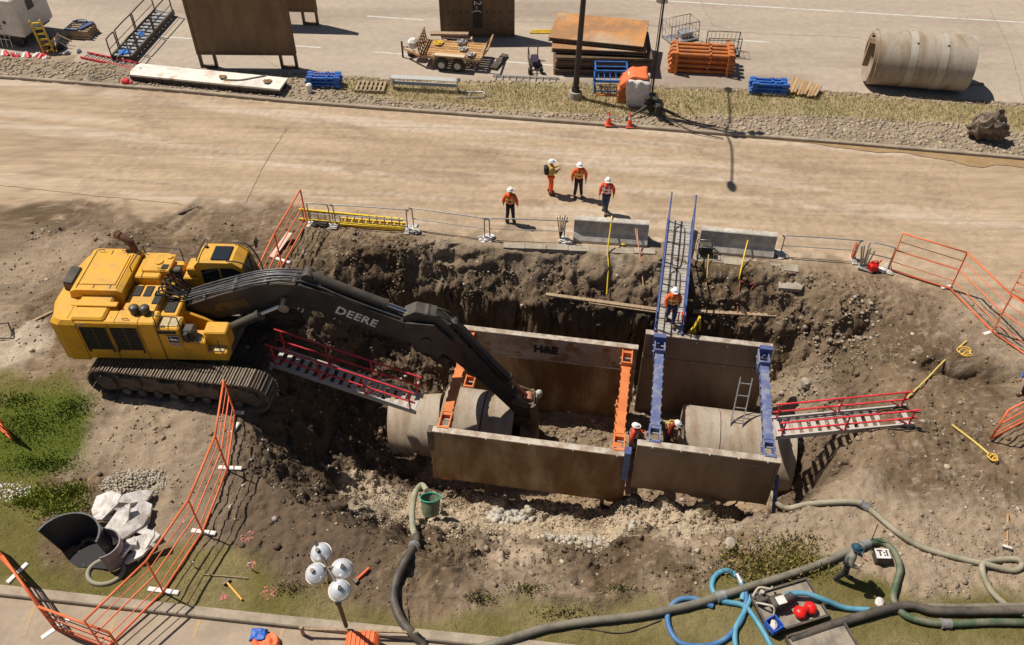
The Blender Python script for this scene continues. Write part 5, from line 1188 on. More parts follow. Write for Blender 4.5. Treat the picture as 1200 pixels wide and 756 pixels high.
# blue rack
def rack(label, c, L, Wd, H, mt, rz=0, cat='rack'):
    root = thing('frame_rack', label, cat, c, rz); m = MB()
    for y in (-Wd/2, Wd/2):
        for x in (-L/2, L/2): m.bar((x, y, 0), (x, y, H), .07)
        for z in (.12, H*.55, H-.03): m.bar((-L/2, y, z), (L/2, y, z), .06)
    for x in (-L/2, L/2):
        for z in (.12, H*.55, H-.03): m.bar((x, -Wd/2, z), (x, Wd/2, z), .06)
    m.build('frame', mt, root); m = MB()
    for x in np.linspace(-L/2+.2, L/2-.2, 5): m.bar((x, -Wd/2, H*.5), (x, Wd/2, H*.5), .03)
    m.bar((-L/2, 0, H-.05), (L/2, 0, H-.05), .05); m.build('crossbar', mt, root)
    m = MB()
    for k in range(7): m.tube(smooth_path([(-L/2+.2+k*.17, -Wd/2-.04, .1), (-L/2+.26+k*.17, -Wd/2-.1, .45), (-L/2+.32+k*.17, -Wd/2-.04, .1)], 4), .02, n=6)
    m.build('hanging_hook', mat('rusty chain', (.3, .17, .1), .7, col2=(.4, .3, .22), scale=9), root)
    return root
rack('bright blue steel rack standing in front of the rusty plates', P0(714, 104), 1.55, .9, 1.25, M_bblue, R(-2))
# orange strut pile
def strut_pile(label, c, L, rows, layers, mt, rz, w=.16, name='strut_stack', end=.3):
    root = thing(name, label, 'spreader struts', c, rz)
    for k in range(layers):
        for j in range(rows):
            m = MB(); y = (j-(rows-1)/2)*w*1.9; z = .14+k*w*1.45; o = random.uniform(-.06, .06)
            m.cyl((-L/2+.2+o, y, z), (L/2-.2+o, y, z), w/2, n=10)
            for s_ in (-1, 1): m.box((s_*(L/2-.12)+o, y, z), (.26, w*1.35, w*1.3)); m.cyl((s_*(L/2-.0)+o, y-w*.6, z), (s_*(L/2-.0)+o, y+w*.6, z), w*.5, n=10)
            m.box((o+L*.12, y, z+w*.4), (.1, w*1.2, w*.5)); m.build('strut', mt, root)
    return root
strut_pile('stack of rusty orange spreader struts lying right of the rusty plates', P0(820, 80), 3.1, 4, 4, M_rorange, R(-6), .2)
m = MB()
for x in (-1.3, 1.3):
    for y in (-.85, .85): m.bar((x, y, 0), (x, y, 1.25), .1)
    m.bar((x, -.85, .06), (x, .85, .06), .1); m.bar((x, -.85, 1.1), (x, .85, 1.1), .1)
root = thing('strut_cradle', 'orange cradle ends that hold the rusty orange struts', 'cradle', P0(820, 80), R(-6)); m.build('cradle_end', M_rorange, root)
strut_pile('blue spreader struts with red clips lying on the dry grass', P0(899, 108), 1.7, 3, 3, mat('mid blue steel', (.02, .1, .42), .45, col2=(.03, .17, .55), scale=4, dust=.15), R(-6), .14)
strut_pile('blue spreader struts beside a white can at the tip of the white slab', P0(381, 100), 1.6, 3, 3, mat('mid blue steel', (.02, .1, .42), .45), R(-2), .13)
for (px, py), lab in (((899, 104), 'row of red clips lying on the blue struts in the dry grass'), ((381, 97), 'row of red clips lying on the blue struts beside the white can')):
    m = MB(); p = P0(px, py)
    for k in range(8): m.bev((-.6+k*.17, 0, .62), (.07, .3, .06), .02)
    o = solo(m, 'clip_row', mat('dull red clip', (.3, .03, .05), .5), lab, 'clips'); o.location = p+Vector((0, 0, .5))
m = MB(); m.cyl((0, 0, 0), (0, 0, .42), .14, n=18); m.cyl((0, 0, .42), (0, 0, .46), .09, n=14); o = solo(m, 'can', M_wslab, 'small white can standing at the end of the blue struts', 'can'); o.location = P0(363, 108)
# timber pile
root = thing('timber_stack', 'leaning pile of orange and brown timber offcuts on the dry grass', 'timber', P0(936, 108), R(-22))
for k in range(9):
    m = MB(); m.bar((-.5+k*.16, -.45, .08+.05*(k % 3)), (-.42+k*.17, .5, .5-.03*k), .13, .09, up=(0, 0, 1)); m.build('board', M_wood2 if k % 2 else M_wood, root)
# gray cage and galvanised frame
def cage(label, c, L, Wd, H, mt, rz, tilt=0):
    root = thing('wire_cage', label, 'cage', c, rz); m = MB()
    for x in (-L/2, L/2):
        for y in (-Wd/2, Wd/2): m.tube([(x, y, 0), (x+tilt, y, H)], .025, n=6)
    for z, o in ((.1, 0), (H*.5, tilt*.5), (H, tilt)):
        m.tube([(-L/2+o, -Wd/2, z), (L/2+o, -Wd/2, z), (L/2+o, Wd/2, z), (-L/2+o, Wd/2, z)], .022, n=6, closed=True)
    m.build('frame', mt, root)
    m = MB()
    for k in range(1, 8): x = -L/2+L*k/8; m.tube([(x, -Wd/2, .1), (x+tilt, -Wd/2, H)], .01, n=5); m.tube([(x, Wd/2, .1), (x+tilt, Wd/2, H)], .01, n=5)
    m.build('mesh_wires', mt, root); m = MB(); m.bev((0, 0, .1), (L*.95, Wd*.95, .08), .02); m.bev((L*.15, 0, .3), (L*.4, Wd*.6, .3), .04); m.build('tray', mat('grey blue tray', (.2, .22, .26), .6, col2=(.35, .33, .31), scale=4), root)
cage('tilted grey wire cage behind the orange struts', G(797, 46), 1.7, 1.0, 1.1, M_steel, R(22), -.1)
cage('dark wire frame half hidden behind the orange strut stack', G(846, 62), 1.7, .8, 1.0, M_dsteel, R(-4))
# black frame with wheels next to the plates
root = thing('hand_trolley', 'black steel trolley standing left of the rusty plate stack', 'trolley', G(627, 80), R(4))
m = MB()
for x in (-.28, .22): m.bar((x, -.6, .12), (x, .95, .18), .07); m.bar((x, .95, .18), (x, .95, .75), .05); m.bar((x, -.6, .12), (x, -.6, .6), .05)
for y in (-.5, -.1, .3, .7): m.bar((-.28, y, .16), (.22, y, .16), .05)
m.bar((-.28, .95, .75), (.22, .95, .75), .05); m.bar((-.28, -.6, .6), (-.28, .95, .75), .04); m.build('frame', M_black, root)
for x in (-.35, .3):
    m = MB(); m.cyl((x-.05, -.55, .16), (x+.05, -.55, .16), .16, n=16); m.build('wheel', M_black, root)
m = MB(); m.bev((0, .2, .35), (.35, .8, .3), .05); m.build('motor', mat('dark purple housing', (.05, .035, .07), .5), root)
# yellow bars on the road
m = MB()
for k in range(3): m.bar((-.95+.05*k, .13*k, .05), (.85, .18*k-.06, .05), .07)
o = solo(m, 'yellow_bar', M_yel, 'yellow fibreglass bars lying beside the pierced plate', 'bars'); o.location = G(640, 38); 
# flatbed trailer
root = thing('flatbed_trailer', 'rusty orange twin axle flatbed trailer loaded with chains, parked on the road', 'trailer', G(532, 72), R(-9))
M_trail = mat('rusty trailer steel', (.45, .25, .11), .7, col2=(.3, .15, .07), scale=3, col3=(.55, .42, .28), bump=.2)
m = MB()
for y in (-.85, .85): m.bar((-1.6, y, .62), (1.6, y, .62), .1, .14)
for x in np.linspace(-1.6, 1.6, 6): m.bar((x, -.85, .6), (x, .85, .6), .08, .1)
m.bar((-1.6, -.8, .6), (-2.7, 0, .55), .1, .12); m.bar((-1.6, .8, .6), (-2.7, 0, .55), .1, .12); m.build('chassis', M_trail, root)
for k in range(7):
    m = MB(); m.box((0, -.72+k*.24, .71), (3.15, .2, .05)); m.build('deck_board', M_wood2 if k % 3 else M_trail, root)
for y in (-1.0, 1.0):
    m = MB(); m.prism([(-.85, .55), (-.75, .88), (.8, .88), (.9, .55), (.84, .55), (.76, .82), (-.7, .82), (-.8, .55)], (0, y-.14, 0), (0, .28, 0)); m.build('mudguard', mat('pale timber mudguard', (.62, .5, .36), .7), root)
    for x in (-.42, .42):
        m = MB(); m.cyl((x, y-.11, .33), (x, y+.11, .33), .33, n=24); wh = m.build('wheel', M_black, root); m = MB(); m.cyl((x, y-.12, .33), (x, y+.12, .33), .17, n=18); m.build('rim', M_steel, wh)
m = MB()
for y in np.linspace(-.8, .8, 6): m.bar((-1.6, y, .7), (-1.72, y, 1.35), .05)
for z in (.9, 1.15, 1.35): m.bar((-1.65, -.85, z), (-1.68, .85, z), .06)
m.build('headboard', mat('rusty lattice', (.2, .12, .06), .7), root)
m = MB()
for y in (-.8, .8): m.bar((1.6, y, .68), (1.95, y, 1.2), .07)
m.bar((1.95, -.85, 1.2), (1.95, .85, 1.2), .08); m.bar((1.6, -.85, .72), (1.6, .85, .72), .08); m.build('tailgate', M_trail, root)
m = MB(); m.cyl((-2.75, 0, .0), (-2.75, 0, .9), .05); m.cyl((-2.35, .3, .05), (-2.35, .3, .2), .22, n=16); m.build('jack', M_black, root)
m = MB(); m.bev((-2.15, 0, .85), (.5, .55, .5), .12); m.build('tool_sack', M_white, root)
m = MB(); m.bar((-1.4, 1.0, .95), (.6, 1.05, 1.05), .28, .12); m.build('side_board', M_wood, root)
GC = 'coils lying on the flatbed trailer'
def coil(label, p, r_, n, mt, name='cable_coil', zs=.02, g=None, th=.03):
    m = MB(); pts = []
    rr = random.Random(hash(label) % 999 if False else len(label))
    for i in range(n*14):
        a = 2*math.pi*i/14; q = r_*(.55+.3*math.sin(i*.31+rr.random()*.9)+.25*math.sin(i*.083+1)); pts.append((q*math.cos(a)+.25*r_*math.sin(i*.11), q*.8*math.sin(a)+.25*r_*math.cos(i*.07), th+zs*(i/14)+.015*math.sin(i*1.1)))
    m.tube(pts, th, n=6); o = solo(m, name, mt, label, name.split('_')[-1], g); o.location = p; return o
tr0 = Matrix.Translation(G(532, 72)) @ Matrix.Rotation(R(-9), 4, 'Z')
coil('grey chain coil nearest the raised side board of the trailer', tr0 @ Vector((.35, .6, .74)), .33, 5, M_steel, 'chain_coil', .04, GC)
coil('grey chain coil in the middle of the trailer deck', tr0 @ Vector((.55, -.1, .74)), .28, 4, M_steel, 'chain_coil', .04, GC)
coil('grey chain coil at the rear near corner of the trailer deck', tr0 @ Vector((1.05, -.6, .74)), .28, 4, M_steel, 'chain_coil', .04, GC)
coil('yellow rope coil at the front of the trailer deck', tr0 @ Vector((-.85, .35, .74)), .3, 4, M_yel, 'rope_coil', .03, GC)
m = MB(); m.bar((0, 0, 0), (.62, 1.5, 0), .35, .14); o = solo(m, 'loading_ramp', M_dsteel, 'black loading ramp lying on the road behind the trailer', 'ramp'); o.location = G(585, 74)
# pallet, rail stack, frame, ladder along the median
def pallet(label, c, rz, mt=M_wood, L=1.5, Wd=.95):
    root = thing('pallet', label, 'pallet', c, rz)
    for k in range(7):
        m = MB(); m.box((-L/2+.08+k*(L-.16)/6, 0, .16), (.12, Wd, .025)); m.build('slat', mt, root)
    for y in (-Wd/2+.06, 0, Wd/2-.06):
        m = MB(); m.box((0, y, .08), (L, .09, .13)); m.build('bearer', M_wood, root)
pallet('grey wooden pallet lying between the blue struts and the railing stack', P0(435, 104), R(-4))
def crowd_barrier(label, a, b, group, h=1.05, mt=M_steel, feet=True):
    a = Vector(a); b = Vector(b); root = thing('railing', label, 'railing', a, 0, group); up = Vector((0, 0, h)); d = (b-a).normalized()
    m = MB(); m.tube(smooth_path([a, a+up*.5, a+up*.9, a+up+d*.1, b+up-d*.1, b+up*.9, b+up*.5, b], 3), .026, n=8); m.tube([a+up*.5, b+up*.5], .02, n=6); m.build('rail', mt, root, True)
    if feet:
        for p in (a, b):
            m = MB(); n = Vector((-d.y, d.x, 0)); m.bev(p+Vector((0, 0, .04)), (.22, .6, .07), .02, math.atan2(d.y, d.x)); m.build('foot', M_concs, root, True)
    return root
for k in range(6):
    c = P0(461, 105)+Vector((0, .06*k, 0)); e = P0(536, 109)+Vector((0, .06*k, 0)); lab = ['front', 'second', 'third', 'fourth', 'fifth', 'rearmost'][k]
    crowd_barrier('%s railing of the steel railing stack on the median grass' % lab, c, e, 'railings stacked on the median', .62, mat('pale steel tube', (.6, .6, .58), .5), False)
m = MB(); m.tube([(-.7, -.25, .06), (.6, -.25, .06), (.75, 0, .06), (.6, .3, .06), (-.7, .3, .06)], .04, closed=False); m.tube([(-.1, -.25, .06), (0, .3, .06)], .04); o = solo(m, 'loop_frame', M_steel, 'small grey tube frame lying on grass beside the railing stack', 'frame'); o.location = P0(553, 112)
def flat_ladder(label, a, b, w, rungs, m1, m2, dz=.08):
    a = Vector(a)+Vector((0, 0, dz)); b = Vector(b)+Vector((0, 0, dz)); d = (b-a); side = Vector((-d.y, d.x, 0)); return ladder(label, a, b, w, side, rungs, m1, m2, .045)
flat_ladder('aluminium ladder lying on the median between trailer and light pole', P0(577, 94), P0(655, 97), .55, 10, M_galv, M_galv)
flat_ladder('red fibreglass ladder lying on the road below the black walkway', G(99, 66), G(160, 79), .55, 9, M_red, M_galv)
# white slab
a = P0(153, 94); b = P0(330, 112); root = thing('slab', 'long scuffed white steel slab with rust marks lying on the median edge', 'slab', (a+b)/2, math.atan2((b-a).y, (b-a).x))
L = (b-a).length
m = MB(); m.prism([(-L/2, .3), (-L/2+.15, 0), (L/2, -.0), (L/2, 1.15), (-L/2+.1, 1.15), (-L/2, .95)], (0, -.1, .3), (0, 0, .09), (1, 0, 0), (0, 1, 0)); m.build('slab_top', M_wslab, root)
m = MB(); m.box((0, -.0, .15), (L-.1, .06, .3)); m.box((0, .9, .15), (L-.1, .06, .3))
for x in np.linspace(-L/2+.2, L/2-.2, 16): m.box((x, .45, .15), (.05, 1.05, .29))
m.build('under_rib', M_dsteel, root)
m = MB(); m.cyl((-L/2+.35, .6, .385), (-L/2+.35, .6, .394), .06, n=12); m.build('lifting_hole', M_black, root)
m = MB(); m.tube(smooth_path([(1.0, .25, .42), (1.8, .35, .42), (2.4, .7, .42), (2.9, 1.0, .42)], 5), .04, n=6); m.build('hose_end', M_hosegrey, root)
tr1 = Matrix.Translation((a+b)/2) @ Matrix.Rotation(math.atan2((b-a).y, (b-a).x), 4, 'Z')
coil('small rusty chain heap in the middle of the white slab', tr1 @ Vector((.85, .45, .39)), .2, 4, M_trail, 'chain_heap', .03)
coil('small rusty chain heap near the plate end of the white slab', tr1 @ Vector((3.2, .45, .39)), .22, 4, M_trail, 'chain_heap', .03)
coil('loop of dark hose lying on the cobbles left of the white slab', P0(118, 87), .75, 3, M_hosegrey, 'hose_coil', .01, None, .02)
m = MB(); m.bev((0, 0, .12), (.35, .3, .24), .05); m.bev((.25, -.05, .07), (.2, .2, .14), .04); o = solo(m, 'tool_box', M_red, 'small red tool box at the left tip of the white slab', 'box'); o.location = P0(150, 98)
# black walkway with hoops (top left)
a = G(133, 72); b = G(184, 17); root = thing('access_walkway', 'black framed walkway with tall looped handrails standing on the paved road', 'walkway', a); d = b-a; dn = d.normalized(); sd = Vector((-dn.y, dn.x, 0)); w = 1.05
m = MB()
for k in (0, 1): m.bar(a-sd*w*k+Vector((0, 0, .22)), b-sd*w*k+Vector((0, 0, .22)), .1, .3, up=(0, 0, 1))
m.build('side_beam', M_dsteel, root, True)
m = MB()
for i in range(14): c = a.lerp(b, (i+.5)/14)+Vector((0, 0, .3)); m.bar(c, c-sd*w, d.length/14*.55, .03, up=(0, 0, 1))
m.build('deck', M_steel, root, True)
m = MB(); c = a.lerp(b, .08)-sd*w*.5+Vector((0, 0, .34)); m.bev(c, (.6, .5, .08), .02, R(20)); m.bev(a.lerp(b, .45)-sd*w*.5+Vector((0, 0, .34)), (.3, .6, .06), .02, R(20)); m.build('deck_plate', M_bblue, root, True)
for k in (0, 1):
    for f0, f1 in ((.0, .15), (.18, .52), (.55, .98)):
        p = a.lerp(b, f0)-sd*w*k; q = a.lerp(b, f1)-sd*w*k; up = Vector((0, 0, 1.25)); e = (q-p).normalized()
        m = MB(); m.tube(smooth_path([p, p+up*.9, p+up+e*.15, q+up-e*.15, q+up*.9, q], 3), .036, n=7); m.tube([p+up*.55, q+up*.55], .02, n=6); m.build('handrail', M_dsteel, root, True)
# white trailer cabin at the corner
cc = G(6, 54); root = thing('site_trailer', 'white site trailer with a blue stripe roof, cut by the picture corner', 'trailer', cc, R(-14))
m = MB(); m.bev((-1.0, 1.3, 1.65), (5.0, 2.6, 2.1), .1); sh = m.build('body', M_white, root)
m = MB(); m.box((.65, 1.3, 2.71), (.9, 2.4, .03)); m.build('roof_stripe', mat('pale blue stripe', (.2, .42, .55), .5), sh)
m = MB(); m.box((1.515, 1.2, 2.0), (.03, .5, .5)); m.cyl((.6, -.005, 1.4), (.6, -.03, 1.4), .09); m.box((.2, -.01, 1.15), (.16, .02, .08)); m.box((.2, -.01, 1.0), (.16, .02, .05)); m.build('vent', M_char, sh)
m = MB()
for x in (-2.4, .9): m.cyl((x, .1, .35), (x, .35, .35), .35, n=20)
m.build('wheel', M_black, root)
m = MB(); m.box((-1.0, 1.3, .52), (4.6, 2.2, .14)); m.build('chassis', M_dsteel, root)
m = MB()
for x in np.linspace(-1.2, .6, 7): m.bar((x, -.15, .02), (x+.05, -.1, .75), .03)
m.bar((-1.2, -.15, .5), (.6, -.15, .5), .03); m.build('step_rack', M_galv, root)
ladder('yellow step ladder leaning on the corner of the white site trailer', G(58, 62, .05), G(40, 24, 1.75), .5, (1, .25, 0), 6, M_yel, M_yel, .06)
GH = 'red and white bottles lined up beside the site trailer'
for k in range(10):
    px = 4+k*6.0; py = 66+k*.5+random.uniform(-1.5, 1.5); p = P0(px, py); mm = M_red if k % 2 else M_white
    m = MB(); m.cyl((0, 0, 0), (0, 0, .34), .15, .12, n=10); m.cyl((0, 0, .34), (0, 0, .44), .05, n=8)
    o = solo(m, 'bottle', mm, 'red bottle in the row beside the site trailer' if k % 2 else 'white bottle in the row beside the site trailer', 'bottle', GH+(' (red)' if k % 2 else ' (white)')); o.location = p; o.rotation_euler = (R(random.uniform(-30, 30)), R(60), random.uniform(0, 3))
root = thing('equipment_pile', 'dark heap of hand tools and leads behind the yellow step ladder', 'tools', G(68, 56), 0)
for k in range(9):
    m = MB(); a1 = random.uniform(0, 3.14); c = Vector((random.uniform(-.5, .5), random.uniform(-.5, .5), .1)); m.bar(c-Vector((math.cos(a1), math.sin(a1), -.3))*.5, c+Vector((math.cos(a1), math.sin(a1), .9))*.5, .05); m.build('tool_handle', [M_dsteel, M_rorange, M_wood][k % 3], root)
m = MB(); m.rock((0, 0, .2), .5, 3, 2); m.build('tool_bag', M_dark, root)
for k, (px, py, lab) in enumerate(((80, 64, 'grey lump by the red ladder, nearer the trailer'), (93, 62, 'grey lump by the red ladder, nearer the walkway'))):
    m = MB(); m.rock((0, 0, .1), .16, 70+k, 2); o = solo(m, 'sandbag', mat('blue grey bag', (.2, .24, .27), .8), lab, 'bag'); o.location = P0(px, py)
# loaded pallet (top left)
root = thing('loaded_pallet', 'small pallet of timber frames with blue trim between trailer and walkway', 'pallet', G(97, 41), R(-6))
for k in range(5):
    m = MB(); m.box((0, -.45+k*.22, .3), (1.35, .1, .35)); m.build('timber', M_wood, root)
m = MB(); m.box((0, 0, .08), (1.4, 1.1, .1)); m.build('pallet_base', M_wood, root)
m = MB(); m.bar((-.6, .5, .52), (.6, .45, .52), .1); m.bar((-.65, -.45, .52), (.1, -.5, .52), .1); m.bar((.15, -.4, .54), (.55, .45, .54), .25, .06); m.tube(smooth_path([(-.6, -.4, .55), (-.4, .5, .6), (.2, .5, .6), (.1, -.4, .55)], 4), .025); m.build('blue_trim', mat('slate blue trim', (.07, .1, .2), .5), root)
# boulder
m = MB(); m.rock((0, 0, .3), 1, 21, 4, .8); rr = random.Random(3); m.v = [(x*.85+.05*math.sin(z*13+y*9), y*.7+.06*math.sin(x*11+z*7), z*1.05+.1*math.sin(x*7)*math.cos(y*6)+rr.uniform(-.035, .035)) for x, y, z in m.v]; o = solo(m, 'boulder', M_rockd, 'large dark boulder on the cobbles at the right of the median', 'boulder'); o.location = P0(1153, 163)-Vector((0, 0, .15))
m = MB(); m.bar((-.3, 0, .0), (.3, 0, .0), .3, .02); o = solo(m, 'manhole_cover', M_dsteel, 'dark round cover in the far road', 'cover')
o.location = G(773, 0.5, .004); bpy.data.objects.remove(o)
m = MB(); m.cyl((0, 0, 0), (0, 0, .012), .35, n=24); o = solo(m, 'manhole_cover', M_dsteel, 'dark round cover set in the far road', 'cover'); o.location = G(776, 1.5, .004)
# ---------------------------------------------------------------- fences and barriers round the pit
def fence(label, a, b, h=1.5, lean=(0, 0), foot=True, footdir=None, mesh=True, tall=None):
    a = Vector(a); b = Vector(b); root = thing('safety_fence', label, 'fence panel', a, 0, 'orange fence panels round the excavation'); d = (b-a).normalized()
    up = Vector((lean[0], lean[1], h)); lo = Vector((0, 0, .08))
    m = MB(); m.tube([a+lo, a+up, b+up, b+lo], .036, n=7, closed=True); m.tube([a+up*.55, b+up*.55], .026, n=6); m.build('frame', M_ofence, root, True)
    if mesh:
        m = MB(); n = max(3, int((b-a).length/.9))
        for z in (.25,): m.tube([a+up*z, b+up*z], .017, n=5)
        m.tube([a+up*.78, b+up*.78], .015, n=5)
        m.build('infill_wires', M_ofence, root, True)
    return root
def foot(label, c, ang, L=.75, mt=M_white):
    m = MB(); m.bev((0, 0, .03), (L, .14, .06), .015); o = solo(m, 'ballast_block', mt, label, 'fence foot', 'white feet of the orange fence'); o.location = c; o.rotation_euler.z = ang
    return o
LFN = [((276, 486), (267, 551), 'orange fence panel in front of the excavator track'), ((267, 551), (238, 625), 'orange fence panel on bare soil below the track'), ((238, 625), (192, 695), 'orange fence panel crossing from soil onto the grass verge'), ((192, 695), (124, 763), 'orange fence panel crossing the front kerb')]
for a, b, lab in LFN: fence(lab, GG(*a), GG(*b), 1.7)
foot('white fence foot on soil near the excavator track', GG(270, 549), R(-3)); foot('white fence foot between the soil and the grass', GG(239, 624), R(-8)); foot('white fence foot on the grass just above the front kerb', GG(192, 693), R(-8), .9)
foot('white fence foot at the end of the fence by the track', GG(279, 484), R(-5), .4)
fence('orange fence panel on the grass in the lower left corner', GG(-12, 640), GG(25, 680), 1.3); fence('orange fence panel going down over the kerb at lower left', GG(25, 680), GG(66, 738), 1.3); fence('orange fence panel on the pavement along the lower edge', GG(66, 738), GG(146, 768), 1.3)
foot('white fence foot on the grass at lower left', GG(21, 672), R(62), .7); foot('white fence foot on the pavement at lower left', GG(66, 737), R(45), .8)
fence('orange fence panel beside the green lawn', GG(16, 517), GG(-30, 478), 1.2)
fence('orange fence panel between the excavator boom and the road', GG(360, 262), GG(331, 314), 1.7); fence('orange fence panel hidden partly behind the excavator boom', GG(331, 314), GG(312, 356), 1.7)
m = MB(); m.bar((0, 0, .3), (-.5, -1.3, .1), .25, .05); o = solo(m, 'sign_board', mat('pale orange board', (.75, .45, .3), .7, col2=(.6, .55, .5), scale=6), 'pale orange board leaning on the fence near the boom', 'board'); o.location = GG(330, 290)
foot('white fence foot near the yellow ladders', GG(329, 305), R(-25), .9)
fence('orange fence panel farthest along the road at the right', GG(1041, 317), GG(1113, 340), 1.85); fence('orange fence panel turning down from the road at the right', GG(1113, 340), GG(1162, 390), 1.85); fence('orange fence panel leaving the right edge above the bending worker', GG(1162, 390), GG(1222, 432), 1.85)
fence('orange fence panel below the bending worker at the right edge', GG(1160, 516), GG(1232, 478), 1.5)
fence('orange fence panel turning back at the right edge', GG(1183, 346), GG(1240, 372), 1.2)
foot('grey fence foot under the panel corner at the right', GG(1109, 337), R(15), .45, M_concs); foot('grey fence foot under the lower panel corner at the right', GG(1160, 390), R(20), .6, M_concs)
GR = 'steel railings along the road edge'
crowd_barrier('short steel railing at the end of the yellow ladders', GG(364, 262), GG(388, 264), GR); crowd_barrier('steel railing behind the yellow ladders', GG(394, 264), GG(478, 270), GR)
crowd_barrier('steel railing right of the yellow ladders', GG(485, 268), GG(568, 280), GR); crowd_barrier('steel railing in front of the lone worker', GG(574, 280), GG(661, 283), GR)
crowd_barrier('steel railing right of the walkway barrier', GG(914, 299), GG(1000, 305), GR, 1.0, M_steel); crowd_barrier('short steel railing behind the red fuel can', GG(1011, 309), GG(1040, 316), GR, 1.1, M_steel)
def debris(label, c, n, mt, r_=.15, cat='sandbags', name='sandbag_pile', seed=0):
    root = thing(name, label, cat, c); rr = random.Random(seed+n)
    for k in range(n):
        m = MB(); m.rock((rr.uniform(-.25, .25), rr.uniform(-.2, .2), .07), r_*rr.uniform(.7, 1.2), seed*9+k, 2, .5); m.build('sandbag', mt, root)
debris('white sandbags where two railings meet left of the lone worker', GG(570, 281), 5, M_concs); debris('white sandbags at the railing end beside the concrete barrier', GG(662, 282), 7, M_concs, seed=2)
debris('white sandbags at the railing end by the yellow ladders', GG(482, 270), 5, M_concs, seed=3); debris('white sandbags at the right end of the second barrier', GG(912, 298), 5, M_concs, seed=4)
debris('white sandbags beside the red fuel can', GG(1036, 318), 6, M_concs, seed=5)
m = MB()
for k in range(5): m.tube([(0, .03*k, 0), (-.15+.1*k, .1, 1.1+.1*(k % 2))], .02, n=6)
o = solo(m, 'stake_bundle', M_dsteel, 'bundle of dark stakes standing where the railing meets the barrier', 'stakes'); o.location = GG(658, 281)
# concrete barriers
def barrier(label, a, b):
    a = Vector(a); b = Vector(b); d = (b-a); L = d.length; root = thing('concrete_barrier', label, 'barrier', a.lerp(b, .5)-Vector((0, 0, a.lerp(b, .5).z)), math.atan2(d.y, d.x), 'concrete barriers at the road edge')
    m = MB(); m.prism([(-.38, 0), (-.38, .12), (-.2, .42), (-.15, .95), (-.12, .98), (.12, .98), (.15, .95), (.2, .42), (.38, .12), (.38, 0)], (-L/2, 0, 0), (L, 0, 0), (0, 1, 0), (0, 0, 1)); m.build('barrier_body', M_barr, root)
    return root
barrier('concrete barrier left of the blue walkway at the road edge', GG(672, 277), GG(758, 283)); barrier('concrete barrier right of the blue walkway at the road edge', GG(818, 289), GG(905, 297))
# yellow ladders by the railing
M_lad = M_yel
root = thing('extension_ladder', 'long yellow fibreglass ladder standing on edge behind the steel railings', 'ladder', GG(350, 258))
a = GG(352, 259, .05); b = GG(473, 269, .05)
for k, (z, mt) in enumerate(((.05, M_lad), (.45, M_lad))):
    m = MB(); m.bar(a+Vector((0, .12*k, z)), b+Vector((0, .12*k, z*.8)), .08, .1, up=(0, 0, 1)); m.build('side_rail', mt, root, True)
m = MB()
for k in range(14): c = a.lerp(b, (k+.5)/14); m.tube([c+Vector((0, 0, .05)), c+Vector((0, .1, .45))], .025, n=6)
m.build('rung', M_wood, root, True)
flat_ladder('second yellow ladder lying on the soil against the railings', GG(400, 262), GG(474, 268), .4, 9, M_yel, M_yel, .1)
m = MB(); m.bev((0, 0, .09), (.65, .3, .18), .06); o = solo(m, 'rubber_tray', M_black, 'black rubber tray at the foot of the short railing', 'tray'); o.location = GG(376, 265)
# straps across barrier into the pit
def strap(label, pts, r_, mt, name='strap', cat='strap'):
    m = MB(); m.tube(smooth_path(pts, 5), r_, n=6); return solo(m, name, mt, label, cat)
strap('yellow strap over the left concrete barrier into the pit', [GG(714, 277, 1.0), GG(714, 277, 1.02)+Vector((0, -.2, -.02)), GG(712, 296, .1), GG(713, 312, .05), G(711, 345, -1.1)], .03, M_yel)
strap('faded orange strap over the left concrete barrier', [GG(743, 279, 1.0), GG(746, 292, .5), GG(750, 302, .05), G(756, 352, -1.1)], .022, M_ostrap)
strap('second thin orange strap over the left barrier', [GG(740, 279, 1.0), GG(746, 294, .4), GG(752, 300, .1)], .018, M_ostrap)
strap('yellow strap over the right concrete barrier', [GG(876, 292, 1.0), GG(872, 300, .6), GG(868, 318, .08), GG(866, 328, .04)], .03, M_yel)
strap('dull red rope hanging below the right barrier into the pit', [GG(867, 328, .06), GG(866, 340, .05), G(864, 366, -1.1)], .02, mat('dull red rope', (.5, .12, .08), .8))
strap('yellow cable loop hanging from the generator', [GG(829, 305, .3), GG(828, 330, .05), G(826, 350, -1.0), G(842, 352, -1.0), G(853, 346, -1.0)], .022, M_strap, 'cable', 'cable')
strap('red rope scrap lying below the right kerb strip', [GG(866, 329, .04), GG(878, 334, .04), GG(884, 332, .04), GG(880, 340, .04)], .02, mat('dull red rope', (.5, .12, .08), .8), 'rope', 'rope')
coil('yellow rope coil below the left concrete barrier', GG(730, 286), .16, 3, M_yel, 'rope_coil')
strap('yellow webbing lying on the soil from the ramp to the right gouge', [GG(1062, 468, .06), GG(1085, 446, .06), GG(1105, 425, .06), GG(1132, 401, .06)], .032, M_strap)
coil('orange and yellow strap coil near the end of the yellow webbing', GG(1130, 413), .28, 3, mat('orange yellow webbing', (.8, .48, .08), .8), 'strap_coil', .02, None, .02)
strap('short yellow webbing on the soil right of the red ramp', [GG(1115, 499, .05), GG(1140, 518, .05), GG(1158, 533, .05)], .04, M_strap)
coil('orange yellow strap bunch at the lower end of the short webbing', GG(1163, 537), .18, 3, mat('orange yellow webbing', (.8, .48, .08), .8), 'strap_coil', .02, None, .02)
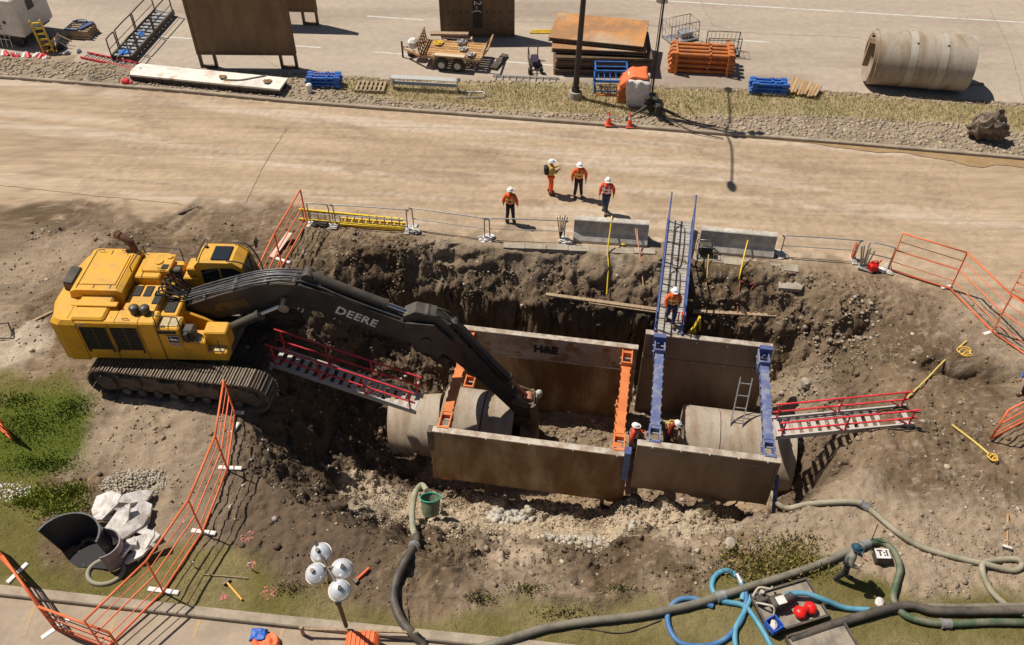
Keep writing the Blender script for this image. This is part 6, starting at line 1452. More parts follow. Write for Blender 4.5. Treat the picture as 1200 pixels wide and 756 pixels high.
# hanging yellow steel shackle by the walkway
m = MB(); m.bar((0, 0, 0), (.18, -.05, .9), .14, .06); m.bar((.18, -.05, .9), (.26, -.1, .3), .12, .05); m.bar((-.08, 0, -.1), (.1, 0, .2), .26, .12); o = solo(m, 'lifting_clamp', M_yel, 'yellow lifting clamp hung on the far panel right of the walkway', 'lifting clamp'); o.location = G(812, 394, -.95)
# generator
root = thing('generator', 'small black generator standing beside the second barrier and the walkway', 'generator', GG(825, 300), R(-5))
m = MB(); m.bev((0, 0, .35), (.55, .4, .35), .06); m.build('engine', M_black, root); m = MB(); m.bev((0, 0, .56), (.5, .36, .12), .05); m.build('tank', M_dsteel, root)
m = MB()
for x in (-.32, .32):
    for y in (-.24, .24): m.tube([(x, y, 0), (x, y, .62)], .018, n=6)
m.tube([(-.32, -.24, .62), (.32, -.24, .62), (.32, .24, .62), (-.32, .24, .62)], .018, n=6, closed=True); m.tube([(-.32, -.24, .1), (.32, -.24, .1), (.32, .24, .1), (-.32, .24, .1)], .018, n=6, closed=True); m.build('frame', M_steel, root)
# fuel can and tools at the right of the pit rim
root = thing('fuel_can', 'bright red fuel can standing by the railing at the right rim', 'fuel can', GG(1021, 318)); m = MB(); m.bev((0, 0, .22), (.42, .3, .44), .1); m.build('can_body', M_redpl, root); m = MB(); m.tube(smooth_path([(-.12, 0, .44), (-.1, 0, .52), (.1, 0, .52), (.12, 0, .44)], 4), .025); m.cyl((.16, 0, .4), (.24, 0, .55), .03); m.build('can_handle', M_redpl, root)
root = thing('tool_bundle', 'bundle of green handled shovels leaning together beside the red fuel can', 'tools', GG(1008, 315))
for k in range(5): m = MB(); m.tube([(.05*k, 0, .02), (-.25+.14*k, .1*(k % 2), 1.15-.06*k)], .03, n=6); m.build('handle', [mat('sage handle', (.25, .3, .2), .6), M_steel][k % 2], root)
m = MB(); m.bev((.15, -.1, .1), (.6, .25, .12), .04, R(-30)); m.build('blade', M_steel, root)
m = MB(); m.bar((-.1, 0, 0), (-.05, .05, .75), .18, .05); o = solo(m, 'marker_board', mat('brick red board', (.5, .12, .05), .7), 'narrow brick red board leaning at the end of the railing', 'board'); o.location = GG(998, 303)
# ---------------------------------------------------------------- lower left: drum, rubble, ring
c = GG(104, 655); root = thing('pipe_liner', 'wide black plastic drain liner half open on the grass', 'drain liner', c, R(0))
m = MB(); n = 26
def arc(r_, z, cx, a0, a1, tx=0, ty=0): return [Vector((cx+r_*math.cos(a0+(a1-a0)*i/n)+tx, r_*math.sin(a0+(a1-a0)*i/n)*.9+ty, z)) for i in range(n+1)]
lo = arc(.82, .02, 0, R(165), R(-10)); hi = arc(.92, 1.15, -.25, R(165), R(-10)); lo2 = [Vector((p.x*.94, p.y*.94, p.z)) for p in lo]; hi2 = [Vector((-.25+(p.x+.25)*.94, p.y*.94, p.z)) for p in hi]
for i in range(n):
    m.hexa([lo[i], lo[i+1], lo2[i+1], lo2[i], hi[i], hi[i+1], hi2[i+1], hi2[i]])
m.build('liner_shell', M_vplastic, root)
m = MB(); lo = arc(.5, .02, .62, R(100), R(-75)); hi = arc(.55, .85, .6, R(100), R(-75)); lo2 = [Vector((.62+(p.x-.62)*.93, p.y*.93, p.z)) for p in lo]; hi2 = [Vector((.6+(p.x-.6)*.93, p.y*.93, p.z)) for p in hi]
for i in range(n): m.hexa([lo[i], lo[i+1], lo2[i+1], lo2[i], hi[i], hi[i+1], hi2[i+1], hi2[i]])
m.build('inner_ring', mat('mauve grey plastic', (.2, .17, .19), .6, col2=(.3, .25, .24), scale=3), root)
m = MB(); m.prism([(.8*math.cos(a), .74*math.sin(a)) for a in np.linspace(R(175), R(-30), 16)]+[(-.2, -.3)], (0, 0, .03), (0, 0, .05), (1, 0, 0), (0, 1, 0)); m.build('floor_lid', mat('matt black plastic', (.008, .008, .01), .7), root)
m = MB(); m.tube([(.5*math.cos(a), .4*math.sin(a), .06) for a in np.linspace(0, 6.283, 30)[:-1]], .065, n=8, closed=True); o = solo(m, 'hose_ring', mat('olive grey hose', (.3, .28, .2), .7), 'olive grey ring of hose lying on the grass beside the black liner', 'ring'); o.location = GG(125, 671)
GRB = 'broken pale concrete slabs heaped beside the black liner'
rb = [(128, 597, 36, 22, -5, .06), (165, 592, 34, 13, 40, .16), (166, 607, 30, 22, 15, .1), (140, 625, 20, 40, -15, .15), (160, 624, 14, 36, -30, .28), (172, 640, 34, 14, 20, .1), (152, 612, 26, 20, 25, .22), (150, 646, 18, 26, -5, .12), (165, 655, 30, 12, 20, .08), (180, 634, 22, 10, -15, .18)]
pos = ['nearest the gravel heap', 'leaning up steepest at the top of the heap', 'wide grey one below the steep slab', 'touching the liner rim', 'narrow tall one in the middle of the heap', 'right of the middle, tipped outwards', 'lying on top of the others', 'lower one beside the liner', 'lowest small one of the heap', 'thin one at the right edge of the heap']
for k, (px, py, w_, h_, rz, z) in enumerate(rb):
    w_ *= 1.05; h_ *= 1.05
    w2 = w_/38; h2 = h_/30; rr = random.Random(k); m = MB(); P_ = [(w2*.55*math.cos(a)*rr.uniform(.75, 1.1), h2*.55*math.sin(a)*rr.uniform(.75, 1.1)) for a in np.array([.5, 1.3, 2.4, 3.5, 4.1, 5.3])+rr.uniform(-.2, .2)]
    m.prism(P_, (0, 0, 0), (0, 0, .1), (1, 0, rr.uniform(-.5, .5)), (0, 1, rr.uniform(-.4, .7))); o = solo(m, 'slab_fragment', M_concs, 'pale concrete fragment '+pos[k], 'concrete rubble', GRB); o.location = GG(px, py, z*.6); o.rotation_euler.z = R(rz)
for k, (px, py, z, rz) in enumerate(((135, 608, .3, 20), (157, 600, .32, -30), (147, 632, .35, 60), (170, 622, .3, 100), (125, 612, .2, 10), (158, 640, .25, -70), (176, 648, .12, 40), (143, 600, .25, 80))):
    rr = random.Random(50+k); m = MB(); L_ = rr.uniform(.45, .8); W_ = rr.uniform(.15, .3)
    m.prism([(-L_/2, -W_/2), (L_/2*rr.uniform(.6, 1), -W_/2*rr.uniform(.4, 1)), (L_/2, W_/2*rr.uniform(.2, 1)), (-L_/3, W_/2)], (0, 0, 0), (0, 0, .07), (1, 0, rr.uniform(-.9, .9)), (0, 1, rr.uniform(-.8, .8)))
    o = solo(m, 'slab_shard', M_concs, ['pale shard lying across the upper slabs beside the liner', 'pale shard pointing up below the gravel heap', 'pale shard stuck upright in the heap middle', 'pale shard tipped over the outer slab edge', 'pale shard touching the black liner rim', 'pale shard low in the slab heap', 'pale shard at the outermost tip of the slab heap', 'pale shard at the top corner of the slab heap'][k], 'concrete rubble', GRB); o.location = GG(px, py, z*.5); o.rotation_euler.z = R(rz)
# gravel heap above the rubble, white chips
def heap(name, label, px, py, rx, ry, n, s0, s1, base, h=.25, seed=1, cat='gravel'):
    c = GG(px, py); rg = np.random.default_rng(seed); a = rg.random(n)*6.28; q = np.sqrt(rg.random(n)); x = c.x+rx*q*np.cos(a)+rg.normal(0, .05, n); y = c.y+ry*q*np.sin(a)+rg.normal(0, .05, n)
    z = height(x, y)[0]+h*(1-q)*rg.random(n); o = scatter(name, np.stack([x, y, z], 1), rg.uniform(s0, s1, n), M_stone, .7, seed+20, cols=cobble_cols(n, rg, base, .2)); return tag(o, label, cat)
heap('gravel_heap', 'flat pale gravel heap between the track and rubble', 156, 567, 1.0, .55, 900, .02, .06, (.42, .37, .29), .15, 2)
heap('rock_heap', 'pile of pale broken rock on the gravel bench in front of the left box', 598, 599, .85, .32, 130, .05, .15, (.45, .41, .36), .2, 3)
heap('chip_spill', 'white chips spilt at the edge of the lawn', 12, 576, .7, .3, 160, .02, .05, (.6, .57, .52), .03, 4)
heap('rock_spill', 'pale stones scattered on the slope below the trench boxes', 690, 628, 1.7, .7, 260, .03, .12, (.47, .42, .35), .05, 5)
heap('rock_spill', 'pale stones fallen at the wall right of the blue strut', 1000, 385, .9, .9, 70, .03, .10, (.36, .3, .23), .05, 6)
# ---------------------------------------------------------------- light tower with four reflectors
b = G(408, 742, -.12); root = thing('floodlight_tower', 'portable floodlight tower with four mirrored lamp heads over the verge', 'floodlight tower', b)
top = G(384, 668, 4.6)-b
m = MB(); m.cyl((0, 0, .4), top*.55, .055, n=10); m.cyl(top*.5, top, .04, n=10); m.cyl(top*.52, top*.56, .085, n=10); m.build('mast', M_black, root)
m = MB(); arm = Vector((-.3, .52, .2)); m.bar(top-arm*1.0, top+arm*1.1, .07); m.bar(top+Vector((-.25, -.1, 0)), top+Vector((.25, .1, 0)), .06); m.build('lamp_bar', M_black, root)
for k, (px, py) in enumerate(((376, 648), (370, 672), (401, 667), (398, 692))):
    c = G(px, py, 4.62)-b; aim = Vector((.15*(1 if k > 1 else -1), -.25, 1.0)).normalized(); q = Vector((0, 0, 1)).rotation_difference(aim).to_matrix(); nn = 22
    m = MB(); prof = [(.02, -.2), (.12, -.18), (.2, -.1), (.235, 0), (.245, .01)]
    vs = [c+q @ Vector((r2*math.cos(2*math.pi*i/nn), r2*math.sin(2*math.pi*i/nn), zz)) for r2, zz in prof for i in range(nn)]
    inn = [c+q @ Vector((r2*.95*math.cos(2*math.pi*i/nn), r2*.95*math.sin(2*math.pi*i/nn), zz+.015)) for r2, zz in prof for i in range(nn)]
    sh = MB(); fs = [(j*nn+i, j*nn+(i+1) % nn, (j+1)*nn+(i+1) % nn, (j+1)*nn+i) for j in range(len(prof)-1) for i in range(nn)]
    # the domed reflector backs face up
    dome = [(.235, -.02), (.225, .06), (.18, .14), (.1, .19), (.03, .21)]
    vs = [c+q @ Vector((r2*math.cos(2*math.pi*i/nn), r2*math.sin(2*math.pi*i/nn), zz)) for r2, zz in dome for i in range(nn)]
    sh.add(vs, fs, True); sh.add(vs, [tuple((len(dome)-1)*nn+i for i in range(nn)), tuple(range(nn-1, -1, -1))]); lm = sh.build('lamp_head', M_lamp, root)
    e = MB(); e.tube([c+q @ Vector((.24*math.cos(a), .24*math.sin(a), -.02)) for a in np.linspace(0, 6.283, 24)[:-1]], .018, n=6, closed=True); e.build('lamp_rim', M_white, lm)
    e = MB(); e.cyl(c+q @ Vector((0, 0, .2)), c+q @ Vector((0, 0, .27)), .05, n=10); e.bar(c+q @ Vector((0, 0, .2)), top+Vector((0, 0, .1)), .04); e.build('lamp_bracket', M_dsteel, lm)
m = MB(); m.tube(smooth_path([top*.95, top*.8+Vector((-.15, .1, 0)), top*.6+Vector((-.1, 0, 0)), top*.45], 5), .015, n=5)
for i in range(3): m.tube(smooth_path([top*.88+Vector((.02, -.05, 0)), top*.86+Vector((.2, -.15, -.15*i)), top*.82+Vector((0, -.3, -.2)), top*.85+Vector((-.2, -.1, 0))], 4), .014, n=5)
m.build('cable', M_strap, root)
m = MB(); m.bev((.5, -.62, .35), (.85, .8, .6), .08); m.build('engine_cover', mat('orange engine cover', (.9, .16, .03), .45, col2=(.8, .14, .03), scale=3, bump=.08), root)
m = MB()
for k in range(6): m.box((.2+k*.12, -.62, .66), (.04, .7, .03))
m.build('cover_rib', M_tarp, root)
m = MB(); m.bar((-1.15, -.05, .35), (1.9, -.15, .35), .06); m.cyl((-1.2, -.05, 0), (-1.2, -.05, .45), .05); m.cyl((1.9, -.15, 0), (1.9, -.15, .45), .05)
m.build('outrigger', M_wood, root)
m = MB(); m.cyl((.2, -1.1, .3), (.4, -1.1, .3), .3, n=18); m.build('wheel', M_black, root)
m = MB()
m.add([], [])
c = G(310, 760, -.12); root = thing('crumpled_tarp', 'crumpled orange tarp with a blue strap bundle on the pavement', 'tarpaulin', c)
q = cloth_box(.6, .5, .14, 0, 21, 12); q.v = [(x*(1+.2*math.sin(y*9)), y+.1*math.sin(x*11), z+.05*abs(math.sin(x*13+y*7))) for x, y, z in q.v]; q.build('tarp_sheet', M_tarp, root)
q = cloth_box(.38, .3, .2, 0, 5, 8); q.v = [(x-.2, y+.32, z) for x, y, z in q.v]; q.build('blue_bundle', M_bluepl, root)
# hand tools on the verge
def tool(label, a, b, r_, mt, headm, name, hw=.3, cat='tool'):
    a = Vector(a); b = Vector(b); root = thing(name, label, cat, a); m = MB(); m.tube([a, b], r_, n=7); m.build('handle', mt, root, True)
    d = (b-a).normalized(); n_ = Vector((-d.y, d.x, 0)).normalized(); m = MB(); m.bar(a-n_*hw/2, a+n_*hw/2, r_*2.6, r_*2.2); m.build('head', headm, root, True); return root
tool('orange handled sledgehammer lying on the grass verge', GG(266, 683, .06), GG(284, 704, .06), .03, mat('orange handle', (.85, .45, .06), .5), M_dsteel, 'sledgehammer', .22, 'hammer')
tool('wooden handled spade lying on the soil at the right edge', GG(1179, 643, .08), GG(1180, 604, .08), .03, M_wood2, M_concs, 'spade', .26, 'spade')
tool('red digging bar lying on dirt beside the floodlights', GG(417, 682, .06), GG(433, 667, .06), .045, mat('red orange bar', (.75, .13, .04), .5), M_dsteel, 'digging_bar', .15, 'bar')
m = MB(); m.bar((0, 0, 0), (1.3, -.1, 0), .02); o = solo(m, 'lath', M_wood, 'thin wooden lath lying on grass above the hammer', 'lath'); o.location = GG(264, 676, .03)
m = MB(); m.bev((0, 0, .05), (.14, .45, .07), .02); o = solo(m, 'offcut', M_white, 'small white offcut on soil beside the fence', 'offcut'); o.location = GG(276, 502); o.rotation_euler.z = R(-15)
# spray marks (pink paint on the ground)
M_pink = mat('pink survey paint', (.62, .16, .17), .9, col2=(.42, .2, .14), scale=12, lo=.35, hi=.6)
for k, (px, py, r0) in enumerate(((290, 628, .2), (295, 662, .12), (315, 695, .22), (265, 722, .12), (262, 700, .1))):
    c = GG(px, py); m = MB(); rr = random.Random(k)
    for i in range(46):
        a1 = rr.uniform(0, 6.28); q = r0*rr.uniform(.3, 1.1); x, y = c.x+q*math.cos(a1), c.y+q*.9*math.sin(a1); s_ = rr.uniform(.01, .026); z = gz(x, y)+.012
        m.cyl((x, y, z-.02), (x, y, z), s_, n=7)
    m.build('paint_mark', M_pink, kind='structure')
m = MB(); m.cyl((0, 0, 0), (0, 0, .3), .02, n=6); m.box((0, 0, .34), (.09, .02, .1)); o = solo(m, 'pin_flag', M_white, 'small white pin flag on the grass near the hammer', 'flag'); o.location = GG(295, 668)
m = MB(); m.cyl((0, 0, 0), (0, 0, .22), .02, n=6); m.box((0, 0, .26), (.09, .02, .1)); o = solo(m, 'pin_flag', M_white, 'small white pin flag on the grass right of the fence foot', 'flag'); o.location = GG(228, 665)
# wooden plank and pole pieces at left
m = MB(); m.bar((0, 0, .05), (.75, .62, .1), .09, .05); o = solo(m, 'plank', M_wood, 'pale plank lying behind the excavator counterweight', 'plank'); o.location = GG(46, 374)
m = MB(); m.tube([(0, 0, 0), (-.35, .55, .25), (-.5, .2, .5)], .03, n=6); m.tube([(0, 0, 0), (-.5, -.1, .1)], .03, n=6); o = solo(m, 'bent_rail', M_dsteel, 'bent dark rail piece at the left edge of the soil', 'rail'); o.location = GG(12, 392)
# broken timber frame on the dirt by the exhaust
m = MB(); m.bar((0, 0, 0), (1.1, .7, .05), .07); o = solo(m, 'dark_timber', mat('dark wet timber', (.08, .055, .04), .8), 'dark timber half buried at the road edge above the excavator', 'timber'); o.location = GG(216, 250)
# ---------------------------------------------------------------- hoses
def hose(label, pts, r_, mt, name='hose', couplings=(), cat='hose', rib=False):
    P_ = [GG(*p[:2], (p[2] if len(p) > 2 else r_*.9)) for p in pts]; root = thing(name, label, cat, P_[0]); r_ = r_*(.88 if r_ > .1 else 1); sp_ = smooth_path(P_, 9)
    m = MB(); m.tube(sp_, r_, n=12, rf=(lambda t: 1+.06*math.sin(t*len(sp_)*3.1)) if rib else None); m.build('hose_line', mt, root, True)
    for k in couplings:
        i = int(k*(len(sp_)-2)); c = sp_[i]; d = (sp_[i+1]-c).normalized(); q = MB(); q.cyl(c-d*.12, c+d*.12, r_*1.3, n=14); q.cyl(c-d*.16, c-d*.12, r_*1.5, n=14); q.build('coupling', M_steel, root, True)
    return root
hose('long dusty grey discharge hose from the lower edge up to the man in grey', [(560, 762), (600, 750), (640, 738), (690, 730), (750, 723), (810, 711), (870, 692), (920, 677), (965, 661), (990, 650), (1012, 642)], .125, M_hosegrey, couplings=(.57,))
hose('green suction hose curving down past the small box to the right edge', [(1012, 640), (1030, 637), (1046, 648), (1053, 668), (1048, 690), (1046, 705), (1058, 722), (1085, 731), (1120, 733), (1160, 731), (1210, 732)], .11, M_hosegreen, couplings=(.02, .78), rib=True)
hose('dusty hose running from the trench end to the right edge', [(900, 568, .1), (906, 585), (920, 597), (950, 592), (1000, 590), (1020, 600), (1050, 625), (1080, 643), (1120, 655), (1150, 662), (1185, 670), (1196, 664), (1190, 657), (1168, 658), (1150, 664), (1158, 690), (1180, 712), (1215, 728)], .085, M_hosegreen and mat('dusty olive hose', (.22, .21, .14), .7, col2=(.36, .32, .23), scale=1.4, lo=.35, hi=.55), couplings=(.27,))
hose('twin black layflat hose bundle along the lower right', [(925, 752, .08), (965, 738), (1000, 727), (1035, 717), (1065, 712), (1090, 718), (1130, 719), (1210, 718)], .14, M_hoseblk)
hose('thin grey hose lying beside the black layflat hoses', [(1085, 712), (1130, 713), (1210, 711)], .09, M_hosegrey)
hose('light blue hose crossing the pump skid to the black hoses', [(918, 703, .3), (940, 703, .35), (965, 709, .25), (990, 714), (1018, 716)], .075, M_hoseblue)
hose('light blue hose looping above the grey discharge hose', [(905, 762), (890, 735), (872, 712), (845, 705), (834, 690), (838, 676), (852, 670), (866, 680), (870, 694), (869, 705)], .075, M_hoseblue, couplings=(.8,))
hose('mid blue hose looping under the grey discharge hose', [(835, 712), (812, 703), (792, 706), (782, 722), (786, 742), (800, 756), (830, 758), (852, 748), (868, 728), (874, 706), (873, 694)], .075, M_hosedblue, couplings=())
hose('light blue hose hanging straight down the lower edge', [(862, 762), (861, 740), (872, 718), (880, 700)], .075, M_hoseblue)
hose('black hose from the pale bucket hose down to the pavement', [(488, 628, .1), (487, 640), (478, 655), (466, 680), (462, 705), (470, 728), (480, 742, .2), (495, 756, .1), (500, 770, 0)], .14, M_hoseblk, couplings=(.18,))
hose('pale ribbed hose standing out of the green bucket', [(502, 590, .75), (496, 584, .8), (488, 590, .6), (484, 605, .3), (484, 620, .15), (487, 630, .12)], .1, M_hosepale, rib=True)
root = thing('bucket', 'sage green plastic bucket lying tilted on the gravel bench', 'bucket', GG(505, 603)); m = MB(); q = Matrix.Rotation(R(-28), 3, 'X'); m.cyl((0, 0, .05), q @ Vector((0, 0, .62)), .27, .33, n=20, caps=False); m.cyl((0, 0, .05), q @ Vector((0, 0, .1)), .27, .27, n=20); m.build('bucket_wall', M_ggreen, root)
m = MB(); m.tube([q @ Vector((.33*math.cos(a), .33*math.sin(a), .62)) for a in np.linspace(0, 6.28, 22)[:-1]], .025, closed=True, n=6); m.build('bucket_rim', mat('teal rim', (.03, .3, .22), .5), root)
hose('dark thin lead beside the black hose', [(476, 690, .02), (478, 715, .02), (480, 738, .02)], .015, M_black, 'lead', cat='cable')
hose('thin dark lead winding below the grey hose', [(600, 752, .02), (625, 742, .02), (680, 737, .02), (730, 742, .02), (775, 727, .02)], .015, M_black, 'lead', cat='cable')
hose('blue hose scrap on dirt beside the right trench box', [(925, 520, .04), (932, 516, .04), (937, 522, .04)], .06, M_hoseblue)
# pump skids
def skid(label, c, rz, L, Wd):
    root = thing('skid_tray', label, 'skid', c, rz); m = MB(); m.bev((0, 0, .09), (L, Wd, .1), .02); m.build('tray_floor', mat('grey muddy tray', (.2, .17, .14), .8, col2=(.33, .28, .22), scale=2, bump=.3), root)
    for a_, s_ in (((0, -Wd/2, .14), (L, .06, .14)), ((0, Wd/2, .14), (L, .06, .14)), ((-L/2, 0, .14), (.06, Wd-.06, .14)), ((L/2, 0, .14), (.06, Wd-.06, .14))):
        m = MB(); m.box(a_, s_); m.build('tray_edge', M_dsteel, root)
    return root
ck = GG(923, 713); skid('grey pump skid tray under the small pump and red floats', ck, R(17), 1.75, 1.15)
skid('second grey tray cut off by the lower edge', GG(965, 762), R(17), 1.7, 1.1)
T_ = Matrix.Translation(ck) @ Matrix.Rotation(R(17), 4, 'Z')
root = thing('pump', 'small dirty pump with a white tag on the grey skid tray', 'pump', T_ @ Vector((-.35, .1, .14)), R(17))
m = MB(); m.bev((0, 0, .2), (.4, .35, .36), .05); m.cyl((.2, 0, .2), (.5, .05, .2), .12, n=14); m.bev((-.3, .25, .12), (.35, .25, .2), .04); m.build('pump_body', M_dsteel, root)
m = MB(); m.bev((.05, -.05, .41), (.26, .24, .03), .01); m.build('tag_plate', M_white, root)
m = MB(); m.tube(smooth_path([(-.5, .4, .1), (-.3, .5, .3), (-.05, .35, .35), (.1, .45, .2)], 4), .035); m.tube(smooth_path([(-.5, .2, .1), (-.4, .05, .25), (-.2, -.15, .3), (-.3, -.35, .05)], 4), .03); m.cyl((-.3, .35, .1), (-.3, .35, .35), .06); m.build('pump_pipe', mat('tan fittings', (.4, .33, .24), .6, col2=(.6, .55, .48), scale=9), root)
root = thing('float_pair', 'pair of bright red ribbed floats on the grey skid tray', 'floats', T_ @ Vector((.3, -.3, .14)), R(22))
for x in (-.17, .17):
    m = MB(); m.ball((x, 0, .14), (.17, .19, .14), 18, 10); m.build('float', M_redpl, root)
m = MB(); m.cyl((-.1, 0, .17), (.1, 0, .17), .1, n=12)
for x in (-.17, .17): m.tube([(x+.0, .195*math.cos(a), .14+.145*math.sin(a)) for a in np.linspace(0, 6.28, 20)[:-1]], .014, n=5, closed=True)
m.build('float_rib', mat('darker red plastic', (.6, .015, .01), .4), root)
root = thing('crate', 'small blue plastic crate at the near corner of the skid tray', 'crate', T_ @ Vector((-.72, -.42, .14)), R(30))
m = MB(); m.box((0, 0, .02), (.34, .36, .04)); m.box((-.17, 0, .12), (.03, .36, .22)); m.box((.17, 0, .12), (.03, .36, .22)); m.box((0, -.18, .12), (.31, .03, .22)); m.box((0, .18, .12), (.31, .03, .22)); m.build('crate_wall', M_bluepl, root); m = MB(); m.rock((0, 0, .13), .13, 5, 2); m.rock((.05, .08, .13), .08, 6, 2); m.build('crate_filling', M_concs, root)
# small white box with marking beside the green hose
root = thing('marker_box', 'small dark box with a white lettered lid beside the green hose', 'box', GG(1031, 656), R(-2)); m = MB(); m.bev((0, 0, .16), (.4, .34, .32), .02); m.build('box_body', M_dsteel, root); m = MB(); m.bev((-.01, 0, .335), (.4, .32, .03), .01); ld = m.build('lid', M_white, root)
text_mb('T:l', .26, .006, Matrix.Translation((-.02, 0, .354)), 1.1, bold=.01).build('lettering', M_black, ld)
m = MB(); m.rock((0, 0, .06), .14, 31, 2, .7); o = solo(m, 'pale_rock', M_concs, 'single pale rock lying beside the black hoses', 'rock'); o.location = GG(1030, 708)
m = MB(); m.rock((0, 0, .06), .2, 33, 2, .7); o = solo(m, 'round_rock', M_conc, 'single round grey rock on the slope above the blue hose loop', 'rock'); o.location = GG(855, 640)
m = MB(); m.rock((0, 0, .06), .26, 35, 2, .8); o = solo(m, 'cobble', M_conc, 'largest round pale cobble right of the blue strut', 'rock'); o.location = GG(943, 453)
coil('red hose clamp bundle where the black hoses meet the green hose', GG(1048, 714), .15, 3, mat('brick clamp', (.4, .1, .08), .6), 'clamp_coil', .02, None, .02)
m = MB(); m.tube([(0, 0, 0), (.0, .1, .9)], .015, n=5); o = solo(m, 'marker_rod', M_dsteel, 'thin dark rod standing behind the hose coupling near the small box', 'rod'); o.location = GG(1019, 636)
# weeds: leafy clumps on the verge and lawn edge
def weeds(name, label, regions, n, col, seed, hmin=.08, hmax=.35):
    rg = np.random.default_rng(seed); pts = []
    for px, py, rx, ry, k in regions:
        c = GG(px, py); q = rg.normal(0, .5, (int(n*k), 2)); x = c.x+q[:, 0]*rx; y = c.y+q[:, 1]*ry; pts.append(np.stack([x, y, height(x, y)[0]], 1))
    pts = np.concatenate(pts); pts[:, 2] += rg.random(len(pts))*hmax*.6
    k = rg.random((len(pts), 1)); cc = np.array(col[0])*(1-k)+np.array(col[1])*k
    o = blades(name, pts, rg.uniform(hmin, hmax*.5, len(pts)), .05, cc, rg, .95); return tag(o, label, 'weeds', kind='stuff')
weeds('weeds', 'leafy green weeds beside the long grey hose', [(905, 655, 1.3, .6, 1), (880, 668, 1.1, .45, .6), (930, 640, 1.0, .4, .5), (860, 655, .8, .4, .3), (940, 665, 1.0, .35, .4)], 650, ((.13, .14, .03), (.4, .29, .11)), 4)
weeds('weeds', 'bright green weeds at the edge of the lawn', [(75, 597, .9, .45, 1), (55, 580, .8, .3, .6), (90, 575, .4, .3, .4), (30, 590, .5, .2, .4)], 700, ((.12, .2, .02), (.34, .36, .05)), 6)
weeds('weeds', 'dark lush clumps in the lawn by the excavator', [(35, 500, 1.3, .8, 1.2), (50, 545, 1.1, .4, 1), (85, 480, .6, .5, .6), (20, 470, .8, .4, .5)], 700, ((.06, .11, .012), (.16, .22, .03)), 8, .06, .2)
weeds('weeds', 'tufts of grass along the torn verge edge', [(620, 690, .6, .2, .3), (560, 700, .5, .2, .3), (720, 690, .6, .2, .2), (340, 690, .5, .2, .2), (660, 720, .8, .2, .3)], 900, ((.12, .13, .04), (.3, .25, .1)), 9, .05, .16)
# ---------------------------------------------------------------- pieces of one part that stand apart become parts of their own
def islands(me):
    n = len(me.vertices); par = np.arange(n); ed = np.empty(len(me.edges)*2, np.int32); me.edges.foreach_get('vertices', ed); ed = ed.reshape(-1, 2)
    while True:
        a = par[ed]; mn = a.min(1); old = par.copy(); np.minimum.at(par, ed[:, 0], mn); np.minimum.at(par, ed[:, 1], mn); par = par[par]
        if (par == old).all(): break
    return np.unique(par, return_inverse=True)[1]
def pieces(o):
    me = o.data; isl = islands(me); k = isl.max()+1
    if k < 2 or k > 400: return None
    co = np.empty(len(me.vertices)*3, np.float32); me.vertices.foreach_get('co', co); co = co.reshape(-1, 3)
    lo = np.full((k, 3), 1e9); hi = np.full((k, 3), -1e9); np.minimum.at(lo, isl, co); np.maximum.at(hi, isl, co)
    size = (hi-lo).max(1); gap = np.maximum(0, np.maximum(lo[:, None]-hi[None], lo[None]-hi[:, None])); near = np.sqrt((gap**2).sum(2)) <= np.maximum(.02, .5*np.maximum(size[:, None], size[None]))
    lab_ = np.arange(k)
    for _ in range(k):
        new = np.array([lab_[near[i]].min() for i in range(k)])
        if (new == lab_).all(): break
        lab_ = new
    u, inv = np.unique(lab_, return_inverse=True)
    return inv[isl] if len(u) > 1 else None
KEEP = {'body', 'jacket', 'trousers', 'lettering', 'badge_border', 'face_features', 'boots'}
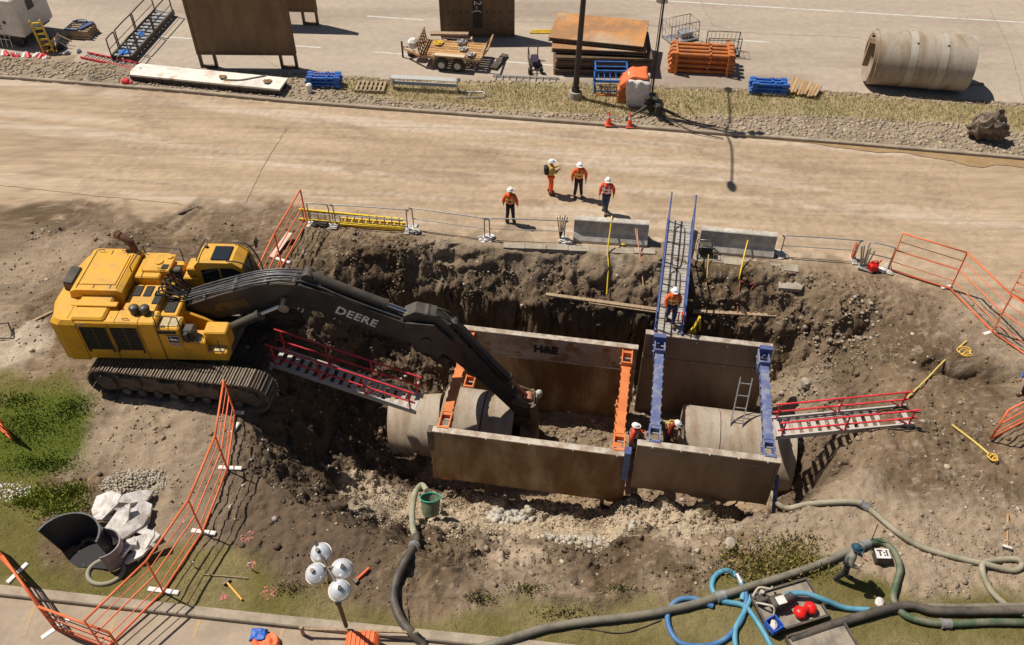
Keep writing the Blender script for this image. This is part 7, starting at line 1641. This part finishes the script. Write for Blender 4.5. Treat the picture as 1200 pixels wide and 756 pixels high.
for o in [q for q in bpy.data.objects if q.type == 'MESH' and q.parent is not None]:
    st = o.name.split('.')[0]
    if st in KEEP: continue
    pc_ = pieces(o)
    if pc_ is None: continue
    me = o.data; co = [tuple(v.co) for v in me.vertices]; fs = [(tuple(p.vertices), p.use_smooth) for p in me.polygons]; npc = pc_.max()+1
    if npc > 100: continue
    kids = [q for q in bpy.data.objects if q.parent == o]
    for k in range(npc):
        idx = np.nonzero(pc_ == k)[0]; mp = {int(i): j for j, i in enumerate(idx)}; ff = [(f, s_) for f, s_ in fs if f[0] in mp]
        nm = bpy.data.meshes.new(st); nm.from_pydata([co[i] for i in idx], [], [tuple(mp[i] for i in f) for f, _ in ff]); nm.polygons.foreach_set('use_smooth', [s_ for _, s_ in ff]); nm.materials.append(me.materials[0]); nm.update()
        if k == 0: o.data = nm
        else:
            q = bpy.data.objects.new(st, nm); COL.objects.link(q); q.parent = o.parent; q.matrix_local = o.matrix_local.copy()
    bpy.data.meshes.remove(me)
# ---------------------------------------------------------------- light, sky, camera
W = bpy.data.worlds.new('World'); SC.world = W; W.use_nodes = True; nt = W.node_tree
sky = nt.nodes.new('ShaderNodeTexSky'); sky.sky_type = 'NISHITA'; sky.sun_disc = False
SHX, SHY = .56, -.27    # shadow of a 1 m post
sdir = Vector((-SHX, -SHY, 1.0)).normalized()
sky.sun_elevation = math.asin(sdir.z); sky.sun_rotation = math.atan2(sdir.x, sdir.y)
sky.air_density = 1.0; sky.dust_density = 1.0
nt.links.new(sky.outputs[0], nt.nodes['Background'].inputs['Color']); nt.nodes['Background'].inputs['Strength'].default_value = .046
sl = bpy.data.lights.new('sun', 'SUN'); sl.energy = 5.0; sl.angle = R(.53); sl.color = (1.0, .925, .81)
so = bpy.data.objects.new('sun', sl); COL.objects.link(so); so.rotation_euler = sdir.to_track_quat('Z', 'Y').to_euler(); so.location = (0, 20, 40)
cam = bpy.data.cameras.new('camera'); co = bpy.data.objects.new('camera', cam); COL.objects.link(co)
cam.sensor_width = 36; cam.lens = FOC/1200*36; cam.clip_end = 3000; cam.clip_start = .5
co.location = (0, 0, CAMH); co.rotation_euler = (math.pi/2-PITCH, 0, 0); SC.camera = co
SC.view_settings.view_transform = 'Standard'; SC.view_settings.look = 'None'; SC.view_settings.gamma = 1
SC.view_settings.exposure = 0.02
SC.cycles.max_bounces = 5; SC.cycles.diffuse_bounces = 3
